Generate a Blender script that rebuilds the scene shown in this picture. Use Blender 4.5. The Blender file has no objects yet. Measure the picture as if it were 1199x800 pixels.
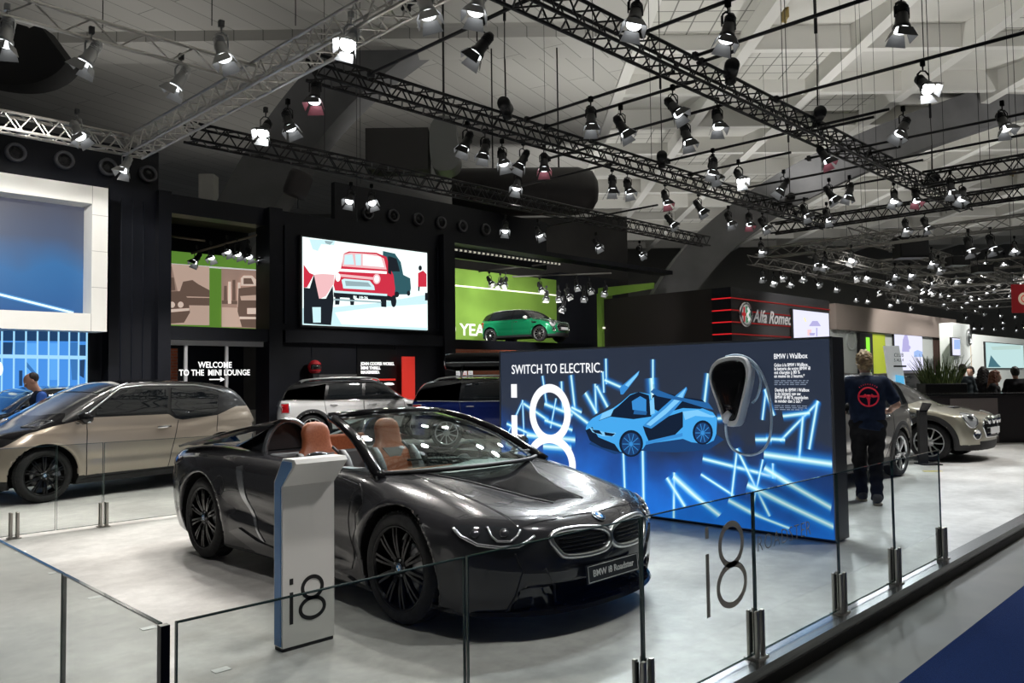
import bpy, bmesh, math, random
import numpy as np
from mathutils import Vector, Matrix, Euler
from mathutils.bvhtree import BVHTree
from mathutils.geometry import delaunay_2d_cdt, tessellate_polygon
PI = math.pi
random.seed(7)
S = bpy.context.scene
COL = S.collection
V = Vector
# ---------------------------------------------------------------- camera
F_PX, YAW, PITCH, ROLL, CAM_H = 936.45, 0.779505, 0.0450917, -0.0123509, 1.5421
_F = V((math.cos(YAW), math.sin(YAW), 0)); RT = V((math.sin(YAW), -math.cos(YAW), 0))
FW = _F.copy()
_Fp = _F * math.cos(PITCH) + V((0, 0, math.sin(PITCH)))
_Up = -_F * math.sin(PITCH) + V((0, 0, math.cos(PITCH)))
_r = RT * math.cos(ROLL) + _Up * math.sin(ROLL)
_u = -RT * math.sin(ROLL) + _Up * math.cos(ROLL)
CAMP = V((0, 0, CAM_H))
cam = bpy.data.cameras.new('camera'); co = bpy.data.objects.new('camera', cam); COL.objects.link(co)
cam.sensor_width = 36.0; cam.lens = F_PX / 1199.0 * 36.0; cam.clip_end = 400; cam.clip_start = 0.05
co.matrix_world = Matrix(((_r.x, _u.x, -_Fp.x, 0), (_r.y, _u.y, -_Fp.y, 0), (_r.z, _u.z, -_Fp.z, CAM_H), (0, 0, 0, 1)))
S.camera = co

def ray(px, py):
    return (_r * (px - 599.5) - _u * (py - 400.0) + _Fp * F_PX).normalized()
def on_z(px, py, z=0.0):
    d = ray(px, py); return CAMP + d * ((z - CAM_H) / d.z)
def on_x(px, py, x):
    d = ray(px, py); return CAMP + d * (x / d.x)
def on_y(px, py, y):
    d = ray(px, py); return CAMP + d * (y / d.y)
def on_d(px, py, dist):                     # at a depth in front of the lens
    d = ray(px, py); return CAMP + d * (dist / d.dot(_F))
def on_plane(px, py, p0, n):
    d = ray(px, py); return CAMP + d * ((p0 - CAMP).dot(n) / d.dot(n))

# ---------------------------------------------------------------- materials
MATS = {}
def mat(name, col=(.5, .5, .5), rough=.5, metal=0., emis=None, estr=1., coat=0., spec=.5, trans=0., ior=1.45, aniso=0., sheen=0.):
    if name in MATS: return MATS[name]
    m = bpy.data.materials.new(name); m.use_nodes = True
    b = m.node_tree.nodes['Principled BSDF']
    b.inputs['Base Color'].default_value = (*col, 1); b.inputs['Roughness'].default_value = rough
    b.inputs['Metallic'].default_value = metal; b.inputs['Coat Weight'].default_value = coat
    b.inputs['Coat Roughness'].default_value = .03
    b.inputs['Specular IOR Level'].default_value = spec; b.inputs['IOR'].default_value = ior
    b.inputs['Transmission Weight'].default_value = trans
    if emis is not None:
        b.inputs['Emission Color'].default_value = (*emis, 1); b.inputs['Emission Strength'].default_value = estr
    MATS[name] = m
    return m
def nodes(m):
    return m.node_tree.nodes, m.node_tree.links, m.node_tree.nodes['Principled BSDF']
def noise_col(m, c1, c2, scale=3., detail=6., coords='Object', lo=.35, hi=.65, bump=0., stretch=(1, 1, 1), rough=None):
    n, l, b = nodes(m)
    tc = n.new('ShaderNodeTexCoord'); mp = n.new('ShaderNodeMapping'); mp.inputs['Scale'].default_value = stretch
    l.new(tc.outputs[coords], mp.inputs[0])
    t = n.new('ShaderNodeTexNoise'); t.inputs['Scale'].default_value = scale; t.inputs['Detail'].default_value = detail
    l.new(mp.outputs[0], t.inputs['Vector'])
    r = n.new('ShaderNodeValToRGB'); r.color_ramp.elements[0].position = lo; r.color_ramp.elements[1].position = hi
    r.color_ramp.elements[0].color = (*c1, 1); r.color_ramp.elements[1].color = (*c2, 1)
    l.new(t.outputs['Fac'], r.inputs[0]); l.new(r.outputs[0], b.inputs['Base Color'])
    if bump:
        bp = n.new('ShaderNodeBump'); bp.inputs['Strength'].default_value = bump; bp.inputs['Distance'].default_value = .01
        l.new(t.outputs['Fac'], bp.inputs['Height']); l.new(bp.outputs[0], b.inputs['Normal'])
    if rough:
        mr = n.new('ShaderNodeMapRange'); mr.inputs[3].default_value = rough[0]; mr.inputs[4].default_value = rough[1]
        l.new(t.outputs['Fac'], mr.inputs[0]); l.new(mr.outputs[0], b.inputs['Roughness'])
    return m
def glassmat(name, tint, fac=1.0, refl=(1, 1, 1)):
    """clear architectural glass: sees straight through, mirrors by angle"""
    if name in MATS: return MATS[name]
    m = bpy.data.materials.new(name); m.use_nodes = True
    n = m.node_tree.nodes; l = m.node_tree.links; n.clear()
    o = n.new('ShaderNodeOutputMaterial'); mx = n.new('ShaderNodeMixShader')
    t = n.new('ShaderNodeBsdfTransparent'); t.inputs[0].default_value = (*tint, 1)
    g = n.new('ShaderNodeBsdfGlossy'); g.inputs['Roughness'].default_value = 0.0; g.inputs[0].default_value = (*refl, 1)
    fr = n.new('ShaderNodeFresnel'); fr.inputs[0].default_value = 1.45
    k = n.new('ShaderNodeMath'); k.operation = 'MULTIPLY'; k.inputs[1].default_value = fac
    ge = n.new('ShaderNodeNewGeometry'); iv = n.new('ShaderNodeMath'); iv.operation = 'SUBTRACT'; iv.inputs[0].default_value = 1
    l.new(ge.outputs['Backfacing'], iv.inputs[1]); k2 = n.new('ShaderNodeMath'); k2.operation = 'MULTIPLY'
    l.new(fr.outputs[0], k.inputs[0]); l.new(k.outputs[0], k2.inputs[0]); l.new(iv.outputs[0], k2.inputs[1]); l.new(k2.outputs[0], mx.inputs[0])
    l.new(t.outputs[0], mx.inputs[1]); l.new(g.outputs[0], mx.inputs[2]); l.new(mx.outputs[0], o.inputs[0])
    MATS[name] = m
    return m
def emat(name, col, s=1.0):
    m = mat(name, (0.0, 0.0, 0.0), .6, emis=col, estr=s, spec=.1)
    return m

# ---------------------------------------------------------------- mesh builder
class MB:
    def __init__(self):
        self.v = []; self.f = []; self.m = []; self.sm = []
    def add(self, vs, fs, mi=0, smooth=False, M=None):
        o = len(self.v)
        self.v += [tuple(M @ V(p)) for p in vs] if M is not None else [tuple(p) for p in vs]
        for f in fs:
            self.f.append([i + o for i in f]); self.m.append(mi); self.sm.append(smooth)
        return self
    def box(self, a, b, mi=0, M=None, bev=0.0):
        x0, y0, z0 = a; x1, y1, z1 = b
        if bev <= 0:
            vs = [(x0, y0, z0), (x1, y0, z0), (x1, y1, z0), (x0, y1, z0), (x0, y0, z1), (x1, y0, z1), (x1, y1, z1), (x0, y1, z1)]
            fs = [(3, 2, 1, 0), (4, 5, 6, 7), (0, 1, 5, 4), (1, 2, 6, 5), (2, 3, 7, 6), (3, 0, 4, 7)]
            return self.add(vs, fs, mi, False, M)
        bm = bmesh.new()
        r = bmesh.ops.create_cube(bm, size=1.0)
        for q in bm.verts:
            q.co = V(((x0 + x1) / 2 + q.co.x * (x1 - x0), (y0 + y1) / 2 + q.co.y * (y1 - y0), (z0 + z1) / 2 + q.co.z * (z1 - z0)))
        bmesh.ops.bevel(bm, geom=list(bm.edges), offset=bev, segments=2, affect='EDGES', profile=.5)
        bm.verts.index_update()
        vs = [q.co.copy() for q in bm.verts]; fs = [[q.index for q in f.verts] for f in bm.faces]; bm.free()
        return self.add(vs, fs, mi, False, M)
    def tube(self, pts, r, n=8, mi=0, closed=False, M=None, caps=True, smooth=True):
        P = [V(p) for p in pts]; k = len(P)
        rs = list(r) if hasattr(r, '__len__') else [r] * k
        vs = []; up = None
        for i, p in enumerate(P):
            if closed: d = P[(i + 1) % k] - P[i - 1]
            else: d = P[min(i + 1, k - 1)] - P[max(i - 1, 0)]
            d = d.normalized() if d.length > 1e-9 else V((0, 0, 1))
            if up is None: up = V((0, 0, 1)) if abs(d.z) < .9 else V((1, 0, 0))
            a = d.cross(up)
            if a.length < 1e-4: a = d.cross(V((0.3, .5, .8)))
            a.normalize(); b = a.cross(d).normalized(); up = b
            for j in range(n):
                t = 2 * PI * (j + .5) / n
                vs.append(p + (a * math.cos(t) + b * math.sin(t)) * rs[i])
        fs = []
        for i in range(k if closed else k - 1):
            for j in range(n):
                i2 = (i + 1) % k; j2 = (j + 1) % n
                fs.append((i * n + j, i * n + j2, i2 * n + j2, i2 * n + j))
        if caps and not closed:
            fs.append(tuple(range(n - 1, -1, -1))[::-1][::-1]); fs.append(tuple((k - 1) * n + j for j in range(n)))
        return self.add(vs, fs, mi, smooth and n > 4, M)
    def lathe(self, prof, n=24, mi=0, axis='z', M=None, closed_prof=False, smooth=True, caps=True):
        vs = []
        for (r, h) in prof:
            for j in range(n):
                t = 2 * PI * j / n; c, s = r * math.cos(t), r * math.sin(t)
                vs.append({'z': (c, s, h), 'y': (c, h, s), 'x': (h, c, s)}[axis])
        fs = []; k = len(prof)
        for i in range(k if closed_prof else k - 1):
            i2 = (i + 1) % k
            for j in range(n):
                j2 = (j + 1) % n
                fs.append((i * n + j, i * n + j2, i2 * n + j2, i2 * n + j))
        if not closed_prof and caps:
            if prof[0][0] > 1e-4: fs.append(tuple(range(n)))
            if prof[-1][0] > 1e-4: fs.append(tuple((k - 1) * n + j for j in range(n)))
        return self.add(vs, fs, mi, smooth, M)
    def prism(self, poly, d0, d1, mi=0, M=None, mi_side=None):
        """polygon in local xy, extruded from z=d0 to z=d1"""
        k = len(poly)
        vs = [(x, y, d0) for x, y in poly] + [(x, y, d1) for x, y in poly]
        tris = tessellate_polygon([[V((x, y, 0)) for x, y in poly]])
        self.add(vs, [tuple(t)[::-1] for t in tris] + [tuple(i + k for i in t) for t in tris], mi, False, M)
        o = len(self.v) - 2 * k
        for i in range(k):
            j = (i + 1) % k
            self.f.append([o + i, o + j, o + k + j, o + k + i]); self.m.append(mi if mi_side is None else mi_side); self.sm.append(False)
        return self
    def flat(self, poly, d, mi=0, M=None):
        tris = tessellate_polygon([[V((x, y, 0)) for x, y in poly]])
        return self.add([(x, y, d) for x, y in poly], [tuple(t) for t in tris], mi, False, M)
    def build(self, name, mats, parent=None, loc=None, rot=None, fix=True, auto=None):
        me = bpy.data.meshes.new(name)
        me.from_pydata(self.v, [], self.f)
        ms = mats if isinstance(mats, (list, tuple)) else [mats]
        for m in ms: me.materials.append(m)
        me.polygons.foreach_set('material_index', self.m)
        me.polygons.foreach_set('use_smooth', self.sm)
        if fix:
            bm = bmesh.new(); bm.from_mesh(me); bmesh.ops.recalc_face_normals(bm, faces=bm.faces); bm.to_mesh(me); bm.free()
        if auto is not None:
            me.set_sharp_from_angle(angle=math.radians(auto))
        me.update()
        return link(name, me, parent, loc, rot)
KIDS = {}
def adopt(o, parent):
    o.parent = parent; KIDS.setdefault(parent.name, []).append(o)
def link(name, me, parent=None, loc=None, rot=None):
    o = bpy.data.objects.new(name, me); COL.objects.link(o)
    if parent: adopt(o, parent)
    if loc is not None: o.location = loc
    if rot is not None: o.rotation_euler = rot
    return o
def tag(o, label=None, cat=None, group=None, kind=None):
    if label: o['label'] = label
    if cat: o['category'] = cat
    if group: o['group'] = group
    if kind: o['kind'] = kind
    return o
def thing(name, label, cat, loc=(0, 0, 0), rz=0.0, group=None):
    o = bpy.data.objects.new(name, None); COL.objects.link(o); o.empty_display_size = .1
    o.location = loc; o.rotation_euler = (0, 0, rz)
    return tag(o, label, cat, group)
def struct(o):
    o['kind'] = 'structure'; return o
def copy_tree(o, parent=None, label=None):
    c = o.copy(); COL.objects.link(c)
    if parent: adopt(c, parent)
    if label: c['label'] = label
    for ch in list(KIDS.get(o.name, [])): copy_tree(ch, c)
    return c
def frame_of(p, zdir, up=V((0, 0, 1))):
    """matrix with local z along zdir, local y near up"""
    z = V(zdir).normalized(); x = up.cross(z)
    if x.length < 1e-5: x = V((1, 0, 0)).cross(z)
    x.normalize(); y = z.cross(x)
    return Matrix(((x.x, y.x, z.x, p[0]), (x.y, y.y, z.y, p[1]), (x.z, y.z, z.z, p[2]), (0, 0, 0, 1)))
_FONT = None
def text_mesh(s, size=.1, depth=.002, align='CENTER', bold=0., sx=1., shear=0., space=1., line=1.):
    """outlined letters in local xy as a mesh (bottom-left baseline), facing +z"""
    c = bpy.data.curves.new('lettering', 'FONT'); c.body = s; c.size = size; c.extrude = depth; c.align_x = align
    c.offset = bold; c.shear = shear; c.space_character = space; c.space_line = line; c.resolution_u = 3
    o = bpy.data.objects.new('lettering', c); COL.objects.link(o)
    bpy.context.view_layer.update()
    me = bpy.data.meshes.new_from_object(o.evaluated_get(bpy.context.evaluated_depsgraph_get()))
    bpy.data.objects.remove(o); bpy.data.curves.remove(c)
    if sx != 1.:
        for v in me.vertices: v.co.x *= sx
    return me
def text(name, s, M, size, m, parent=None, depth=.002, align='CENTER', bold=0., sx=1., **k):
    me = text_mesh(s, size, depth, align, bold, sx, **k); me.materials.append(m)
    me.name = name
    o = link(name, me, parent)
    if parent is not None:
        bpy.context.view_layer.update()
        o.matrix_world = M
        o.matrix_parent_inverse = Matrix.Identity(4)
        o.matrix_basis = parent.matrix_world.inverted() @ M
    else: o.matrix_world = M
    return o
# ---------------------------------------------------------------- smooth volumes turned into meshes
def pchip(xs, ys, xq):
    xs = np.asarray(xs, float); ys = np.asarray(ys, float); h = np.diff(xs); d = np.diff(ys) / h
    m = np.zeros_like(xs)
    for i in range(1, len(xs) - 1):
        if d[i - 1] * d[i] > 0:
            w1 = 2 * h[i] + h[i - 1]; w2 = h[i] + 2 * h[i - 1]
            m[i] = (w1 + w2) / (w1 / d[i - 1] + w2 / d[i])
    m[0] = d[0]; m[-1] = d[-1]
    i = np.clip(np.searchsorted(xs, xq) - 1, 0, len(h) - 1); t = (xq - xs[i]) / h[i]
    lo = t < 0; hi = t > 1; tc = np.clip(t, 0, 1)
    r = (ys[i] * (1 + 2 * tc) * (1 - tc) ** 2 + m[i] * h[i] * tc * (1 - tc) ** 2 + ys[i + 1] * tc * tc * (3 - 2 * tc) + m[i + 1] * h[i] * tc * tc * (tc - 1))
    return r + np.where(lo, (xq - xs[0]) * m[0], 0) + np.where(hi, (xq - xs[-1]) * m[-1], 0)
def crv(pts, sig=.04):
    pts = sorted(pts)
    xs = [q[0] for q in pts]; ys = [q[1] for q in pts]; st = .005
    g = np.arange(xs[0] - .5, xs[-1] + .5, st); v = pchip(xs, ys, g)
    if sig > 0:
        n = int(3 * sig / st); k = np.exp(-.5 * (np.arange(-n, n + 1) * st / sig) ** 2); k /= k.sum()
        v = np.convolve(np.pad(v, n, mode='reflect', reflect_type='odd'), k, 'valid')
    return lambda x: np.interp(x, g, v)
def smax(a, b, k=.03):
    h = np.maximum(k - np.abs(a - b), 0) / k
    return np.maximum(a, b) + h * h * k * .25
def smin(a, b, k=.03):
    return -smax(-a, -b, k)
def ss(a, b, x):
    t = np.clip((x - a) / (b - a), 0, 1); return t * t * (3 - 2 * t)
def surfnet(f, lo, hi, h, newton=4):
    ax = [np.arange(lo[i], hi[i] + h, h) for i in range(3)]
    F = np.broadcast_to(f(ax[0][:, None, None], ax[1][None, :, None], ax[2][None, None, :]), tuple(len(a) for a in ax)).astype(np.float32)
    ins = F < 0
    nx, ny, nz = F.shape
    c = np.zeros((nx - 1, ny - 1, nz - 1), np.int8)
    for dx in (0, 1):
        for dy in (0, 1):
            for dz in (0, 1):
                c += ins[dx:nx - 1 + dx, dy:ny - 1 + dy, dz:nz - 1 + dz]
    act = (c > 0) & (c < 8); I, J, K = np.nonzero(act)
    idx = -np.ones(act.shape, np.int64); idx[I, J, K] = np.arange(len(I))
    acc = np.zeros((len(I), 3)); cnt = np.zeros(len(I))
    cor = [(a, b, d) for a in (0, 1) for b in (0, 1) for d in (0, 1)]
    for p in cor:
        for axn in range(3):
            if p[axn] == 0:
                q = list(p); q[axn] = 1
                fa = F[I + p[0], J + p[1], K + p[2]]; fb = F[I + q[0], J + q[1], K + q[2]]
                s = (fa < 0) != (fb < 0)
                t = np.where(s, fa / np.where(s, fa - fb, 1), 0)
                pos = np.tile(np.array(p, float), (len(I), 1)); pos[:, axn] += t
                acc[s] += pos[s]; cnt[s] += 1
    P = np.stack([ax[0][I], ax[1][J], ax[2][K]], 1) + acc / cnt[:, None] * h
    quads = []
    for axn in range(3):
        A = np.moveaxis(ins, axn, 0); ch = A[1:] != A[:-1]
        ia = np.nonzero(ch)
        e = [None] * 3; oth = [a for a in range(3) if a != axn]
        e[axn] = ia[0]; e[oth[0]] = ia[1]; e[oth[1]] = ia[2]
        fl = A[:-1][ia]
        ok = (e[oth[0]] > 0) & (e[oth[1]] > 0) & (e[oth[0]] < F.shape[oth[0]] - 1) & (e[oth[1]] < F.shape[oth[1]] - 1)
        e = [q[ok] for q in e]; fl = fl[ok]
        def cell(a, b):
            g = [q.copy() for q in e]; g[oth[0]] += a; g[oth[1]] += b
            return idx[g[0], g[1], g[2]]
        q = np.stack([cell(-1, -1), cell(0, -1), cell(0, 0), cell(-1, 0)], 1)
        flip = fl if axn != 1 else ~fl
        q[~flip] = q[~flip][:, ::-1]
        quads.append(q)
    Q = np.concatenate(quads); Q = Q[(Q >= 0).all(1)]
    def grad(P, e=.004):
        g = np.zeros_like(P)
        for a in range(3):
            d = np.zeros(3); d[a] = e
            A = P + d; B = P - d
            g[:, a] = (f(A[:, 0], A[:, 1], A[:, 2]) - f(B[:, 0], B[:, 1], B[:, 2])) / (2 * e)
        return g
    for _ in range(newton):
        v = f(P[:, 0], P[:, 1], P[:, 2]); g = grad(P); gg = np.maximum((g * g).sum(1), .05)
        st = -(v / gg)[:, None] * g; ln = np.linalg.norm(st, axis=1, keepdims=True)
        P = P + st * np.minimum(1, h * .5 / np.maximum(ln, 1e-9))
    N = grad(P, .006); N /= np.maximum(np.linalg.norm(N, axis=1, keepdims=True), 1e-9)
    return P, Q, N
def mesh_np(name, P, Q, N, mats, mi=None):
    me = bpy.data.meshes.new(name); k = Q.shape[1]
    me.vertices.add(len(P)); me.vertices.foreach_set('co', P.astype(np.float32).ravel())
    me.loops.add(len(Q) * k); me.loops.foreach_set('vertex_index', Q.astype(np.int32).ravel())
    me.polygons.add(len(Q)); me.polygons.foreach_set('loop_start', np.arange(0, len(Q) * k, k, dtype=np.int32))
    me.update(calc_edges=True); me.validate()
    for m in mats: me.materials.append(m)
    if mi is not None and len(me.polygons) == len(mi): me.polygons.foreach_set('material_index', mi.astype(np.int32))
    me.polygons.foreach_set('use_smooth', np.ones(len(me.polygons), bool))
    if N is not None: me.normals_split_custom_set_from_vertices([tuple(n) for n in N])
    me.update()
    return me
class Surf:
    """a finished shell one can project outlines onto"""
    def __init__(s, P, Q, N):
        s.P, s.Q, s.N = P, Q, N
        s.bvh = BVHTree.FromPolygons([tuple(p) for p in P], [tuple(q) for q in Q])
    def cast(s, o, d, far=60.):
        h = s.bvh.ray_cast(V(o), V(d), far)
        if h[0] is None: return None
        q = s.Q[h[2]]; w = [1 / (1e-5 + (V(s.P[i]) - h[0]).length) for i in q]
        n = sum((V(s.N[i]) * a for i, a in zip(q, w)), V((0, 0, 0))).normalized()
        return h[0], n
    def near(s, p):
        h = s.bvh.find_nearest(V(p)); q = s.Q[h[2]]; w = [1 / (1e-5 + (V(s.P[i]) - h[0]).length) for i in q]
        return h[0], sum((V(s.N[i]) * a for i, a in zip(q, w)), V((0, 0, 0))).normalized()
def smooth_poly(pts, it=2, closed=True):
    P = [V(p) for p in pts]
    for _ in range(it):
        R = []
        k = len(P)
        for i in range(k if closed else k - 1):
            a, b = P[i], P[(i + 1) % k]; R += [a * .75 + b * .25, a * .25 + b * .75]
        P = R if closed else [P[0]] + R + [P[-1]]
    return P
def patch(surf, pts, name, m, parent=None, off=.004, grid=.05, rim=.012, direction=None, smooth=0, mirror=False, back=None):
    """panel cut to an outline of 3-D points, laid on the shell with a small thickness"""
    P = [V(p) for p in pts]
    if smooth: P = smooth_poly(P, smooth)
    c = sum(P, V((0, 0, 0))) / len(P)
    if direction is None:
        n = V((0, 0, 0))
        for i in range(len(P)): n += (P[i] - c).cross(P[(i + 1) % len(P)] - c)
        n.normalize()
        hn = surf.near(c)[1]
        if n.dot(hn) < 0: n = -n
    else: n = V(direction).normalized()
    up = V((0, 0, 1)) if abs(n.z) < .8 else V((1, 0, 0))
    x = up.cross(n).normalized(); y = n.cross(x)
    p2 = [V(((p - c).dot(x), (p - c).dot(y))) for p in P]
    # resample edges
    B = []
    for i in range(len(p2)):
        a, b = p2[i], p2[(i + 1) % len(p2)]; k = max(1, int((b - a).length / grid))
        B += [a + (b - a) * (j / k) for j in range(k)]
    nb = len(B); xs = [q.x for q in B]; ys = [q.y for q in B]; inner = []
    gx = np.arange(min(xs) + grid * .5, max(xs), grid); gy = np.arange(min(ys) + grid * .5, max(ys), grid)
    bx = np.array(xs); by = np.array(ys); bx2 = np.roll(bx, -1); by2 = np.roll(by, -1)
    for a in gx:
        for b in gy:
            cr = ((by > b) != (by2 > b)) & (a < (bx2 - bx) * (b - by) / np.where(by2 == by, 1e-9, by2 - by) + bx)
            if cr.sum() % 2 and np.min((bx - a) ** 2 + (by - b) ** 2) > (grid * .45) ** 2: inner.append(V((a, b)))
    r = delaunay_2d_cdt(B + inner, [(i, (i + 1) % nb) for i in range(nb)], [list(range(nb))], 1, 1e-6)
    vv, ff = r[0], r[2]
    out = []; nr = []
    for q in vv:
        w = c + x * q.x + y * q.y
        h = surf.cast(w + n * .6, -n, 1.6)
        if h is None or (h[0] - w).length > .45: h = surf.near(w)
        out.append(h[0]); nr.append(h[1])
    vs = [p + q * off for p, q in zip(out, nr)]; fs = [list(f) for f in ff]; nn = list(nr)
    # rim
    ec = {}
    for f in fs:
        for i in range(len(f)):
            e = (f[i], f[(i + 1) % len(f)]); ec[e] = 1
    bo = [e for e in ec if (e[1], e[0]) not in ec]
    low = {}
    for a, b in bo:
        for q in (a, b):
            if q not in low:
                low[q] = len(vs); vs.append(out[q] - nr[q] * rim); nn.append(nr[q])
        fs.append([b, a, low[a], low[b]])
    if mirror:
        vs = [V((p.x, -p.y, p.z)) for p in vs]; nn = [V((p.x, -p.y, p.z)) for p in nn]; fs = [f[::-1] for f in fs]
    me = bpy.data.meshes.new(name); me.from_pydata([tuple(p) for p in vs], [], fs)
    # consistent outward orientation
    f0 = me.polygons[0]
    if f0.normal.dot(nn[f0.vertices[0]]) < 0:
        me.flip_normals()
    me.materials.append(m); me.polygons.foreach_set('use_smooth', [True] * len(me.polygons))
    me.normals_split_custom_set_from_vertices([tuple(q) for q in nn]); me.update()
    return link(name, me, parent)
def strip_on(surf, pts, r, name, m, parent=None, n=6, mirror=False, closed=False, off=0., seg=.03, mb=None):
    """a bead or seam following a polyline on the shell"""
    P = [V(p) for p in pts]; R = []
    for i in range(len(P) if closed else len(P) - 1):
        a, b = P[i], P[(i + 1) % len(P)]; k = max(1, int((b - a).length / seg))
        R += [a + (b - a) * (j / k) for j in range(k)]
    if not closed: R.append(P[-1])
    R2 = []
    for p in R:
        h = surf.near(p); q = h[0] + h[1] * off
        R2.append(V((q.x, -q.y, q.z)) if mirror else q)
    b = mb or MB(); b.tube(R2, r, n, closed=closed)
    return b if mb else b.build(name, m, parent)
# ---------------------------------------------------------------- shared car pieces
M_TYRE = noise_col(mat('tyre_rubber', (.015, .015, .016), .75), (.012, .012, .013), (.022, .022, .023), 30)
M_BLKG = mat('gloss_black', (.006, .006, .007), .10, spec=.4)
M_RIMB = mat('rim_black', (.006, .006, .007), .22, spec=.35)
M_BLKM = mat('matt_black_plastic', (.02, .02, .021), .6)
M_DARK = mat('wheel_well_black', (.006, .006, .006), .9, spec=.1)
M_CHROME = mat('chrome', (.75, .76, .78), .08, 1.)
M_SILV = mat('satin_silver', (.62, .63, .64), .28, 1.)
M_STEEL = mat('brake_steel', (.35, .35, .36), .35, 1.)
M_DGLASS = mat('tinted_car_glass', (.008, .010, .012), .02, coat=1., spec=.8)
M_WHITE = mat('white_print', (.85, .85, .85), .5)
M_BLUEP = mat('badge_blue', (.02, .25, .62), .3)
M_TAIL = mat('red_lamp_lens', (.35, .006, .01), .12, coat=1., emis=(.6, .01, .01), estr=.12)
M_LAMPG = mat('lamp_glass_dark', (.03, .033, .038), .04, coat=1.)
M_LED = mat('lamp_light_bar', (.42, .43, .45), .2, .8)
def paint(name, col, metal=.6, rough=.3):
    m = mat(name, col, rough, metal, coat=1.)
    n, l, b = nodes(m)
    tc = n.new('ShaderNodeTexCoord'); t = n.new('ShaderNodeTexNoise'); t.inputs['Scale'].default_value = 900; t.inputs['Detail'].default_value = 1
    l.new(tc.outputs['Object'], t.inputs['Vector'])
    r = n.new('ShaderNodeMapRange'); r.inputs[3].default_value = rough - .02; r.inputs[4].default_value = rough + .04
    l.new(t.outputs['Fac'], r.inputs[0]); l.new(r.outputs[0], b.inputs['Roughness'])
    return m
def roundel(r=.04, parent=None, M=None, name='badge', letters=True):
    """round badge: dark ring with letters, four blue and white quarters"""
    b = MB()
    b.lathe([(r, 0), (r, .003), (r * .96, .004)], 28, 0)
    b.lathe([(r * .955, .004), (r * .62, .0045)], 28, 1)
    b.lathe([(r * .62, .0045), (r * .57, .006), (0.0005, .006)], 28, 0)
    for q in range(4):
        pts = [(0, 0)] + [(r * .56 * math.cos(PI / 2 * q + PI / 2 * j / 6), r * .56 * math.sin(PI / 2 * q + PI / 2 * j / 6)) for j in range(7)]
        b.flat(pts, .0068, 2 if q % 2 == 0 else 3)
    o = b.build(name, [M_SILV, mat('badge_ring', (.01, .05, .12), .25, coat=1.), M_WHITE, M_BLUEP], parent)
    if M is not None: o.matrix_basis = M
    if letters:
        for ch, a in (('B', 35), ('M', 0), ('W', -35)):
            t = text_mesh(ch, r * .42, .0004)
            t.materials.append(M_WHITE)
            q = link('badge_letter', t, o); q.matrix_basis = Matrix.Rotation(math.radians(a), 4, 'Z') @ Matrix.Translation((0, r * .66, .005))
    return o
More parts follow.
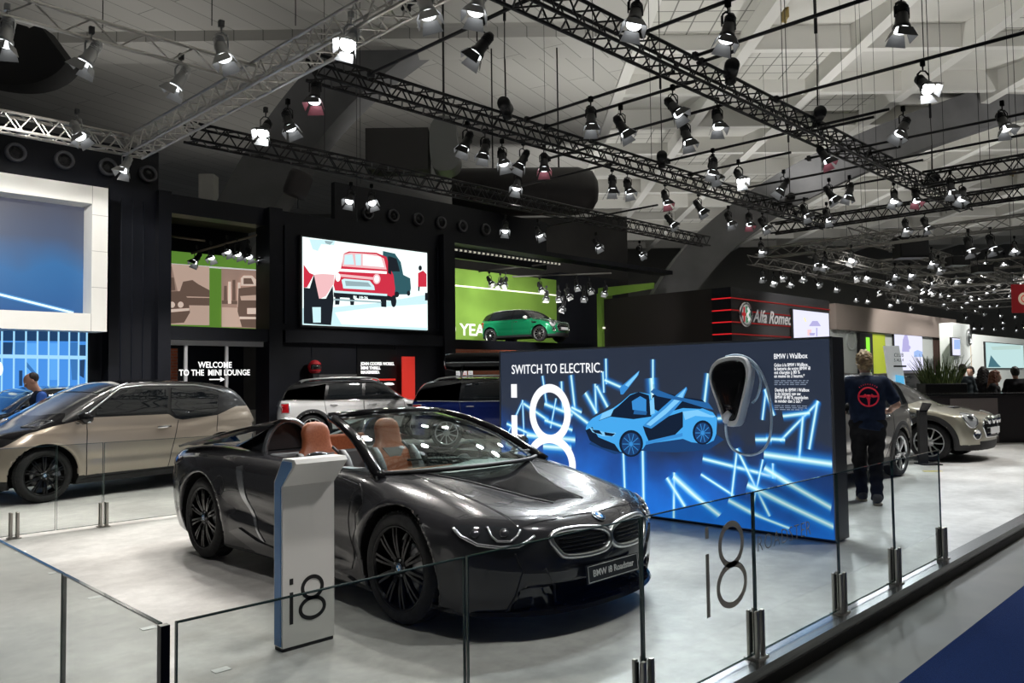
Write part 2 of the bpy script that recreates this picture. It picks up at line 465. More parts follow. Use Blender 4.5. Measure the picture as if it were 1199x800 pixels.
def make_wheel(R=.35, w=.22, rim=.265, style='multi', parent=None, rim_mat=None, detail=True, badge=True, turn=0.):
    """wheel turning about local y, outer face at y=0 looking to -y"""
    n = 56 if detail else 32
    rim_mat = rim_mat or M_RIMB
    b = MB()
    s = R - rim
    prof = [(rim - .012, .03), (rim, .012), (rim + s * .25, .0), (rim + s * .55, .0), (R - .022, .012), (R - .006, .03), (R, .05), (R, w - .05), (R - .006, w - .03), (R - .022, w - .012), (rim + s * .4, w), (rim - .012, w - .02)]
    b.lathe(prof, n, 0, 'y', closed_prof=True)
    if detail:
        for k in range(64):                                    # tread blocks
            a = 2 * PI * k / 64
            for y0, y1, sk in ((.035, .085, .03), (w - .085, w - .035, -.03)):
                c, si = math.cos(a), math.sin(a); c2, s2 = math.cos(a + .055), math.sin(a + .055); c3, s3 = math.cos(a + sk), math.sin(a + sk); c4, s4 = math.cos(a + .055 + sk), math.sin(a + .055 + sk)
                r0, r1 = R - .004, R + .004
                vs = [(c * r0, y0, si * r0), (c2 * r0, y0, s2 * r0), (c4 * r0, y1, s4 * r0), (c3 * r0, y1, s3 * r0), (c * r1, y0, si * r1), (c2 * r1, y0, s2 * r1), (c4 * r1, y1, s4 * r1), (c3 * r1, y1, s3 * r1)]
                b.add(vs, [(4, 5, 6, 7), (0, 1, 5, 4), (1, 2, 6, 5), (2, 3, 7, 6), (3, 0, 4, 7)], 0)
    tyre = b.build('wheel', M_TYRE, parent)
    b = MB()
    b.lathe([(rim - .004, .022), (rim + .003, .014), (rim + .001, .008), (rim - .012, .012), (rim - .02, .03)], n, 0, 'y', caps=False)
    b.lathe([(rim - .02, .03), (rim - .03, .1), (rim - .035, w - .02)] + ([] if detail else [(rim - .04, .13), (.05, .13)]), n, 1, 'y', caps=False)
    b.lathe([(.075, .06), (.07, .035), (.055, .026), (0.034, .024), (.034, .02), (.0005, .02)], 24, 0, 'y')
    def spoke(a0, r0, a1, r1, w0, w1, y0, y1, d=.03):
        def pt(a, r, off, y): return (r * math.cos(a) - off * math.sin(a), y, r * math.sin(a) + off * math.cos(a))
        st = 5; vs = []
        for i in range(st):
            t = i / (st - 1); a = a0 + (a1 - a0) * t; r = r0 + (r1 - r0) * t; ww = w0 + (w1 - w0) * t; y = y0 + (y1 - y0) * t - .010 * math.sin(PI * t)
            vs += [pt(a, r, -ww, y + d), pt(a, r, -ww * .75, y), pt(a, r, ww * .75, y), pt(a, r, ww, y + d)]
        fs = []
        for i in range(st - 1):
            o = i * 4
            for j in range(4): fs.append((o + j, o + (j + 1) % 4, o + 4 + (j + 1) % 4, o + 4 + j))
        b.add(vs, fs, 0)
    ro = rim - .008
    if style == 'multi':                       # ten paired slim spokes
        for k in range(10):
            a = turn + 2 * PI * k / 10
            spoke(a - .10, .06, a - .075, ro, .011, .010, .030, .020); spoke(a + .10, .06, a + .075, ro, .011, .010, .030, .020)
    elif style == 'five':                      # five forked spokes
        for k in range(5):
            a = turn + 2 * PI * k / 5
            spoke(a, .05, a - .22, ro, .020, .013, .026, .02); spoke(a, .05, a + .22, ro, .020, .013, .026, .02)
    elif style == 'cross':                     # open two-tone fan
        for k in range(10):
            a = turn + 2 * PI * k / 10
            spoke(a, .05, a + .14, ro, .009, .014, .028, .02)
    else:
        for k in range(8):
            a = turn + 2 * PI * k / 8
            spoke(a, .05, a, ro, .018, .016, .026, .02)
    b.build('rim', [rim_mat, M_DARK], tyre)
    if detail:
        d = MB(); d.lathe([(.165, .085), (.165, .097), (.06, .097), (.06, .085)], 40, 0, 'y', closed_prof=True)
        d.build('brake_disc', M_STEEL, tyre)
        c = MB(); c.prism([(.05, .10), (.10, .145), (.10, .19), (.02, .2), (-.06, .19), (-.06, .12)], -.125, -.055, 0, Matrix.Rotation(PI / 2, 4, 'X') @ Matrix.Rotation(-.9, 4, 'Z'))
        c.build('brake_caliper', mat('caliper_grey', (.25, .25, .26), .35, .5), tyre)
        bl = MB()
        for k in range(5):
            a = 2 * PI * k / 5 + .3; bl.lathe([(.009, .03), (.009, .036), (.0004, .036)], 8, 0, 'y', Matrix.Translation((.048 * math.cos(a), -.008, .048 * math.sin(a))))
        bl.build('wheel_bolts', M_STEEL, tyre)
    if badge:
        roundel(.032, tyre, Matrix.Translation((0, .0235, 0)) @ Matrix.Rotation(PI / 2, 4, 'X'), 'hub_cap', False)
    return tyre
def put_wheels(root, wb, yo, R, w=.22, steer=0., sides=(-1, 1), fx=None, **k):
    first = None
    for x in ((wb / 2), (-wb / 2)):
        for s in sides:
            o = make_wheel(R, w, parent=root, **k) if first is None else copy_tree(first, root)
            first = first or o
            o.location = (x, s * yo, R); o.rotation_euler = (0, random.random() * .5, 0 if s < 0 else PI)
            if x > 0 and steer: o.rotation_euler[2] += steer
    return first
class Car:
    """frame of a car: forward +x, left +y; px() finds where a sight line meets its shell"""
    def __init__(s, root):
        s.root = root
        s.M = Matrix.Translation(root.location) @ Matrix.Rotation(root.rotation_euler[2], 4, 'Z')
        s.I = s.M.inverted(); s.o = s.I @ CAMP; s.R3 = s.I.to_3x3()
    def d(s, px, py): return s.R3 @ ray(px, py)
    def px(s, px, py):
        h = s.surf.cast(s.o, s.d(px, py))
        return h[0] if h else None
    def pxs(s, pts):
        return [q for q in (s.px(*p) for p in pts) if q is not None]
    def at_y(s, px, py, y):
        d = s.d(px, py); return s.o + d * ((y - s.o.y) / d.y)
    def at_x(s, px, py, x):
        d = s.d(px, py); return s.o + d * ((x - s.o.x) / d.x)
# ---------------------------------------------------------------- the open roadster in front
P_GREY = paint('dark_graphite_paint', (.032, .032, .036), .12, .2)
P_GREY.node_tree.nodes['Principled BSDF'].inputs['IOR'].default_value = 1.15
def build_roadster():
    root = thing('sports_car', 'dark grey open two-seat sports car with brown leather seats behind the glass barrier', 'car', (4.03, 5.51, 0), -PI / 2)
    c = Car(root)
    W = crv([(-2.4, .74), (-2.2, .86), (-1.95, .935), (-1.5, .968), (-1.0, .952), (-.4, .922), (.2, .912), (.7, .928), (1.1, .955), (1.45, .966), (1.75, .955), (2.0, .925), (2.2, .89), (2.45, .85)], .06)
    ZC = crv([(-2.5, .88), (-2.2, .925), (-1.8, .94), (-1.2, .945), (-.7, .95), (-.3, .94), (.3, .93), (.7, .935), (.95, .925), (1.15, .895), (1.4, .845), (1.7, .79), (2.0, .735), (2.2, .69), (2.3, .655), (2.4, .60), (2.55, .48)], .06)
    FB = crv([(-2.5, 0), (-2.2, .005), (-1.5, .03), (-1.0, .02), (-.6, 0), (.7, .0), (1.0, .0), (1.3, .02), (1.6, .03), (1.9, .02), (2.1, -.005), (2.5, -.02)], .08)
    ZB = crv([(-2.5, .30), (-2.1, .22), (-1.7, .16), (-1.0, .14), (1.2, .13), (1.8, .14), (2.2, .155), (2.5, .17)], .05)
    XF = crv([(-.2, 2.22), (.12, 2.30), (.2, 2.345), (.3, 2.36), (.45, 2.372), (.55, 2.362), (.62, 2.33), (.7, 2.25), (.8, 2.12), (1., 1.9)], .03)
    XR = crv([(-.2, -2.1), (.2, -2.22), (.4, -2.31), (.6, -2.345), (.8, -2.345), (.9, -2.33), (1.2, -2.2)], .03)
    ZG = crv([(-1.2, .47), (-.9, .50), (0, .42), (.9, .36), (1.2, .34)], .05)
    def f(x, y, z):
        a = np.abs(y); w = W(x)
        tu = np.where(z > .60, ((z - .60) / .35) ** 2 * (.055 + .03 * ss(.9, .3, np.abs(x))), ((.60 - z) / .45) ** 2 * .06)
        win = ss(-1.05, -.75, x) * ss(1.15, .75, x)
        tu = tu + .038 * win * np.exp(-((z - ZG(x)) / .085) ** 2)
        fl = .012 * (np.exp(-((np.sqrt((x - 1.4) ** 2 + (z - .35) ** 2) - .42) / .05) ** 2) + np.exp(-((np.sqrt((x + 1.4) ** 2 + (z - .35) ** 2) - .42) / .05) ** 2)) * ss(.2, .4, z)
        side = a - (w - tu + fl)
        # sculpted intake behind the front wheel
        zt = ZC(x) + FB(x) * np.exp(-((a - .72) / .17) ** 2) - .10 * (a / .92) ** 4 * (.55 + .45 * ss(1.0, 2.0, x)) - .02 * np.exp(-(a / .34) ** 4) * ss(.9, 1.2, x) * ss(2.15, 1.8, x)
        top = (z - zt) * .95
        fr = x - (XF(z) - .40 * (a / .93) ** 2.5)
        re = (XR(z) + .24 * (a / .93) ** 2.4) - x
        bo = ZB(x) - z
        g = smax(side, top, .11)
        g = smax(g, fr, .05); g = smax(g, re, .06); g = smax(g, bo, .03)
        for ax in (1.4, -1.4):
            cy = smax(np.sqrt((x - ax) ** 2 + (z - .35) ** 2) - .392, .60 - a, .02)
            g = smax(g, -cy, .018)
        # cockpit
        ck = smax(smax(a - (.70 - .05 * ss(.5, 1.05, x)), smax(x - (1.02 + .20 * (1 - (a / .7) ** 2)), -.70 - x, .1), .12), .36 - z, .04)
        g = smax(g, -ck, .02)
        # low air intake and the side channels of the nose
        lo = smax(smax(a - (.66 - .35 * (z - .2)), np.abs(z - .245) - .065, .02), 2.19 - x - .2 * (a / .9) ** 2.5, .02)
        g = smax(g, -lo, .02)
        return g
    P, Q, N = surfnet(f, (-2.42, -1.03, .06), (2.46, 1.03, 1.02), .021)
    fc = P[Q].mean(1)
    mi = np.zeros(len(Q), int)
    a = np.abs(fc[:, 1])
    for ax in (1.4, -1.4):
        mi[(np.hypot(fc[:, 0] - ax, fc[:, 2] - .35) < .398) & (a < .93) & (a > .5)] = 1
    mi[(a < .712) & (fc[:, 0] > -.72) & (fc[:, 0] < 1.26) & (fc[:, 2] < .90) & (fc[:, 2] > .33)] = 1
    mi[fc[:, 2] < .175] = 2
    mi[(a < .68) & (fc[:, 0] > 2.0) & (fc[:, 2] > .17) & (fc[:, 2] < .315) & (f(fc[:, 0], fc[:, 1], fc[:, 2]) < .01) & (fc[:, 0] < 2.33 - .40 * (a / .93) ** 2.5)] = 1
    body = link('body', mesh_np('body', P, Q, N, [P_GREY, M_DARK, M_BLKM], mi), root)
    c.surf = Surf(P, Q, N); sf = c.surf
    # --- bonnet: its gap and the black centre panel
    hood = [(1.10, .60), (1.24, .3), (1.27, 0), (1.24, -.3), (1.10, -.60), (1.55, -.60), (1.95, -.60), (2.165, -.60), (2.22, -.35), (2.24, 0), (2.22, .35), (2.165, .60), (1.95, .60), (1.55, .60)]
    def top(x, y):
        h = sf.cast((x, y, 2), (0, 0, -1)); return h[0]
    patch(sf, [top(*q) for q in hood], 'bonnet', P_GREY, root, .005, .05, direction=(0, 0, 1))
    bp = [(1.12, .57), (1.245, .3), (1.275, 0), (1.245, -.3), (1.12, -.57), (1.45, -.34), (1.75, -.22), (2.03, -.15), (1.98, -.06), (1.97, 0), (1.98, .06), (2.03, .15), (1.75, .22), (1.45, .34)]
    pb = patch(sf, [top(*q) for q in bp], 'bonnet_panel', M_BLKG, root, .009, .05, direction=(0, 0, 1))
    b = MB()
    for s in (1, -1):
        strip_on(sf, [top(x, s * y) for x, y in ((1.08, .605), (1.3, .607), (1.6, .607), (1.95, .607), (2.17, .607))], .004, '', None, mb=b)
        strip_on(sf, [top(x, s * y) for x, y in ((1.14, .55), (1.45, .335), (1.75, .215), (2.03, .145))], .006, '', None, mb=b, off=.008)
    b.build('bonnet_gap', M_BLKM, root)
    # --- kidney grilles
    def fr(y, z):
        h = sf.cast((4, y, z), (-1, 0, 0)); return h[0]
    kid = [(641, 631), (652, 621.5), (694, 617.5), (711.5, 621.5), (714, 634), (705.6, 645), (661, 653), (653, 646)]
    kp = c.pxs(kid)
    kp = [V((q.x, -abs(q.y), q.z)) for q in kp]
    kp = [fr(q.y, q.z) for q in smooth_poly(kp, 2)]
    for s in (0, 1):
        pts = [V((q.x, q.y if s == 0 else -q.y, q.z)) for q in kp]
        g = patch(sf, pts, 'kidney_grille', mat('grille_black', (.008, .008, .009), .35), root, .006, .03, direction=(1, 0, 0))
        b = MB(); strip_on(sf, pts, .017, '', None, closed=True, mb=b, n=10, off=.012); b.build('grille_surround', M_SILV, g)
        b = MB()
        ys = [q.y for q in pts]; zs = [q.z for q in pts]
        for k in range(1, 7):
            z = min(zs) + (max(zs) - min(zs)) * k / 7
            row = [y for y in np.linspace(min(ys) + .05, max(ys) - .05, 7)]
            strip_on(sf, [fr(y, z) for y in row], .005, '', None, mb=b, off=.008)
        b.build('grille_slats', M_BLKG, g)
    # --- badge on the nose
    h = sf.cast((2.30, 0, 2), (0, 0, -1)); n = h[1]
    h2 = c.px(704, 604)
    q = sf.cast((h2.x, 0, 2), (0, 0, -1))
    roundel(.047, root, frame_of(q[0] + q[1] * .006, q[1], V((-1, 0, 0)) if abs(q[1].z) > .9 else V((0, 0, 1))), 'badge')
    # --- headlights
    hl = [(529, 616), (538.5, 628.5), (558, 640), (598, 646), (611, 645), (624, 634.5), (627, 628.5), (614, 620.5), (570, 617)]
    hp = c.pxs(hl)
    def mir(pts): return [V((q.x, -q.y, q.z)) for q in pts]
    low = c.pxs([(531, 620), (540, 629), (559, 638.5), (585, 641.5), (606, 640.5), (616, 635), (625, 629)])
    inn = c.pxs([(570.5, 619), (575, 629), (582, 634.5), (597, 635), (605, 629), (609, 622)])
    len1 = c.px(556, 626); len2 = c.px(590, 625)
    for s in (0, 1):
        F_ = mir if s else (lambda p: p)
        l_ = patch(sf, F_(hp), 'headlight', M_LAMPG, root, .007, .03)
        b = MB(); strip_on(sf, F_(low), .011, '', None, mb=b, off=.014, n=8); b.build('light_bar', M_LED, l_)
        b = MB(); strip_on(sf, F_(inn), .0075, '', None, mb=b, off=.014, n=8); b.build('light_bracket', M_LED, l_)
        for q in F_([len1, len2]):
            b = MB(); h = sf.near(q); b.lathe([(.028, 0), (.028, .006), (.023, .010), (.0004, .014)], 20, 0, 'z', frame_of(h[0] + h[1] * .006, h[1])); b.build('headlight_lens', mat('headlight_lens', (.06, .065, .075), .05, .4, coat=1.), l_)
    # --- dark wings of the lower nose
    wing = c.pxs([(603, 649.5), (638, 667), (647, 684), (650.5, 702), (636, 712), (612, 715.5), (593, 717), (604, 697), (613, 668)])
    duct = c.pxs([(612, 668), (622, 663), (643, 678), (651, 702), (632, 711), (616, 690)])
    for s in (0, 1):
        F_ = mir if s else (lambda p: p)
        patch(sf, F_(wing), 'bumper_wing', P_GREY, root, .012, .035)
        b = MB(); strip_on(sf, F_(c.pxs([(603, 649), (613, 668), (604, 697), (592, 717)])), .006, '', None, mb=b, off=.004)
        strip_on(sf, F_(c.pxs([(638, 666), (647, 684), (651, 703)])), .008, '', None, mb=b, off=.004); b.build('wing_gap', M_BLKM, root)
    lip = MB()
    ys = np.linspace(-.9, .9, 31)
    path = []
    for y in ys:
        h = sf.cast((4, y, .20), (-1, 0, 0))
        path.append(V((h[0].x + .012 if h and abs(y) > .68 else 2.372 - .40 * (abs(y) / .93) ** 2.5 , y, .155 + .02 * abs(y) ** 3)))
    for i in range(len(path) - 1):
        p0, p1 = path[i], path[i + 1]
        vs = []
        for p in (p0, p1):
            vs += [p + V((.012, 0, -.012)), p + V((.0, 0, .012)), p + V((-.16, 0, .012)), p + V((-.16, 0, -.012))]
        lip.add(vs, [(0, 4, 5, 1), (1, 5, 6, 2), (2, 6, 7, 3), (3, 7, 4, 0)] + ([(0, 1, 2, 3)] if i == 0 else []) + ([(7, 6, 5, 4)] if i == len(path) - 2 else []), 0, False)
    lip.build('front_splitter', M_BLKG, root, auto=40)
    # --- number plate
    pl = MB(); pl.box((-.26, -.055, 0), (.26, .055, .012), 0, None, .003)
    Mpl = frame_of((2.385, 0, .345), (1, 0, .10))
    po = pl.build('number_plate', mat('plate_dark', (.018, .02, .022), .35), root); po.matrix_basis = Mpl
    fr_ = MB()
    for a_, b_ in (((-.25, -.049), (.25, -.046)), ((-.25, .046), (.25, .049)), ((-.25, -.049), (-.247, .049)), ((.247, -.049), (.25, .049))):
        fr_.box((*a_, .012), (*b_, .0135))
    fr_.build('plate_border', M_WHITE, po)
    t = text_mesh('BMW i8 Roadster', .056, .0008, bold=.0006); t.materials.append(M_WHITE); q = link('plate_lettering', t, po); q.location = (0, -.018, .0125)
    # --- doors and seams on both flanks
    dpx = c.pxs([(415, 572)])
    door = [(-.62, .885), (-.66, .80), (-.60, .62), (-.50, .45), (-.40, .30), (-.30, .245), (.70, .225), (.86, .26), (.90, .40), (.88, .60), (.90, .74), (.955, .83), (.5, .87), (0, .885)]
    for s in (-1, 1):
        def sd(x, z): return sf.cast((x, s * 2, z), (0, -s, 0))[0]
        d = patch(sf, [sd(*q) for q in door], 'door', P_GREY, root, .005, .05, direction=(0, s, 0))
        b = MB(); strip_on(sf, [sd(*q) for q in door], .0045, '', None, mb=b, closed=True); b.build('door_gap', M_BLKM, root)
        # bright blade from the haunch down to the sill
        blade = [(-.78, .83), (-.70, .845), (-.63, .72), (-.545, .53), (-.44, .36), (-.34, .275), (-.40, .29), (-.54, .45), (-.66, .62)]
        patch(sf, [sd(*q) for q in blade], 'flank_blade', mat('frozen_grey_trim', (.50, .51, .53), .25, .9), root, .012, .03, direction=(0, s, 0))
        sill = [(-.88, .30), (-.72, .345), (-.45, .27), (0, .225), (.80, .20), (.92, .17), (.2, .155), (-.5, .175)]
        patch(sf, [sd(*q) for q in sill], 'side_sill', mat('sill_grey', (.055, .055, .058), .25, .6, coat=1.), root, .016, .04, direction=(0, s, 0))
        gill = [(.93, .63), (1.06, .70), (1.05, .76), (.97, .775), (.945, .71)]
        patch(sf, [sd(*q) for q in gill], 'side_vent', M_BLKG, root, .007, .03, direction=(0, s, 0), smooth=1)
        b = MB(); strip_on(sf, [sd(*q) for q in ((.90, .42), (.98, .55), (.965, .66))], .004, '', None, mb=b); strip_on(sf, [sd(*q) for q in ((.955, .84), (1.02, .80), (1.06, .72))], .004, '', None, mb=b)
        b.build('wing_seam', M_BLKM, root)
        cap = [(-1.03 + .085 * math.cos(t), .66 + .085 * math.sin(t)) for t in np.linspace(0, 2 * PI, 17)[:-1]]
        b = MB(); strip_on(sf, [sd(*q) for q in cap], .0035, '', None, mb=b, closed=True); b.build('charge_flap', M_BLKM, root)
        tl = [(-1.90, .80), (-1.84, .85), (-2.0, .86), (-2.14, .83), (-2.16, .77), (-2.04, .77)]
        patch(sf, [sd(*q) for q in tl], 'tail_light', mat('dark_tail_lens', (.03, .003, .004), .08, coat=1.), root, .008, .03, smooth=1)
    # --- windscreen and its frame
    def ws(u, v):                          # u -1..1 across, v 0 bottom .. 1 top
        yb, yt = .80, .565
        xb = 1.28 - .30 * abs(u) ** 2.2; xt = .235 - .17 * abs(u) ** 2.2
        zb = .935 - .015 * abs(u) ** 2 ; zt = 1.282 - .03 * abs(u) ** 2
        y = u * (yb + (yt - yb) * v)
        bul = .045 * math.sin(PI * v)
        return V((xb + (xt - xb) * v + bul * .5, y, zb + (zt - zb) * v + bul))
    nu, nv = 24, 10; b = MB()
    for lay in (0, 1):
        vs = [ws(-1 + 2 * i / nu, j / nv) - V((0, 0, .006 * lay)) for j in range(nv + 1) for i in range(nu + 1)]
        b.add(vs, [(j * (nu + 1) + i, j * (nu + 1) + i + 1, (j + 1) * (nu + 1) + i + 1, (j + 1) * (nu + 1) + i) for j in range(nv) for i in range(nu)], 0, True)
    b.build('windscreen', glassmat('windscreen_glass', (.80, .88, .86), .9), root, fix=False)
    b = MB()
    for s in (-1, 1):
        b.tube([ws(s * 1.0, -.12 + 1.12 * t) + V((0, -s * .01, 0)) for t in np.linspace(0, 1, 12)], [.045 - .012 * t for t in np.linspace(0, 1, 12)], 10)
    b.tube([ws(u, 1.0) + V((-.02, 0, -.005)) for u in np.linspace(-1, 1, 21)], .036, 10)
    b.build('windscreen_frame', M_BLKG, root)
    b = MB(); b.tube([ws(u, -.02) + V((0, 0, -.012)) for u in np.linspace(-1, 1, 21)], .016, 8)
    b.tube([(1.16, .1, .945), (1.05, -.25, .965), (1.03, -.55, .975)], .007, 6); b.tube([(1.16, .15, .945), (1.06, .45, .965), (1.0, .72, .95)], .007, 6)
    b.build('wiper_cowl', M_BLKM, root)
    # --- dashboard, wheel, console, seats
    M_LEA = noise_col(mat('brown_leather', (.30, .085, .035), .45), (.27, .075, .03), (.33, .10, .042), 60, bump=.05)
    M_GREYL = mat('grey_leather', (.10, .105, .11), .5)
    b = MB()
    prof = [(1.12, .70), (1.12, .865), (1.0, .88), (.82, .875), (.70, .83), (.72, .70), (.80, .55), (1.12, .5)]
    k = 13
    for i in range(k - 1):
        y0, y1 = -.70 + 1.40 * i / (k - 1), -.70 + 1.40 * (i + 1) / (k - 1)
        h0 = .035 * math.exp(-((y0 - .36) / .2) ** 2); h1 = .035 * math.exp(-((y1 - .36) / .2) ** 2)
        vs = [(x, y0, z + h0 * (x < 1)) for x, z in prof] + [(x, y1, z + h1 * (x < 1)) for x, z in prof]
        b.add(vs, [(j, (j + 1) % 8, 8 + (j + 1) % 8, 8 + j) for j in range(8)], 0, True)
    b.build('dashboard', M_GREYL, root, auto=50)
    b = MB(); b.box((.60, -.12, .865), (.62, .12, 1.0), 0, Matrix.Translation((.12, 0, -.02)), .006); b.build('dash_display', M_BLKG, root)
    b = MB(); b.box((.74, -.70, .845), (.76, .10, .875), 0, None, .006); b.build('dash_trim', M_LEA, root)
    Mst = frame_of((.58, .36, .86), (-.88, 0, .42))
    b = MB(); b.tube([(.185 * math.cos(t), .185 * math.sin(t), 0) for t in np.linspace(0, 2 * PI, 33)[:-1]], .015, 10, closed=True, M=Mst)
    for a_ in (0, PI, -PI / 2): b.box((.05, -.018, -.012), (.18, .018, .006), 0, Mst @ Matrix.Rotation(a_, 4, 'Z'), .004)
    b.lathe([(.07, -.03), (.075, .0), (.06, .022), (.0004, .026)], 20, 0, 'z', Mst)
    b.tube([(.58, .36, .86), (.80, .36, .78)], .03, 10)
    so = b.build('steering_wheel', M_BLKM, root)
    roundel(.026, so, Mst @ Matrix.Translation((0, 0, .026)), 'steering_badge', False)
    b = MB(); b.box((-.62, -.13, .36), (.75, .13, .62), 0, None, .03); b.box((-.5, -.12, .60), (-.1, .12, .68), 0, None, .03); b.build('centre_console', M_GREYL, root)
    b = MB(); b.box((-.70, -.69, .38), (1.0, .69, .40)); b.build('cockpit_floor', M_DARK, root)
    def loft(secs, n=20):
        """stack of rounded sections: (centre, half width, half depth, tilt)"""
        vs = []
        for (cx, cz, hw, hd) in secs:
            for j in range(n):
                t = 2 * PI * j / n; cc, s_ = math.cos(t), math.sin(t)
                e = .6
                vs.append((cx + hd * abs(s_) ** e * (1 if s_ > 0 else -1), hw * abs(cc) ** e * (1 if cc > 0 else -1), cz))
        fs = []
        for i in range(len(secs) - 1):
            for j in range(n): fs.append((i * n + j, i * n + (j + 1) % n, (i + 1) * n + (j + 1) % n, (i + 1) * n + j))
        fs += [tuple(range(n))[::-1], tuple((len(secs) - 1) * n + j for j in range(n))]
        return vs, fs
    for y in (-.37, .37):
        b = MB()
        b.add(*loft([(-.28, .56, .20, .06), (-.31, .62, .225, .075), (-.345, .72, .225, .07), (-.38, .82, .22, .062), (-.415, .92, .19, .055), (-.435, .98, .135, .05), (-.45, 1.04, .125, .05), (-.462, 1.10, .128, .048), (-.47, 1.15, .11, .042), (-.475, 1.18, .07, .03), (-.477, 1.188, .03, .015)]), 0, True)
        st = b.build('seat', M_LEA, root, (0, y, 0), auto=60)
        b = MB()
        for s in (-1, 1):
            b.add(*loft([(-.22, .56, .035, .06), (-.25, .66, .042, .08), (-.29, .78, .042, .075), (-.335, .88, .036, .06), (-.37, .94, .02, .03)], 12), 0, True, Matrix.Translation((0, s * .205, 0)))
        b.build('seat_bolster', M_GREYL, st, auto=60)
        b = MB(); b.prism([(-.10, .58), (.10, .58), (.13, .70), (.055, .84), (.12, .93), (-.12, .93), (-.055, .84), (-.13, .70)], 0, .012, 0, Matrix(((0, -.30, 1, -.088), (1, 0, 0, 0), (0, 1, 0, 0), (0, 0, 0, 1))))
        b.build('seat_centre_panel', mat('seat_grey_panel', (.16, .15, .145), .55), st)
        b = MB(); b.box((-.30, -.2, .44), (.25, .2, .53), 0, None, .04); b.box((-.28, -.25, .44), (.24, -.19, .585), 0, None, .025); b.box((-.28, .19, .44), (.24, .25, .585), 0, None, .025)
        b.build('seat_cushion', M_LEA, st)
        b = MB(); b.tube([(-.40, .12, .97), (-.38, .18, .9)], .02, 8); b.build('belt_guide', M_BLKM, st)
    # rear bulkhead trim
    b = MB(); b.box((-.70, -.69, .40), (-.60, .69, .93), 0, None, .03); b.build('rear_bulkhead', M_GREYL, root)
    b = MB(); b.box((-.612, -.24, .62), (-.58, .24, 1.06), 0, Matrix.Translation((-.03, 0, 0)), .02); b.build('bulkhead_trim', M_LEA, root)
    b = MB(); b.box((-.66, -.22, .93), (-.645, .22, 1.17), 0, None, .004); b.build('wind_deflector', glassmat('deflector_glass', (.7, .75, .75), 1.), root)
    # --- roll hoops, their fairings and the flying buttresses
    for s in (-1, 1):
        hp_ = [(-.80, .66, .90), (-.785, .645, 1.02), (-.77, .61, 1.12), (-.755, .54, 1.185), (-.745, .45, 1.20), (-.735, .37, 1.175), (-.73, .30, 1.11), (-.72, .26, 1.00), (-.72, .245, .92)]
        hp_ = smooth_poly([V((x, s * y, z)) for x, y, z in hp_], 2, False)
        b = MB(); b.tube(hp_, [.026] * len(hp_), 10); h = b.build('roll_hoop', mat('hoop_grey_trim', (.30, .31, .33), .25, .8), root)
        b = MB()                                        # fairing behind the hoop, sweeping down to the deck
        st = 14; n = len(hp_); vs = []
        for i in range(st + 1):
            t = i / st
            for q in hp_:
                z = .90 + (q.z - .90) * (1 - t) ** 1.25; yy = s * .45 + (q.y - s * .45) * (1 - .35 * t)
                vs.append((q.x - .01 - 1.05 * t, yy, max(z, .90) + .012 * (1 - t)))
        b.add(vs, [(i * n + j, i * n + j + 1, (i + 1) * n + j + 1, (i + 1) * n + j) for i in range(st) for j in range(n - 1)], 0, True)
        b.build('hoop_fairing', M_BLKG, root)
        b = MB()
        b.prism([(p.y, p.z) for p in hp_[::2]], 0, .01, 0, Matrix(((0, 0, 1, -.815), (1, 0, 0, 0), (0, 1, 0, 0), (0, 0, 0, 1))))
        b.build('hoop_infill', mat('hoop_infill_black', (.02, .021, .024), .4), root)
        b = MB()                                        # buttress blade
        cen = smooth_poly([V((-.70, s * .55, 1.20)), V((-1.0, s * .60, 1.155)), V((-1.35, s * .67, 1.085)), V((-1.75, s * .74, 1.01)), V((-2.05, s * .78, .955))], 3, False)
        k = len(cen); vs = []
        for i, q in enumerate(cen):
            t = i / (k - 1); wd = .085 + .05 * math.sin(PI * min(1, t * 1.1)) ; th = .014
            vs += [q + V((0, -s * wd, .0)), q + V((0, 0, th)), q + V((0, s * wd, -.012)), q + V((0, s * wd * .9, -.03)), q + V((0, 0, -th)), q + V((0, -s * wd * .9, -.022))]
        b.add(vs, [(i * 6 + j, i * 6 + (j + 1) % 6, (i + 1) * 6 + (j + 1) % 6, (i + 1) * 6 + j) for i in range(k - 1) for j in range(6)] + [(0, 1, 2, 3, 4, 5), tuple((k - 1) * 6 + j for j in range(6))], 0, True)
        b.build('buttress', M_BLKG, root, auto=45)
    # engine deck between the haunches
    deck = [(-.78, .62), (-1.2, .60), (-1.7, .56), (-2.1, .5), (-2.15, 0), (-2.1, -.5), (-1.7, -.56), (-1.2, -.60), (-.78, -.62)]
    patch(sf, [top(*q) for q in deck], 'rear_deck', M_BLKG, root, .006, .06, direction=(0, 0, 1))
    # --- door mirrors
    for s in (-1, 1):
        b = MB()
        b.add(*loft([(.60, .90, .0, .0)], 3)) if False else None
        vs, fs = [], []
        n = 14; rows = [(0, .0), (.25, .8), (.5, 1.), (.8, .92), (1, .45)]
        for t, sc in rows:
            for j in range(n):
                a_ = 2 * PI * j / n
                vs.append((.66 - .13 * t + .02, s * (1.0 + .105 * sc * math.cos(a_)), .985 + .062 * sc * math.sin(a_)))
        for i in range(len(rows) - 1):
            for j in range(n): fs.append((i * n + j, i * n + (j + 1) % n, (i + 1) * n + (j + 1) % n, (i + 1) * n + j))
        fs.append(tuple((len(rows) - 1) * n + j for j in range(n)))
        b.add(vs, fs, 0, True)
        b.tube([(.66, s * .86, .90), (.64, s * .92, .945), (.62, s * .98, .96)], [.022, .018, .02], 8)
        b.build('door_mirror', M_BLKG, root)
        b = MB(); b.lathe([(.085, 0), (.0005, .001)], 18, 0, 'x', Matrix.Translation((.545, s * 1.0, .985)) @ Matrix.Diagonal((1, 1, .58, 1))); b.build('mirror_glass', M_CHROME, root)
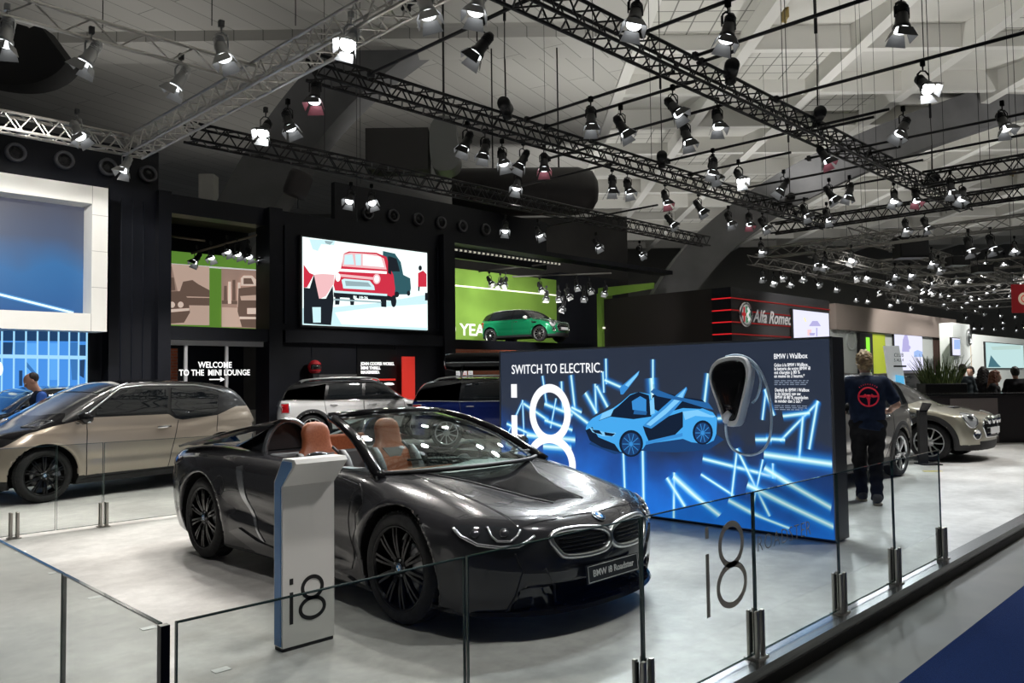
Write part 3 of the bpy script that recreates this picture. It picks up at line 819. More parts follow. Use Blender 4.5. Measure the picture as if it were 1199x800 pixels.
    put_wheels(root, 2.8, .935, .35, .22, rim=.268, style='multi')
    # glossy accent line of the rear diffuser edge
    return c
roadster = build_roadster()
# ---------------------------------------------------------------- floors
EDGE_Y = 2.10
M_FLOOR = noise_col(mat('pale_screed', (.6, .6, .58), .38), (.40, .39, .375), (.63, .62, .60), .9, 10, lo=.30, hi=.66, rough=(.30, .5), stretch=(1, 1.6, 1))
n, l, bs = nodes(M_FLOOR)                      # cloudy trowel marks over the broad mottling
tc = n.new('ShaderNodeTexCoord'); t2 = n.new('ShaderNodeTexNoise'); t2.inputs['Scale'].default_value = 7; t2.inputs['Detail'].default_value = 8; t2.inputs['Roughness'].default_value = .7
l.new(tc.outputs['Object'], t2.inputs['Vector'])
mr = n.new('ShaderNodeMapRange'); mr.inputs[1].default_value = .3; mr.inputs[2].default_value = .7; mr.inputs[3].default_value = .78; mr.inputs[4].default_value = 1.08
l.new(t2.outputs['Fac'], mr.inputs[0])
mx = n.new('ShaderNodeMix'); mx.data_type = 'RGBA'; mx.blend_type = 'MULTIPLY'; mx.inputs[0].default_value = 1
old = bs.inputs['Base Color'].links[0].from_socket
l.new(old, mx.inputs[6]); l.new(mr.outputs[0], mx.inputs[7]); l.new(mx.outputs[2], bs.inputs['Base Color'])
b = MB(); b.box((-6, EDGE_Y, -.12), (40, 40, 0)); struct(b.build('floor', M_FLOOR))
M_AISLE = noise_col(mat('aisle_concrete', (.2, .19, .17), .55), (.055, .052, .046), (.13, .122, .108), 1.7, 10, lo=.3, hi=.72, rough=(.4, .7))
b = MB(); b.box((-25, -12, -.24), (75, EDGE_Y, -.12)); b.box((40, EDGE_Y, -.24), (75, 60, -.12)); struct(b.build('floor_aisle', M_AISLE))
# joints of the aisle slab
b = MB(); b.box((3.66, 1.35, -.1205), (3.68, 2.02, -.1175)); b.box((4.25, 1.6, -.1205), (75, 1.606, -.1185)); struct(b.build('floor_joint', mat('joint_dark', (.03, .03, .03), .9)))
M_CARPET = noise_col(mat('blue_carpet', (.004, .03, .16), .95, spec=.1), (.002, .012, .062), (.003, .018, .088), 160, 3, bump=.3)
b = MB(); b.box((-10, -6, -.125), (34, 1.6, -.108)); tag(b.build('carpet', M_CARPET), 'dark blue carpet laid along the aisle in the lower right corner', 'carpet')
M_ALU = mat('brushed_aluminium', (.62, .63, .65), .22, 1.)
noise_col(M_ALU, (.5, .51, .53), (.7, .71, .73), 40, 4, stretch=(.05, 6, 1))
b = MB()
b.box((-6, 2.10, -.015), (36, 2.155, .008)); b.box((-6, 2.158, -.015), (36, 2.215, .006)); b.box((-6, 2.085, -.05), (36, 2.10, .008))
struct(b.build('trim_1', M_ALU))
b = MB(); b.box((-6, 2.075, -.125), (36, 2.10, -.05)); struct(b.build('trim_2', mat('plinth_black', (.016, .015, .014), .45)))
# ---------------------------------------------------------------- hall roof: coffered concrete carried on arched girders
M_CONC = noise_col(mat('white_concrete', (.55, .54, .50), .85), (.60, .59, .55), (.70, .69, .65), .35, 8, lo=.3, hi=.7)
M_BEAM = mat('pale_beam_concrete', (.78, .77, .73), .85)
M_TILE = mat('tile_soffit', (.55, .54, .5), .85)
n, l, bs = nodes(M_TILE)
tc = n.new('ShaderNodeTexCoord'); mp = n.new('ShaderNodeMapping'); mp.inputs['Rotation'].default_value = (0, 0, -YAW)
br = n.new('ShaderNodeTexBrick'); br.offset = 0; br.inputs['Scale'].default_value = 1; br.inputs['Brick Width'].default_value = .9; br.inputs['Row Height'].default_value = .9
br.inputs['Mortar Size'].default_value = .03; br.inputs['Color1'].default_value = (.62, .61, .56, 1); br.inputs['Color2'].default_value = (.68, .67, .63, 1); br.inputs['Mortar'].default_value = (.22, .22, .2, 1)
l.new(tc.outputs['Object'], mp.inputs[0]); l.new(mp.outputs[0], br.inputs[0]); l.new(br.outputs[0], bs.inputs['Base Color'])
ZC_ = 14.6
def AB(d, s, z): return V((0, 0, z)) + FW * d + RT * s         # hall axes: depth along the nave, sideways
M_SLAT = mat('slatted_soffit', (.5, .49, .46), .85)
n, l, bs = nodes(M_SLAT)
tc = n.new('ShaderNodeTexCoord'); mp = n.new('ShaderNodeMapping'); mp.inputs['Rotation'].default_value = (0, 0, -YAW + .5)
br = n.new('ShaderNodeTexBrick'); br.offset = .5; br.inputs['Scale'].default_value = 1; br.inputs['Brick Width'].default_value = 9; br.inputs['Row Height'].default_value = .95
br.inputs['Mortar Size'].default_value = .02; br.inputs['Color1'].default_value = (.47, .46, .43, 1); br.inputs['Color2'].default_value = (.52, .51, .48, 1); br.inputs['Mortar'].default_value = (.25, .25, .23, 1)
l.new(tc.outputs['Object'], mp.inputs[0]); l.new(mp.outputs[0], br.inputs[0]); l.new(br.outputs[0], bs.inputs['Base Color'])
b = MB()
def slab(bb, d0, d1, s0, s1, z0, z1, t=.2):
    p = [AB(d0, s0, z0), AB(d1, s0, z1), AB(d1, s1, z1), AB(d0, s1, z0)]
    bb.add(p + [q + V((0, 0, t)) for q in p], [(3, 2, 1, 0), (4, 5, 6, 7), (0, 1, 5, 4), (1, 2, 6, 5), (2, 3, 7, 6), (3, 0, 4, 7)])
slab(b, -25, 92, -62, 80, ZC_ + 1.1, ZC_ + 1.1, .3); struct(b.build('ceiling', M_CONC))
SPLIT = 5.1
beams_s = [SPLIT + 4.5 * i for i in range(16)]
b = MB()
for s in beams_s: slab(b, -25, 91, s - .24, s + .24, ZC_ - .05, ZC_ - .05, 1.2)
for d in [2 + 5.0 * i for i in range(18)]: slab(b, d - .18, d + .18, SPLIT, 78, ZC_ + .1, ZC_ + .1, 1.05)
struct(b.build('ceiling_beams', M_BEAM))
b = MB(); b2 = MB()
for i in range(len(beams_s) - 1):
    for j in range(17):
        d0 = 2 + 5.0 * j; s0 = beams_s[i]
        if (i + 2 * j) % 3 == 1: slab(b, d0 + .2, d0 + 4.8, s0 + .25, s0 + 4.25, ZC_ + .72, ZC_ + .72, .1)
        else: slab(b2, d0 + .2, d0 + 4.8, s0 + .25, s0 + 4.25, ZC_ + .3, ZC_ + 1.05, .06)
struct(b.build('ceiling_tiles', M_TILE)); struct(b2.build('ceiling_shells', M_CONC))
# smooth slatted soffit left of the coffers, stepped down
b = MB()
slab(b, -25, 62, -60, SPLIT - .3, ZC_ - .1, ZC_ - .1, .25)
slab(b, 29, 31, -60, SPLIT - .3, ZC_ - .5, ZC_ - .5, .5)
struct(b.build('ceiling_soffit', M_SLAT))
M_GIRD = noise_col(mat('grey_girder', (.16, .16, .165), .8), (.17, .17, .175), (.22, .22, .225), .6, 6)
def arch(pts, depth0, wid, thick, name):
    """arched girder lying across the nave: pts are (pixel) points of its middle line at a given depth"""
    P = smooth_poly([on_d(px, py, dd) for px, py, dd in pts], 3, False)
    bb = MB(); k = len(P); vs = []
    for i, q in enumerate(P):
        t = (P[min(i + 1, k - 1)] - P[max(i - 1, 0)]).normalized(); nn = FW.cross(t).normalized()
        h = thick[0] + (thick[1] - thick[0]) * i / (k - 1)
        vs += [q + nn * h, q + nn * h + FW * wid, q - nn * h + FW * wid, q - nn * h]
    bb.add(vs, [(i * 4 + j, i * 4 + (j + 1) % 4, i * 4 + 4 + (j + 1) % 4, i * 4 + 4 + j) for i in range(k - 1) for j in range(4)] + [(0, 1, 2, 3), tuple((k - 1) * 4 + j for j in range(4))])
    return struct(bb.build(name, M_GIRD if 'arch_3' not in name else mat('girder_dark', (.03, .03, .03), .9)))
arch([(748, 420, 36), (795, 330, 36), (850, 268, 36), (935, 212, 36.5), (1040, 165, 37), (1130, 133, 38), (1215, 105, 39), (1400, 60, 40)], 36, 1.6, (.75, 1.0), 'beam_arch_1')
arch([(255, 300, 30), (300, 215, 30), (350, 140, 30), (400, 85, 30), (455, 40, 30), (520, -5, 30), (640, -70, 30)], 30, 1.6, (1.0, 1.15), 'beam_arch_2')
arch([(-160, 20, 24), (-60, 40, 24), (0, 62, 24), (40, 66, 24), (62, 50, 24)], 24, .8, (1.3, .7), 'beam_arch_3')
# dark rear walls of the hall
M_HALL = noise_col(mat('hall_wall_dark', (.035, .033, .032), .9), (.028, .027, .026), (.045, .043, .041), .5)
def wall(nm, d, s0, s1, z0, z1, m):
    b = MB(); p = [AB(d, s0, z0), AB(d, s1, z0), AB(d, s1, z1), AB(d, s0, z1)]
    b.add(p + [q + FW * .4 for q in p], [(0, 1, 2, 3), (7, 6, 5, 4), (0, 4, 5, 1), (1, 5, 6, 2), (2, 6, 7, 3), (3, 7, 4, 0)])
    return struct(b.build(nm, m))
wall('wall_back', 86, -10, 82, -.2, ZC_ + 1.2, mat('hall_wall_grey', (.20, .20, .19), .9))
wall('wall_left', 45, -62, 6.6, -.2, 10.6, M_HALL)
wall('wall_left_upper', 62, -62, 6.2, 7, ZC_ + 1.2, mat('hall_wall_mid', (.25, .245, .23), .9))
# ---------------------------------------------------------------- glass barrier, its clamps and the lettering on it
M_PANE = glassmat('barrier_glass', (.83, .855, .845), .8)
M_EDGE = mat('glass_edge_green', (.035, .075, .066), .12, spec=.8, coat=.6)
H_G = .90; GY = 2.175; GX = .873
def pane(a, b_, label, name='glass_barrier', group=None, z0=.03, h=H_G):
    a = V((a[0], a[1], 0)); e = V((b_[0], b_[1], 0)) - a; L = e.length; rz = math.atan2(e.y, e.x)
    r = thing(name, label, 'glass barrier', a, rz, group)
    b = MB(); b.box((.004, -.005, z0 + .004), (L - .004, .005, h - .004)); b.build('pane', M_PANE, r)
    b = MB()
    b.box((0, -.006, h - .004), (L, .006, h)); b.box((0, -.006, z0), (.004, .006, h - .004)); b.box((L - .004, -.006, z0), (L, .006, h - .004)); b.box((.004, -.006, z0), (L - .004, .006, z0 + .004))
    b.build('glass_edge', M_EDGE, r)
    return r
xs = [.895, 1.955, 3.005, 4.025, 5.085, 6.095, 7.13]
lab = ['clear glass barrier panel in front of the white pylon, ending at the corner post gap',
       'clear glass barrier panel across the front bumper of the dark open sports car',
       'clear glass barrier panel bearing the large grey number 8 and letter i',
       'clear glass barrier panel carrying thin grey capital letters, right of the big numeral',
       'clear glass barrier panel standing before the right edge of the blue display wall',
       'farthest clear glass panel of the long barrier, before the person in navy shirt']
front = []
xs = [.90, 2.235, 3.19, 4.02, 5.07, 6.09, 7.13]
xj = [on_y(q[0], q[1], GY).x for q in ((545, 664), (750, 613.5), (881, 585), (979, 562), (1044, 547), (1099, 532))]
xs = [.90] + xj
for i in range(6):
    front.append(pane((xs[i] + .006, GY), (xs[i + 1] - .006, GY), lab[i]))
ys_ = [on_x(q[0], q[1], GX).y for q in ((75, 672), (-120, 562))]
pane((GX, GY + .02), (GX, ys_[0] - .006), 'clear glass side panel nearest the corner at the lower left')
pane((GX, ys_[0] + .006), (GX, ys_[1]), 'clear glass side panel leaving the picture at the lower left edge')
# corner upright edge
b = MB(); b.box((-.012, -.012, .0), (.012, .012, H_G)); 
c0 = b.build('corner_post', mat('corner_black', (.02, .02, .022), .3), None, (GX + .0, GY - .004, 0)); tag(c0, 'thin black corner post joining the two glass barrier runs', 'post')
M_CLAMP = mat('clamp_steel', (.42, .40, .37), .32, .9)
def clamp(loc, rz, label, group='barrier clamps'):
    r = thing('glass_clamp', label, 'clamp', loc, rz, group)
    b = MB(); b.box((-.06, -.045, 0), (.06, .045, .012), 0, None, .003); b.build('base_plate', M_CLAMP, r)
    for sx in (-1, 1):
        for sy in (-1, 1):
            b = MB(); b.box((sx * .030 - .012, sy * .024 - .010, .012), (sx * .030 + .012, sy * .024 + .010, .26), 0, None, .004); b.build('upright', M_CLAMP, r)
    b = MB()
    for sx in (-1, 1):
        for sy in (-1, 1): b.box((sx * .030 - .009, sy * .0105 - .003, .035), (sx * .030 + .009, sy * .0105 + .003, .25))
    b.build('gasket', M_BLKM, r)
    return r
first = clamp((xj[1], GY, .006), 0, 'steel barrier clamp nearest the camera, in front of the bumper')
for x, lb in ((xj[2], 'steel barrier clamp right of the big numeral on the glass'), (xj[3], 'steel barrier clamp in front of the end of the blue display wall'), (xj[4], 'steel barrier clamp second from the far end of the long run'), (xj[5], 'steel barrier clamp at the far end of the long run')):
    o = copy_tree(first, None, lb); o.location = (x, GY, .006)
# lettering stuck on the glass
M_GREYP = bpy.data.materials.new('grey_vinyl'); M_GREYP.use_nodes = True
n = M_GREYP.node_tree.nodes; l = M_GREYP.node_tree.links; n.clear()
o_ = n.new('ShaderNodeOutputMaterial'); ad = n.new('ShaderNodeMixShader'); tr_ = n.new('ShaderNodeBsdfTranslucent'); df = n.new('ShaderNodeBsdfDiffuse')
tr_.inputs[0].default_value = (.50, .47, .44, 1); df.inputs[0].default_value = (.45, .43, .40, 1); l.new(tr_.outputs[0], ad.inputs[1]); l.new(df.outputs[0], ad.inputs[2]); l.new(ad.outputs[0], o_.inputs[0])
def on_glass(px, py): return on_y(px, py, GY)
def big8(h, w, name, parent_M, m, parent=None, th=.02):
    """letter i and number 8 with even strokes, local x right, y up"""
    b = MB()
    def stroke(pts, closed):
        k = len(pts); vs = []
        for i, p in enumerate(pts):
            a = pts[(i - 1) % k]; c_ = pts[(i + 1) % k]
            t = (V(c_) - V(a)).normalized(); nn = V((-t.y, t.x))
            vs += [(p[0] + nn.x * th / 2, p[1] + nn.y * th / 2, 0), (p[0] - nn.x * th / 2, p[1] - nn.y * th / 2, 0)]
        k2 = len(vs); vs += [(x, y, .0015) for x, y, z in vs]
        fs = []
        for i in range(k):
            a, c_ = 2 * i, 2 * ((i + 1) % k)
            fs += [(k2 + a, k2 + a + 1, k2 + c_ + 1, k2 + c_), (a, c_, c_ + 1, a + 1), (a, k2 + a, k2 + c_, c_), (a + 1, c_ + 1, k2 + c_ + 1, k2 + a + 1)]
        b.add(vs, fs)
    x8 = w * .62; rl = w * .38; hl = h * .53; hu = h - hl + th
    ru = rl * .84
    stroke([(x8 + (rl - th / 2) * math.cos(t), hl / 2 + (hl / 2 - th / 2) * math.sin(t)) for t in np.linspace(0, 2 * PI, 49)[:-1]], True)
    stroke([(x8 + (ru - th / 2) * math.cos(t), hl - th + hu / 2 + (hu / 2 - th / 2) * math.sin(t)) for t in np.linspace(0, 2 * PI, 49)[:-1]], True)
    b.box((0, 0, 0), (th, h * .70, .0015)); b.box((0, h * .87, 0), (th, h, .0015))
    o = b.build(name, m, parent)
    o.matrix_basis = parent_M
    return o
def M_of(p, xdir, ydir):
    x = V(xdir).normalized(); y = V(ydir).normalized(); z = x.cross(y).normalized()
    return Matrix(((x.x, y.x, z.x, p[0]), (x.y, y.y, z.y, p[1]), (x.z, y.z, z.z, p[2]), (0, 0, 0, 1)))
g3 = front[2]; I3 = (Matrix.Translation(g3.location) @ Matrix.Rotation(g3.rotation_euler[2], 4, 'Z')).inverted()
p0 = on_glass(826.5, 724); p1 = on_glass(874, 710); pt = on_glass(826.5, 617)
big8(pt.z - p0.z, p1.x - p0.x, 'glass_lettering', I3 @ M_of((p0.x, GY - .0065, p0.z), (1, 0, 0), (0, 0, 1)), M_GREYP, g3, .031)
g4 = front[3]; I4 = (Matrix.Translation(g4.location)).inverted()
p0 = on_glass(885, 647); p1 = on_glass(948, 626)
t = text_mesh('ROADSTER', .125, .0006, 'LEFT', bold=-.0025, space=1.12); t.materials.append(M_GREYP)
wd = max(v.co.x for v in t.vertices)
for v in t.vertices: v.co.x *= (p1.x - p0.x) / wd
q = link('glass_lettering', t, g4); q.matrix_basis = I4 @ M_of((p0.x, GY - .0065, p0.z), (1, 0, 0), (0, 0, 1))
# second barrier further back, between the sports car and the electric car
ya = 9.2
x_ = [on_z(px, py, 0).x for px, py in ((10, 628), (60, 622), (118, 616), (212, 606))]
fa = [pane((1.15, ya), (x_[1] - .01, ya), 'clear glass panel of the rear barrier leaving the left edge'),
      pane((x_[1], ya), (x_[2] - .01, ya), 'narrow clear glass panel of the rear barrier before the black wheel'),
      pane((x_[2] + .0, ya), (x_[3] + .9, ya), 'clear glass panel of the rear barrier beside the dark sports car tail')]
o = copy_tree(first, None, 'steel clamp of the rear glass barrier, left of the sports car tail'); o.location = (x_[2], ya, 0)
o = copy_tree(first, None, 'steel clamp of the rear glass barrier at the left picture edge'); o.location = (x_[0], ya, 0)
# small white floor plates inside the left barrier
M_PLATE = mat('floor_plate_white', (.8, .82, .82), .3)
for k, (px, py) in enumerate(((24, 647), (64, 671), (111, 700), (174, 736), (259, 785))):
    p = on_z(px, py, 0)
    b = MB(); b.box((-.045, -.03, 0), (.045, .03, .004), 0, None, .001)
    o = b.build('floor_plate', M_PLATE, None, (p.x, p.y, 0.0)); tag(o, ['small white floor plate furthest from the barrier corner', 'small white floor plate, second from the far end of its row', 'small white floor plate in the middle of the row behind the side glass', 'small white floor plate just behind the barrier corner', 'small white floor plate behind the front glass, left of the pylon'][k], 'floor plate', 'white floor plates')
# ---------------------------------------------------------------- white pylon with the model number
px0 = on_z(329, 765, 0); pw = .345; py0 = 4.17
r = thing('sign_pylon', 'white slanted-top sign pylon beside the front wheel of the dark sports car', 'sign', (px0.x, py0, 0))
M_PYL = mat('pylon_white', (.78, .77, .74), .45); M_PYS = mat('pylon_blue', (.10, .25, .52), .4)
b = MB()
prof = [(0, .022), (0, .935), (-.145, 1.072), (-.125, 1.095), (.0, 1.095), (.10, .955), (.10, .022)]
k = len(prof)
vs = [(0.006, y, z) for y, z in prof] + [(pw, y, z) for y, z in prof]
b.add(vs, [tuple(range(k)), tuple(range(2 * k - 1, k - 1, -1))] + [(i, (i + 1) % k, k + (i + 1) % k, k + i) for i in range(k)])
b.build('body', M_PYL, r)
b = MB(); vs = [(0.0, y, z) for y, z in prof] + [(.0055, y, z) for y, z in prof]
sp = [(.018, .03), (.018, .93), (-.10, 1.05), (-.10, 1.08), (.0, 1.08), (.085, .95), (.085, .03)]
b.prism([(y, z) for y, z in sp], 0, .0065, 0, Matrix(((0, 0, 1, 0), (1, 0, 0, 0), (0, 1, 0, 0), (0, 0, 0, 1))))
b.build('side_stripe', M_PYS, r)
b = MB(); b.box((.01, .005, 0), (pw - .005, .095, .022)); b.build('plinth', M_BLKM, r)
a0 = on_y(339, 732, py0); a1 = on_y(381.5, 727, py0); at = on_y(340, 679, py0)
big8(at.z - a0.z + .004, a1.x - a0.x, 'model_number', Matrix.Translation((a0.x - px0.x, -.0015, a0.z)) @ Matrix.Rotation(PI / 2, 4, 'X'), mat('black_print', (.012, .012, .013), .5), r, .022)
# ---------------------------------------------------------------- helpers for printed and lit pictures
class Pic:
    """flat coloured shapes layered on a plane; points are traced in the photograph and meet the plane"""
    def __init__(s, p0, xd, yd):
        s.p0 = V(p0); s.x = V(xd).normalized(); s.y = V(yd).normalized(); s.n = s.x.cross(s.y).normalized(); s.b = MB(); s.k = 0; s.mats = []
    def loc(s, px, py):
        q = on_plane(px, py, s.p0, s.n) - s.p0; return (q.dot(s.x), q.dot(s.y))
    def mi(s, m):
        if m not in s.mats: s.mats.append(m)
        return s.mats.index(m)
    def poly(s, pts, m, px=True, dz=None):
        P = [s.loc(*p) for p in pts] if px else pts
        s.k += 1
        s.b.flat(P, (s.k * s.step) if dz is None else dz, s.mi(m)); return s
    step = .0015
    def ell(s, cx, cy, rx, ry, m, n=24, rot=0., px=True):
        pts = []
        for i in range(n):
            t = 2 * PI * i / n; a, b_ = rx * math.cos(t), ry * math.sin(t)
            pts.append((cx + a * math.cos(rot) - b_ * math.sin(rot), cy + a * math.sin(rot) + b_ * math.cos(rot)))
        return s.poly(pts, m, px)
    def line(s, a, c, w, m):
        A, C_ = V(s.loc(*a)), V(s.loc(*c)); t = (C_ - A).normalized(); nn = V((-t.y, t.x)) * w / 2
        return s.poly([A + nn, A - nn, C_ - nn, C_ + nn], m, False)
    def M(s): return Matrix(((s.x.x, s.y.x, s.n.x, s.p0.x), (s.x.y, s.y.y, s.n.y, s.p0.y), (s.x.z, s.y.z, s.n.z, s.p0.z), (0, 0, 0, 1)))
    def done(s, name, parent=None):
        o = s.b.build(name, s.mats, None, fix=False); 
        for f in o.data.polygons: pass
        return s.place(o, parent)
    def place(s, o, parent=None, M2=Matrix.Identity(4)):
        W_ = s.M() @ M2
        if parent is not None:
            adopt(o, parent)
            P_ = Matrix.Translation(parent.location) @ Matrix.Rotation(parent.rotation_euler[2], 4, 'Z')
            o.matrix_basis = P_.inverted() @ W_
        else: o.matrix_basis = W_
        return o
    def text(s, st, px, py, size, m, parent, name='lettering', align='LEFT', width_px=None, bold=0., dz=.004, **k):
        me = text_mesh(st, size, .001, align, bold, **k); me.materials.append(m)
        if width_px is not None:
            a = s.loc(px, py)[0]; c_ = s.loc(px + width_px, py)[0]
            mn = min(v.co.x for v in me.vertices); mxx = max(v.co.x for v in me.vertices)
            f = abs(c_ - a) / (mxx - mn)
            for v in me.vertices: v.co.x *= f
        o = bpy.data.objects.new(name, me); COL.objects.link(o)
        x, y = s.loc(px, py)
        return s.place(o, parent, Matrix.Translation((x, y, dz)))
def bxx(name, a, b_, m, parent=None, bev=0.):
    q = MB(); q.box(a, b_, 0, None, bev); return q.build(name, m, parent)
M_FBLK = noise_col(mat('facade_black', (.006, .007, .011), .4, spec=.35), (.005, .006, .009), (.008, .009, .014), .8)
M_FBLK2 = mat('facade_panel_black', (.010, .012, .018), .3, spec=.35)
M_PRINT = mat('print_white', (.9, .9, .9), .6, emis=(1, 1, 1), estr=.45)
# ---------------------------------------------------------------- two-storey black stand at the back
FY = 20.0
def fx(px, py=430): return on_y(px, py, FY).x
def fz(px, py): return on_y(px, py, FY).z
X0 = 3.0; xo1, xo2, xp2, xr, xq = fx(195), fx(310), fx(330), fx(515), fx(528)
SL0, SL1 = fz(250, 399), fz(250, 384)        # slab between the storeys
TOPZ = 6.25; OP1T = fz(250, 256)
b = MB()
b.box((fx(126), FY - .05, 0), (fx(182), FY + .5, TOPZ)); b.box((fx(180), FY - .25, 0), (xo1, FY + .5, TOPZ)); b.box((xo2, FY - .25, 0), (xp2 - .12, FY + .5, TOPZ))
b.box((xo1, FY, OP1T), (xo2, FY + .5, TOPZ)); b.box((xo1, FY - .2, SL0), (xo2, FY + 3.6, SL1))
b.box((xp2 - .12, FY, 0), (xr, FY + .5, TOPZ)); b.box((xr, FY - .25, 0), (xq, FY + .5, TOPZ))
b.box((xp2, FY - .2, SL0), (xr, FY + .1, SL1))
struct(b.build('wall_facade', M_FBLK))
b = MB()                                        # vertical panel joints and framing of the black wall
for px in (140, 153, 166): b.box((fx(px) - .012, FY - .075, .2), (fx(px) + .012, FY - .045, TOPZ - .3))
b.box((xp2 + .05, FY - .06, SL1 + .2), (xp2 + .12, FY + .01, TOPZ - .4)); b.box((xr - .12, FY - .06, SL1 + .2), (xr - .05, FY + .01, TOPZ - .4))
for px in (365, 418, 463): b.box((fx(px) - .012, FY - .02, .0), (fx(px) + .012, FY + .01, SL0))
struct(b.build('trim_facade', M_FBLK2))
# terrace to the right: slab, beam, green walls
TX1 = fx(790)
b = MB()
ZT = 3.0; b.box((xq, FY + 2.6, SL0), (TX1 + 6, FY + 8.5, ZT)); b.box((xq, FY, fz(640, 300)), (TX1, FY + .7, TOPZ)); struct(b.build('floor_terrace', M_FBLK))
M_GREEN = noise_col(mat('stand_green', (.20, .36, .05), .7), (.17, .32, .045), (.23, .40, .06), .4)
GYW = FY + 6.6
gx0, gx1 = on_y(505, 380, GYW).x, on_y(652, 380, GYW).x
struct(bxx('wall_green', (gx0, GYW, SL1 - .1), (gx1, GYW + .2, on_y(600, 322, GYW).z), M_GREEN))
gp = Pic((gx0, GYW - .01, SL1), (1, 0, 0), (0, 0, 1))
M_LINE = mat('light_line', (.8, .8, .7), .5, emis=(1, .97, .8), estr=.8)
li = MB(); q0 = on_y(528, 334, GYW); q1 = on_y(652, 351, GYW); li.box((q0.x, GYW - .03, q0.z - .03), (q1.x, GYW, q0.z + .03)); tag(li.build('light_strip', M_LINE), 'thin pale light line along the green terrace wall above the green car', 'light')
gt = thing('wall_lettering', 'white capital letters on the green terrace wall behind the green car', 'sign', (gx0, GYW - .02, SL1))
gp.text('60 YEARS', 517, 391.5, .74, M_PRINT, gt, width_px=66, bold=.012)
# dark recess, green door frame
b = MB(); b.box((gx1, GYW - .2, SL1 - .1), (on_y(722, 380, GYW).x, GYW + 1.0, on_y(640, 318, GYW).z)); struct(b.build('wall_recess', M_FBLK))
gY = FY + 1.2
b = MB(); a0 = on_y(705, 400, gY); a1 = on_y(717, 345, gY); b.box((a0.x, gY, 0), (a1.x, gY + .25, a1.z))
g0 = on_y(705, 347, gY); g1 = on_y(766, 336, gY)
D0_ = (g0 - CAMP).dot(FW); e0, e1 = on_d(766, 338, D0_ - 1.5), on_d(766, 331, D0_ - 1.5); f0_, f1_ = on_d(705, 348, D0_), on_d(705, 337, D0_); off_ = V((.1, .3, 0))
b.add([f0_, e0, e1, f1_, f0_ + off_, e0 + off_, e1 + off_, f1_ + off_], [(0, 1, 2, 3), (4, 5, 6, 7), (0, 4, 5, 1), (1, 5, 6, 2), (2, 6, 7, 3), (3, 7, 4, 0)])
struct(b.build('trim_green', M_GREEN))
bl = MB(); bl.box((g0.x, gY - .05, on_y(705, 385, gY).z), (a1.x, gY, on_y(705, 383, gY).z))
tag(bl.build('light_strip', M_LINE), 'short pale light line on the green pillar right of the terrace', 'light')
ls_ = thing('light_string', 'string of small dim bulbs under the black terrace roof beam', 'light', (xq + .2, FY - .035, fz(528, 292)))
bxx('rail', (0, -.01, -.02), (5.3, .03, .02), M_BLKM, ls_)
for i in range(26): bxx('bulb', (i * .208, -.025, -.03), (i * .208 + .09, .025, .03), mat('dim_bulbs', (.6, .58, .5), .5, emis=(1, .95, .8), estr=.35), ls_)
# ---------------------------------------------------------------- upper lounge behind the left opening
LY = FY + 3.3
struct(bxx('wall_lounge', (xo1 - 1.2, LY, SL1), (xo2 + 1.2, LY + .15, TOPZ + .3), M_FBLK))
struct(bxx('ceiling_lounge', (xo1 - 1.2, FY + .3, TOPZ - .1), (xo2 + 1.2, LY, TOPZ), mat('lounge_ceiling', (.05, .045, .04), .8)))
mu = thing('mural', 'green wall mural with two sepia photographs of old cars in the upper left opening', 'mural', (xo1, LY - .02, SL1))
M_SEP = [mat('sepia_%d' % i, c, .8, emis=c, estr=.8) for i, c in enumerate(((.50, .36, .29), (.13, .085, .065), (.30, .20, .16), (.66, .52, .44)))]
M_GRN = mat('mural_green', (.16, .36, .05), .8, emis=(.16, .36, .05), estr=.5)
pc = Pic((xo1, LY - .02, SL1), (1, 0, 0), (0, 0, 1)); pc.step = .003
pc.poly([(180, 292), (330, 306), (330, 386), (180, 386)], M_GRN)
pc.poly([(180, 307), (330, 318), (330, 320), (180, 309)], M_PRINT)
pc.poly([(186, 308), (245, 312.5), (245, 381), (186, 380)], M_SEP[0]); pc.poly([(259, 314.5), (330, 319), (330, 386), (259, 383)], M_SEP[2])
pc.poly([(186, 348), (245, 349), (245, 358), (186, 357)], M_SEP[1]); pc.poly([(209, 345), (214, 330), (225, 328), (232, 333), (245, 340), (245, 348), (209, 347)], M_SEP[1])
pc.poly([(186, 312), (201, 312), (204, 326), (208, 342), (186, 342)], M_SEP[2]); pc.poly([(186, 326), (203, 325), (205, 340), (186, 342)], M_SEP[1])
pc.poly([(186, 342), (212, 341), (220, 350), (222, 366), (215, 378), (186, 380)], M_SEP[1])
for cx, cy in ((201, 357), (211, 357), (196, 351)): pc.ell(cx, cy, 3.4, 3.6, M_SEP[3])
pc.poly([(186, 363), (221, 361), (221, 364), (186, 367)], M_SEP[3])
pc.poly([(259, 352), (330, 354), (330, 358), (259, 356)], M_SEP[1]); pc.poly([(259, 360), (285, 361), (283, 383), (259, 383)], M_SEP[0])
for k, (x, y0, y1) in enumerate(((268, 330, 356), (273, 328, 352), (279, 331, 360), (263, 335, 352))): pc.poly([(x - 1.6, y0), (x + 1.6, y0), (x + 2, y1), (x - 2, y1)], M_SEP[3 if k % 2 == 0 else 1])
pc.poly([(281, 326), (284, 323), (294, 323), (299, 328), (300, 335), (281, 335)], M_SEP[3]); pc.poly([(284, 326), (293, 326), (296, 333), (284, 333)], M_SEP[1])
pc.poly([(278, 338), (310, 334), (330, 337), (330, 386), (282, 383), (277, 365)], M_SEP[1]); pc.poly([(280, 347), (310, 345), (330, 347), (330, 352), (281, 352)], M_SEP[0])
pc.poly([(288, 361), (306, 361), (306, 368), (288, 368)], M_SEP[3]); pc.poly([(279, 371), (330, 372), (330, 374), (279, 374)], M_SEP[3])
pc.done('picture', mu)
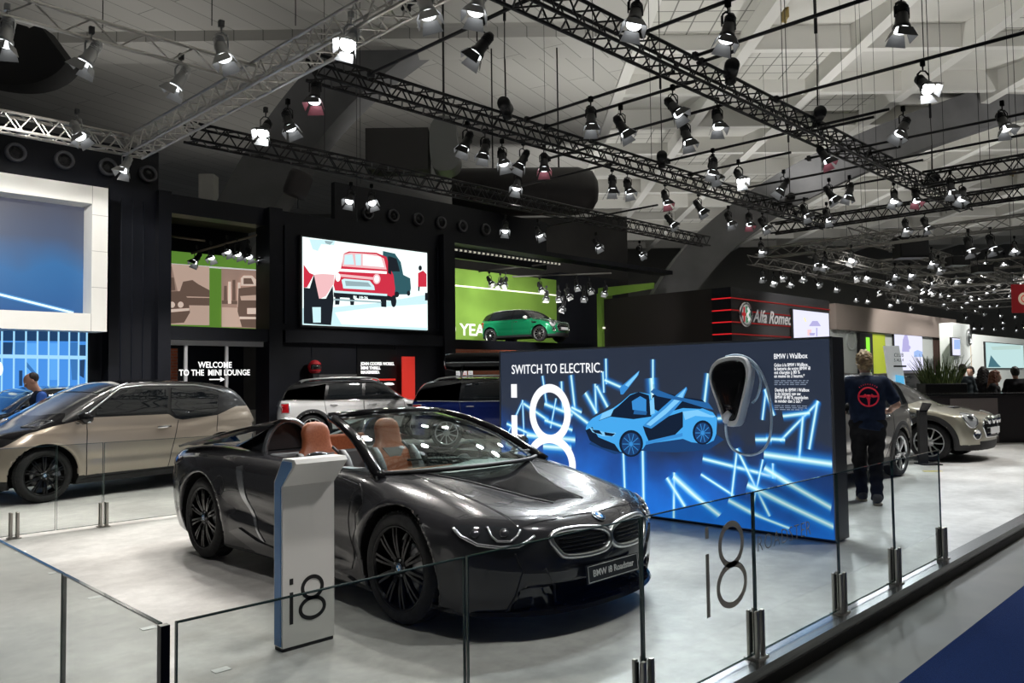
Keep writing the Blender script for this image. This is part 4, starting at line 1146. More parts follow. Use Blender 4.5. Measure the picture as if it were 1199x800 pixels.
# track lights inside the opening hang later with the rig
# ---------------------------------------------------------------- lounge entrance under it
M_BRICK = mat('orange_brick', (.45, .13, .06), .85)
n, l, bs = nodes(M_BRICK); tc = n.new('ShaderNodeTexCoord'); mp = n.new('ShaderNodeMapping'); mp.inputs['Rotation'].default_value = (PI / 2, 0, 0)
br = n.new('ShaderNodeTexBrick'); br.inputs['Scale'].default_value = 1; br.inputs['Brick Width'].default_value = .24; br.inputs['Row Height'].default_value = .08; br.inputs['Mortar Size'].default_value = .008
br.inputs['Color1'].default_value = (.50, .13, .06, 1); br.inputs['Color2'].default_value = (.38, .10, .05, 1); br.inputs['Mortar'].default_value = (.35, .22, .17, 1)
l.new(tc.outputs['Object'], mp.inputs[0]); l.new(mp.outputs[0], br.inputs[0]); l.new(br.outputs[0], bs.inputs['Base Color'])
struct(bxx('wall_lounge_lower', (xo1 - .5, FY + 2.2, 0), (xo2 + .5, FY + 2.4, SL0), M_FBLK2))
struct(bxx('wall_brick', (on_y(190, 430, FY + 1.9).x, FY + 1.9, 0), (on_y(208, 430, FY + 1.9).x, FY + 2.15, on_y(200, 408, FY + 1.9).z), M_BRICK))
dr = thing('entrance_screen', 'glazed lounge entrance with slim silver posts under the sepia mural', 'door', (xo1, FY + .1, 0))
fr_ = MB()
M_POST = mat('post_silver', (.55, .55, .56), .4, .3)
for px in (219.5, 267.5): b = MB(); b.box((fx(px) - xo1 - .035, -.02, 0), (fx(px) - xo1 + .035, .05, SL0)); b.build('door_post', M_POST, dr)
b = MB(); b.box((0, -.03, SL0 - .13), (xo2 - xo1, .06, SL0)); b.build('head_rail', M_POST, dr)
lp = Pic((xo1, FY + .04, 0), (1, 0, 0), (0, 0, 1))
M_LET = mat('letters_white', (.9, .9, .9), .5, emis=(1, 1, 1), estr=.7)
lp.text('WELCOME', 232, 430.6, .215, M_LET, dr, 'lettering', width_px=39.5, bold=.003); lp.text('TO THE  MINI LOUNGE', 209.5, 440, .215, M_LET, dr, 'lettering', width_px=83, bold=.003)
b = MB(); a0 = on_y(246, 444.5, FY); a1 = on_y(264, 444.5, FY); b.box((a0.x - xo1, -.065, a0.z - .012), (a1.x - xo1 - .1, -.06, a0.z + .012)); b.prism([(a1.x - xo1 - .12, a0.z - .06), (a1.x - xo1, a0.z), (a1.x - xo1 - .12, a0.z + .06)], -.005, 0, 0, Matrix(((1, 0, 0, 0), (0, 0, -1, -.065), (0, 1, 0, 0), (0, 0, 0, 1)))); b.build('arrow', M_LET, dr)
# ---------------------------------------------------------------- big screen with a red car picture
sc = [on_y(354, 277.5, FY - .12), on_y(500, 296, FY - .12), on_y(500, 387, FY - .12), on_y(354, 380, FY - .12)]
x0, x1 = sc[0].x, sc[1].x; z1, z0 = (sc[0].z + sc[1].z) / 2, (sc[2].z + sc[3].z) / 2
tv = thing('video_screen', 'large bright video screen showing a red classic car on the black facade', 'screen', (x0, FY - .12, z0))
bxx('screen_body', (-.06, .01, -.06), (x1 - x0 + .06, .11, z1 - z0 + .06), M_BLKM, tv)
def E(nm, c, s=1.0): return emat('lit_' + nm, c, s)
EW, EP, ER, EDK, EG, ET, EP2 = E('white', (.86, 1, .98), 1.15), E('pale', (.60, .86, .90), 1.), E('red', (.60, .03, .06), 1.), E('black', (.012, .016, .022), 1), E('grey', (.30, .42, .45), 1), E('teal', (.03, .10, .12), 1), E('pink', (.85, .50, .52), 1)
pc = Pic((x0, FY - .12, z0), (1, 0, 0), (0, 0, 1)); pc.step = .002
pc.poly([(0, 0), (x1 - x0, 0), (x1 - x0, z1 - z0), (0, z1 - z0)], EW, False)
pc.poly([(354, 361), (388, 360), (440, 355), (470, 350), (500, 345), (500, 387), (354, 380)], EP); pc.poly([(392, 366), (440, 360), (500, 356), (500, 384), (400, 380)], EW)
pc.poly([(362, 280), (392, 282), (391, 287), (376, 286), (372, 294), (366, 292)], EP); pc.poly([(380, 282), (390, 283), (386, 287), (381, 285)], EG)
# dark taxi shape behind
pc.poly([(448, 294), (462, 297), (469, 307), (472, 322), (480, 326), (481, 338), (479, 345), (461, 345), (448, 340)], ET); pc.poly([(455, 300), (464, 303), (468, 318), (456, 318)], EDK)
pc.ell(464, 345, 3, 3.4, EDK); pc.ell(478, 343.5, 2, 3, EDK)
# small red figure on the right
pc.poly([(489, 320), (495, 317), (499, 321), (499, 336), (489, 336)], ER); pc.ell(491.5, 314, 2, 3, EDK); pc.poly([(489, 336), (491, 336), (490.5, 341), (489, 341)], EDK); pc.poly([(497, 343), (500, 343), (500, 352), (497, 352)], EDK)
# the red car, seen from behind
pc.poly([(402, 297), (408, 294.5), (440, 296), (452, 301), (456, 315), (460, 322), (462, 338), (461, 348), (459, 350), (452, 346), (392, 342), (390, 334), (392, 322), (398, 317)], ER)
pc.poly([(401, 298), (410, 296), (440, 298), (449, 303), (452, 316), (400, 312)], EP2); pc.poly([(403, 299), (412, 298), (414, 310), (402, 310)], EP); pc.poly([(415, 298), (422, 298), (422, 311), (416, 311)], EP); pc.poly([(424, 298), (445, 301), (449, 313), (424, 311)], EW)
pc.poly([(398, 315), (452, 318), (452, 321), (396, 318)], EW); pc.poly([(396, 321), (438, 325), (437, 328), (395, 324)], EP2)
pc.poly([(399, 328), (402, 326.5), (432, 329), (437, 335), (438, 340), (401, 338)], EP); pc.poly([(403, 329), (430, 331), (434, 336), (404, 335)], EG)
pc.ell(440, 327, 4.4, 6, EP2); pc.ell(440, 327, 2.8, 4.2, EW); pc.ell(394.5, 325, 3, 5, EW); pc.poly([(453, 300), (456, 304), (457, 322), (453, 320)], EDK)
pc.poly([(389.5, 342), (452, 346), (461, 349), (461, 353), (452, 352), (389.5, 348)], EDK); pc.poly([(390, 340.5), (452, 344.5), (452, 347), (390, 343)], EP)
pc.poly([(391, 347), (397, 348), (396, 357), (391, 357)], EDK); pc.poly([(408, 349), (414, 349), (413, 357.5), (409, 357.5)], EDK); pc.poly([(444, 349), (451, 350), (451, 360), (445, 359.5)], EDK); pc.ell(459.5, 353, 3.2, 7, EDK)
pc.poly([(389.5, 350), (445, 353.5), (445, 355), (389.5, 352)], EG)
# blurred dark car on the left edge
pc.poly([(354, 310), (361, 320), (366, 322), (358, 337), (354, 337)], ER); pc.poly([(366, 322), (376, 321), (390, 322), (389, 333), (380, 347), (372, 351), (366, 347)], EP2); pc.poly([(354, 337), (361, 338), (366, 322), (369, 336), (372, 350), (380, 350), (388, 335), (389, 352), (386, 381), (354, 379)], EDK)
pc.poly([(364, 360), (374, 360), (374, 378), (365, 378)], EP)
pc.done('screen_picture', tv)
pc.text('BL 19·76', 410, 350, .115, EW, tv, 'plate_lettering', width_px=17, bold=.004, dz=.16)
# ---------------------------------------------------------------- printed boards on the lower wall
jp = Pic((fx(405), FY - .035, 0), (1, 0, 0), (0, 0, 1))
bd = thing('wall_board', 'black wall board with small white capital lettering left of the red banner', 'sign', (fx(405), FY - .035, 0))
a0, a1 = fx(417.5), fx(464); bxx('board', (a0 - fx(405), .0, 0), (a1 - fx(405), .03, fz(440, 409)), mat('board_black', (.006, .006, .007), .3), bd)
for i, (st, w_) in enumerate((('JOHN COOPER WORKS.', 39.5), ('MINI THRILL', 23), ('MAXIMISED.', 22))): jp.text(st, 422.5, 427.6 + 5 * i, .125, M_LET, bd, 'lettering', width_px=w_, bold=.006)
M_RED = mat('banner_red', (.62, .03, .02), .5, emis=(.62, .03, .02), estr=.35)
b = MB(); a = jp.loc(428, 445); c_ = jp.loc(463, 442); b.box((a[0], -.004, a[1] - .03), (c_[0], -.001, a[1] + .03)); b.build('red_line', M_RED, bd)
b = MB(); m_ = [(448, 451), (450, 448.8), (455, 448), (460, 448.5), (462, 450.5), (458, 451.2)]; b.flat([jp.loc(*q) for q in m_], .004, 0, Matrix(((1, 0, 0, 0), (0, 0, -1, 0), (0, 1, 0, 0), (0, 0, 0, 1)))); b.build('car_picture', M_LET, bd)
rb = thing('red_banner', 'tall plain red banner standing against the black wall', 'banner', (fx(471), FY - .3, 0))
b = MB(); w2 = (fx(479) - fx(464)) / 2; b.box((-w2, -.02, .03), (w2, .02, fz(471, 418)), 0, None, .004); b.build('banner_panel', M_RED, rb); bxx('foot', (-w2 - .05, -.2, 0), (w2 + .05, .2, .03), M_BLKM, rb)
# red helmet on a stand
hp = on_y(368.5, 432, FY - .24); hs = thing('display_stand', 'dark display stand carrying a red helmet by the black wall', 'stand', (hp.x, FY - .24, 0))
bxx('column', (-.12, -.12, .03), (.12, .12, hp.z - .16), M_BLKM, hs); bxx('base', (-.2, -.2, 0), (.2, .2, .03), M_BLKM, hs)
bxx('shelf', (.05, -.15, hp.z - .24), (1.3, .15, hp.z - .16), mat('shelf_grey', (.10, .10, .10), .6), hs)
he = thing('helmet', 'red crash helmet resting on the dark display stand', 'helmet', (hp.x, FY - .24, hp.z - .155))
def fh(x, y, z):
    r = np.sqrt((x / .19) ** 2 + (y / .22) ** 2 + ((z - .2) / .21) ** 2) - 1
    g = r * .19
    g = smax(g, .015 - z, .03)
    vis = smax(np.abs(z - .2) - .07, y + .06, .02)
    return smax(g, -smax(vis, -(r * .19 + .03), .01), .01)
P_, Q_, N_ = surfnet(fh, (-.25, -.28, -.02), (.25, .28, .45), .022); link('shell', mesh_np('shell', P_, Q_, N_, [mat('helmet_red', (.5, .01, .02), .2, coat=1.)]), he)
b = MB(); b.lathe([(.168, -.07), (.176, 0), (.168, .07)], 28, 0, 'z', Matrix.Translation((0, -.012, .2))); b.build('visor', M_DGLASS, he)
# brick wall, posters behind the blue car
BY = FY + 2.0
struct(bxx('wall_brick_right', (on_y(522, 430, BY).x, BY, 0), (on_y(640, 430, BY).x, BY + .2, on_y(540, 409, BY).z), M_BRICK))
struct(bxx('wall_under_terrace', (on_y(600, 430, BY + .4).x, BY + .4, 0), (TX1, BY + .6, SL0), M_FBLK))
for k, (p0x, p1x, lb) in enumerate(((529, 538, 'white paper poster on the orange brick wall, leftmost'), (541, 546, 'narrow white and red poster on the orange brick wall'), (548.5, 553, 'white poster half hidden by the black roof box'))):
    a, c_ = on_y(p0x, 449, BY), on_y(p1x, 425, BY)
    po = thing('poster', lb, 'poster', (a.x, BY - .02, a.z), 0, 'posters on the brick wall')
    bxx('sheet', (0, 0, 0), (c_.x - a.x, .02, c_.z - a.z), M_PRINT, po)
    for j in range(5): bxx('print_line', ((c_.x - a.x) * .15, -.004, (c_.z - a.z) * (.12 + .09 * j)), ((c_.x - a.x) * .85, 0, (c_.z - a.z) * (.15 + .09 * j)), M_BLKM if k != 1 else M_RED, po)
# ---------------------------------------------------------------- white framed wall screen at the far left
SY = 19.0
def sz(px, py): return on_y(px, py, SY).z
wx1 = on_y(126, 300, SY).x; wx0 = on_y(-160, 300, SY).x; wz1 = sz(126, 220.5); wz0 = sz(126, 388.5)
ix1 = on_y(107.5, 300, SY).x; iz1 = sz(107.5, 238.5); iz0 = sz(107.5, 367.5)
ws_ = thing('framed_screen', 'huge blue-grey wall screen in a thick white frame, upper left', 'screen', (wx0, SY, wz0))
M_FRAME = noise_col(mat('frame_white', (.78, .77, .72), .6), (.75, .74, .69), (.80, .79, .75), .7)
b = MB(); L_ = wx1 - wx0; Hh = wz1 - wz0
b.box((0, 0, iz1 - wz0), (L_, .7, Hh)); b.box((0, 0, 0), (L_, .7, iz0 - wz0)); b.box((ix1 - wx0, 0, iz0 - wz0), (L_, .7, iz1 - wz0)); b.box((0, 0, iz0 - wz0), (.6, .7, iz1 - wz0))
b.build('frame', M_FRAME, ws_)
b = MB()
for t in (.3, .55, .8): b.box((ix1 - wx0, -.003, Hh * t), (L_, 0, Hh * t + .012))
b.box((ix1 - wx0 - .006, -.003, iz1 - wz0), (ix1 - wx0 + .006, 0, Hh)); b.box((ix1 - wx0 - .006, -.003, 0), (ix1 - wx0 + .006, 0, iz0 - wz0))
b.build('frame_joints', mat('joint_grey', (.4, .39, .37), .7), ws_)
M_SCR = mat('screen_blue', (.0, .0, .0), .4)
n, l, bs = nodes(M_SCR); tc = n.new('ShaderNodeTexCoord'); sp_ = n.new('ShaderNodeSeparateXYZ'); l.new(tc.outputs['Object'], sp_.inputs[0])
mr = n.new('ShaderNodeMapRange'); mr.inputs[1].default_value = iz0 - wz0; mr.inputs[2].default_value = iz1 - wz0; l.new(sp_.outputs[2], mr.inputs[0])
cr = n.new('ShaderNodeValToRGB'); els = cr.color_ramp.elements; els[0].position = 0; els[0].color = (.03, .11, .30, 1); els[1].position = 1; els[1].color = (.075, .08, .11, 1)
e = els.new(.42); e.color = (.035, .15, .36, 1); e = els.new(.68); e.color = (.07, .095, .16, 1)
nz = n.new('ShaderNodeTexNoise'); nz.inputs['Scale'].default_value = .8; l.new(tc.outputs['Object'], nz.inputs['Vector'])
ad = n.new('ShaderNodeMath'); ad.operation = 'MULTIPLY_ADD'; ad.inputs[1].default_value = .35; ad.inputs[2].default_value = -.17; l.new(nz.outputs['Fac'], ad.inputs[0])
a2 = n.new('ShaderNodeMath'); a2.operation = 'ADD'; l.new(ad.outputs[0], a2.inputs[0]); l.new(mr.outputs[0], a2.inputs[1]); l.new(a2.outputs[0], cr.inputs[0])
l.new(cr.outputs[0], bs.inputs['Emission Color']); bs.inputs['Emission Strength'].default_value = 1.0
bxx('screen_face', (.6, .55, iz0 - wz0), (ix1 - wx0, .6, iz1 - wz0), M_SCR, ws_)
pp = Pic((wx0, SY + .54, wz0), (1, 0, 0), (0, 0, 1))
pp.line((-40, 335), (86, 366.5), .10, E('beam_halo', (.10, .30, .62), 1.)); pp.line((-40, 335), (86, 366.5), .045, E('beam', (.65, .9, 1.), 1.3)); pp.done('light_beam', ws_)
# blue picture wall below the frame
QY = 19.6
bx0 = on_y(-120, 430, QY).x; bx1 = on_y(101, 430, QY).x; bz1 = on_y(60, 386, QY).z
bw = thing('picture_wall', 'bright blue backlit wall picture of a glazed building below the white framed screen', 'picture', (bx0, QY, 0))
EB = [E('blue_a', (.06, .26, .72), 1.05), E('blue_b', (.10, .36, .82), 1.05), E('blue_dark', (.015, .05, .13), 1.), E('blue_line', (.35, .68, .95), 1.), E('blue_mid', (.04, .17, .45), 1)]
bxx('wall_panel', (0, .01, 0), (bx1 - bx0, .15, bz1), M_BLKM, bw)
pp = Pic((bx0, QY, 0), (1, 0, 0), (0, 0, 1)); pp.step = .002
pp.poly([(0, 0), (bx1 - bx0, 0), (bx1 - bx0, bz1), (0, bz1)], EB[0], False)
pp.poly([(-120, 384), (102, 389), (102, 400), (-120, 398)], EB[2])
pp.poly([(3, 401), (15, 401), (14, 415), (3, 415)], EB[2]); pp.poly([(17, 401), (29, 401), (28, 416), (17, 416)], EB[4]); pp.poly([(82, 401), (91, 401), (90, 417), (82, 417)], EB[4]); pp.poly([(92, 404), (100, 404), (100, 418), (93, 417)], EB[2])
pp.poly([(30, 402), (43, 402), (43, 445), (30, 445)], EB[1]); pp.poly([(58, 402), (67, 402), (67, 445), (58, 445)], EB[1]); pp.poly([(82, 420), (91, 420), (90, 445), (84, 445)], EB[4]); pp.poly([(22, 434), (26, 434), (26, 452), (22, 452)], EB[2]); pp.poly([(31, 424), (42, 437), (40, 440), (31, 430)], EB[4]); pp.poly([(93, 422), (99, 421), (98, 443), (93, 440)], EB[2])
for x in (-15, 2, 16, 30, 43.5, 56.5, 68, 80.5, 91.5, 101): pp.line((x, 388), (x - .5, 460), .035, EB[3])
pp.line((-20, 417), (101, 419), .08, EB[3]); pp.ell(-1, 432, 4, 8, EW)
pp.done('picture', bw)
# row of dark round vents on the black fascia
b = MB(); b.box((on_y(-200, 300, 20.4).x, 20.4, 0), (on_y(185, 300, 20.4).x, 20.6, 7.35)); struct(b.build('wall_booth_back', M_FBLK))
b = MB(); a0 = on_y(392, 300, 21.2).x; b.box((a0, 21.2, 5.8), (on_y(640, 300, 21.2).x, 21.4, 7.7)); struct(b.build('wall_fascia', M_FBLK))
vc = 0; firstv = None
for (px, py, yy) in ((18, 179, 20.38), (75, 188, 20.38), (126, 196, 20.38), (173, 204, 20.38), (430, 250, 21.18), (460, 253, 21.18), (489, 257, 21.18), (516, 261, 21.18), (541, 265, 21.18), (568, 269, 21.18)):
    q = on_y(px, py, yy)
    if firstv is None:
        o = thing('round_vent', '', 'vent', (q.x, yy, q.z), 0, 'round dark vents on the black fascia')
        b = MB(); b.lathe([(.15, .0), (.15, -.08), (.20, -.10), (.22, -.06), (.22, 0)], 24, 0, 'y'); b.build('ring', mat('vent_grey', (.10, .10, .11), .5), o)
        b = MB(); b.lathe([(.15, -.03), (.08, -.03), (.05, -.07), (.0005, -.08)], 20, 0, 'y'); b.build('core', M_BLKM, o); firstv = o
    else:
        o = copy_tree(firstv); o.location = (q.x, yy, q.z)
    o['label'] = 'round dark vent on the black wall above the white framed screen' if yy < 21 else 'round dark vent on the black fascia above the bright video screen'
# ---------------------------------------------------------------- stands on the right
AX, AY = 27.1, 15.2
ax1 = on_y(972, 400, AY).x; AZ = 4.85
b = MB(); b.box((AX, AY, -.12), (ax1, AY + 6.0, AZ)); struct(b.build('wall_red_stand', noise_col(mat('stand_charcoal', (.035, .035, .038), .5), (.030, .030, .032), (.042, .042, .045), .5)))
b = MB(); b.box((AX - .02, AY + .78, -.12), (AX, AY + 6.0, AZ)); struct(b.build('wall_red_stand_side', mat('stand_brown_black', (.022, .018, .018), .6)))
b = MB(); b.box((AX - .03, AY - .02, 0), (AX, AY + .78, AZ)); struct(b.build('trim_red_stand', M_FBLK))
M_NEON = emat('red_neon', (.62, .015, .02), 1.); M_NEON2 = emat('red_neon_dim', (.22, .012, .012), 1.)
for k, py in enumerate((349, 363, 377, 391)):
    z = on_y(857, py, AY).z
    o = thing('neon_line', 'red light line wrapping the dark stand corner, %s' % ['topmost of four', 'second of four from the top', 'third of four from the top', 'lowest of four'][k], 'light', (AX, AY, z), 0, 'red light lines on the dark stand')
    bxx('side_run', (-.05, -.03, -.02), (-.03, .78, .02), M_NEON, o); bxx('front_run', (-.03, -.045, -.02), (ax1 - AX if k == 0 else (on_y(930, 380, AY).x - AX), -.02, .02), M_NEON2, o)
# round crest and script
cr = on_y(871, 368.5, AY); em = thing('round_emblem', 'large round car emblem with a red cross and green serpent on the dark stand', 'emblem', (cr.x, AY - .06, cr.z))
R_ = on_y(871, 354, AY).z - cr.z
b = MB(); b.lathe([(R_ * .78, -.02), (R_ * .80, -.07), (R_, -.06), (R_, .055)], 40, 0, 'y'); b.build('rim', M_CHROME, em)
b = MB(); b.lathe([(R_ * .98, -.012), (R_ * .7, -.03), (.0005, -.03)], 40, 0, 'y'); b.build('disc', mat('emblem_white', (.75, .75, .72), .4, emis=(.7, .7, .68), estr=.2), em)
b = MB(); b.box((-R_ * .42, -.045, -R_ * .6), (-R_ * .22, -.03, R_ * .6)); b.box((-R_ * .68, -.045, -R_ * .12), (-.02, -.03, R_ * .12)); b.build('cross', mat('emblem_red', (.6, .02, .03), .4, emis=(.6, .02, .03), estr=.3), em)
b = MB(); b.prism([(R_ * .66 * math.cos(t), R_ * .66 * math.sin(t)) for t in np.linspace(-PI / 2, PI / 2, 15)], .03, .045, 0, Matrix(((1, 0, 0, 0), (0, 0, -1, 0), (0, 1, 0, 0), (0, 0, 0, 1)))); b.build('field', mat('emblem_green', (.06, .30, .14), .4, emis=(.05, .3, .14), estr=.3), em)
b = MB(); b.tube([(R_ * (.25 + .13 * math.sin(t * 1.6)), -.055, R_ * (-.5 + t / 6.3 * 1.0)) for t in np.linspace(0, 6.3, 18)], [.045] * 18, 6); b.build('serpent', M_PRINT, em)
ap = Pic((AX, AY - .05, 0), (1, 0, 0), (0, 0, 1)); sc_ = thing('script_sign', 'chrome handwritten-style script lettering beside the round emblem', 'sign', (AX, AY - .05, 0))
ap.text('Alfa Romeo', 882, 377, .70, mat('script_silver', (.7, .7, .7), .25, .6, emis=(.6, .6, .6), estr=.25), sc_, width_px=46, bold=.012, shear=.35, dz=.0)
def lit_screen(nm, label, p, Yp, base, shapes, cat='screen'):
    """p: left, right, top-left y, bottom-left y in the photograph"""
    a = on_y(p[0], p[3], Yp); c_ = on_y(p[1], p[3], Yp); zt = on_y(p[0], p[2], Yp).z
    o = thing(nm, label, cat, (a.x, Yp, a.z))
    bxx('screen_body', (-.04, .01, -.04), (c_.x - a.x + .04, .10, zt - a.z + .04), M_BLKM, o)
    pq = Pic((a.x, Yp, a.z), (1, 0, 0), (0, 0, 1)); pq.step = .003
    pq.poly([(0, 0), (c_.x - a.x, 0), (c_.x - a.x, zt - a.z), (0, zt - a.z)], base, False)
    shapes(pq); pq.done('screen_picture', o); return o
LAV = E('lavender_white', (.80, .80, 1.0), 1.0); LAV2 = E('lavender', (.45, .42, .72), 1.); PINK = E('pale_pink', (.9, .6, .62), 1.); LBL = E('light_blue', (.35, .5, .85), 1.)
def carshape(pq):
    pq.ell(949, 390, 5, 3.5, E('soft_grey', (.72, .74, .86), 1.)); pq.poly([(947, 382), (951, 376), (957, 376), (961, 382)], LAV2); pq.poly([(943, 384), (962, 383), (964, 394), (944, 394)], LAV); pq.poly([(945, 386), (950, 386), (949, 393), (945, 393)], PINK); pq.poly([(947, 390), (954, 390), (953, 393), (948, 393)], LAV2); pq.poly([(955, 384), (956.5, 384), (956.5, 394), (955, 394)], LAV2); pq.poly([(940, 372), (942, 372), (944, 377), (942, 377)], E('pale_yellow', (.9, .85, .5), 1.))
lit_screen('video_screen', 'small white video screen with a pale car picture beside the script lettering', (929.5, 971, 362.5, 396), AY - .15, LAV, carshape)
# next stand: taupe fascia, grey wall, green columns, screen, brown door
BYP = AY
bx = lambda px: on_y(px, 400, BYP).x
b = MB(); b.box((ax1 + .02, BYP - .3, 3.55), (bx(1114), BYP + 2, 4.72)); struct(b.build('wall_taupe_fascia', mat('fascia_taupe', (.30, .25, .22), .6)))
b = MB(); b.box((ax1 + .02, BYP, -.12), (bx(1092), BYP + .3, 3.55)); struct(b.build('wall_grey_stand', mat('stand_grey_green', (.50, .53, .51), .6)))
M_GRN2 = mat('lime_panel', (.34, .40, .03), .6, emis=(.34, .42, .03), estr=.25)
o = bxx('lime_panel', (bx(1017), BYP - .06, 0), (bx(1035), BYP - .02, 3.5), M_GRN2); tag(o, 'tall lime green wall panel left of the purple picture', 'panel')
o = thing('green_column', 'dark slim column with a glowing green stripe on the grey stand', 'column', (bx(1007.5), BYP - .1, -.12))
bxx('column', (bx(1006) - bx(1007.5) - .4, -.1, 0), (bx(1017) - bx(1007.5), .05, 3.6), M_BLKM, o); bxx('stripe', (bx(1009) - bx(1007.5), -.12, .3), (bx(1013) - bx(1007.5), -.1, 3.4), emat('green_glow', (.25, .75, .05), 1.2), o)
wl = thing('wall_lettering', 'faint pale capital letters and round mark on the grey stand wall', 'sign', (ax1, BYP - .02, 0))
gp2 = Pic((ax1, BYP - .02, 0), (1, 0, 0), (0, 0, 1)); M_PALE = mat('pale_letter', (.62, .66, .64), .4, .3)
gp2.text('LEXUS', 979, 392, .62, M_PALE, wl, width_px=22, dz=0.)
b = MB(); q = on_y(996, 399, BYP); b.tube([(q.x - ax1 + .55 * math.cos(t), -.02, q.z + .42 * math.sin(t)) for t in np.linspace(0, 2 * PI, 25)[:-1]], .05, 6, closed=True); b.build('round_mark', M_PALE, wl)
def tower(pq):
    pq.poly([(1056, 412), (1057, 398), (1060, 390), (1061.5, 390), (1064, 400), (1064.5, 412)], LAV2); pq.poly([(1070, 412), (1074, 410), (1080, 412), (1080, 418), (1070, 418)], LBL); pq.ell(1062, 407, 4, 3, LAV2)
lit_screen('picture_panel', 'large backlit pale lilac picture of a spired tower on the grey stand', (1048.5, 1081, 383, 434), BYP - .12, LAV, tower, 'picture')
o = thing('brown_door', 'tall dark brown slatted door at the end of the taupe stand', 'door', (bx(1092) + .04, BYP + .02, -.12))
bxx('leaf', (0, 0, 0), (bx(1113) - bx(1092), .2, 3.55), mat('door_brown', (.06, .035, .028), .6), o)
b = MB()
for k in range(7): b.box(((bx(1113) - bx(1092)) * (k + .45) / 7, -.02, .1), ((bx(1113) - bx(1092)) * (k + .55) / 7, 0, 3.5))
b.build('door_slats', mat('slat_brown', (.10, .055, .045), .6), o)
# white stands in the distance
WY = 12.0
wx = lambda px: on_y(px, 400, WY).x
M_WSTAND = mat('stand_white', (.72, .76, .74), .6, emis=(.6, .7, .68), estr=.08)
b = MB(); b.box((wx(1116), WY, -.12), (wx(1136), WY + .6, on_y(1125, 379, WY).z)); struct(b.build('wall_white_stand', M_WSTAND))
b = MB(); b.box((wx(1136), WY + .4, -.12), (wx(1215), WY + .8, on_y(1150, 391, WY).z)); struct(b.build('wall_white_stand_right', M_WSTAND))
def blank(pq): pq.poly([(1117, 398), (1124, 398), (1124, 409), (1117, 409)], LBL)
lit_screen('video_screen', 'small lilac video screen on the white stand edge', (1115.5, 1124.5, 396, 416), WY - .1, LAV, blank)
o = thing('round_emblem', 'small round grey emblem on the white stand pillar', 'emblem', (wx(1133), WY - .075, on_y(1133, 395, WY).z))
b = MB(); b.tube([(.28 * math.cos(t), 0, .38 * math.sin(t)) for t in np.linspace(0, 2 * PI, 21)[:-1]], .06, 6, closed=True); b.build('ring', M_SILV, o); bxx('bar', (-.24, -.03, -.06), (.24, .03, .06), M_SILV, o)
o = thing('poster', 'tall framed poster with an orange figure on the white stand', 'poster', (wx(1139), WY + .36, on_y(1139, 432, WY).z)); 
bxx('frame', (0, 0, 0), (wx(1146) - wx(1139), .03, 2.1), M_POST, o); bxx('print', (.1, -.01, .1), (wx(1146) - wx(1139) - .1, 0, 2.0), mat('poster_cream', (.6, .45, .25), .7), o)
def van(pq):
    pq.poly([(1157, 430), (1160, 416), (1168, 426), (1172, 430)], E('dark_teal', (.06, .16, .2), 1)); pq.poly([(1160, 406), (1195, 404), (1195, 409), (1162, 410)], E('soft_green', (.45, .62, .58), 1))
lit_screen('picture_panel', 'wide pale green illuminated panel on the white stand at the right edge', (1155, 1199, 401, 431), WY + .3, E('ice_green', (.55, .78, .78), .9), van, 'picture')
# hanging dark red banner with a round badge
hb = on_d(1196, 350, 34)
o = thing('hanging_banner', 'hanging dark red banner with a round cream badge at the right edge', 'banner', hb, math.atan2(RT.y, RT.x))
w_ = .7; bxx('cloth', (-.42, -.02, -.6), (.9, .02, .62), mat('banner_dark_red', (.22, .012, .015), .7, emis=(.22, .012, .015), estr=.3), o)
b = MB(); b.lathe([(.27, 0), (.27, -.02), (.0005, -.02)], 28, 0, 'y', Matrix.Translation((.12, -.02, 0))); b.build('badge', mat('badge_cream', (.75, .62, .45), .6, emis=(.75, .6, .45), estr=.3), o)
b = MB(); b.tube([(.12 + .15 * math.cos(t), -.05, .15 * math.sin(t)) for t in np.linspace(0, 2 * PI, 17)[:-1]], .02, 6, closed=True); b.build('badge_ring', M_RED, o)
for sx in (-.35, .8): b = MB(); b.tube([(sx, 0, .62), (sx, 0, 4.5)], .012, 5); b.build('cable', M_BLKM, o)
# ---------------------------------------------------------------- dark counter with plant, tower sign
def cam_box(nm, px0, px1, py0, py1, D, dep, m, parent=None, z0=None, rootloc=None):
    a = on_d(px0, py1, D); c_ = on_d(px1, py1, D); zt = on_d((px0 + px1) / 2, py0, D).z
    return a, c_, zt
D0 = 17.4
a, c_, zt = cam_box('', 1070, 1300, 461, 520, D0, 1, None)
z0 = 0.0
rz = math.atan2(RT.y, RT.x)
o = thing('counter', 'long dark reception counter with a taupe front panel at the right', 'counter', (a.x, a.y, 0), rz)
Lc = (c_ - a).length; zt = on_d(1150, 461, D0).z
bxx('counter_body', (0, 0, 0), (Lc, .8, zt - .04), mat('counter_dark', (.025, .021, .023), .5), o)
bxx('counter_top', (-.03, -.04, zt - .04), (Lc, .84, zt), mat('counter_top_black', (.012, .012, .013), .25, coat=.5), o)
pA = on_d(1112, 466, D0); pB = on_d(1167, 466, D0)
bxx('front_panel', ((pA - a).dot(RT), -.03, .02), ((pB - a).dot(RT), -.002, zt - .1), mat('counter_taupe', (.20, .17, .165), .55), o)
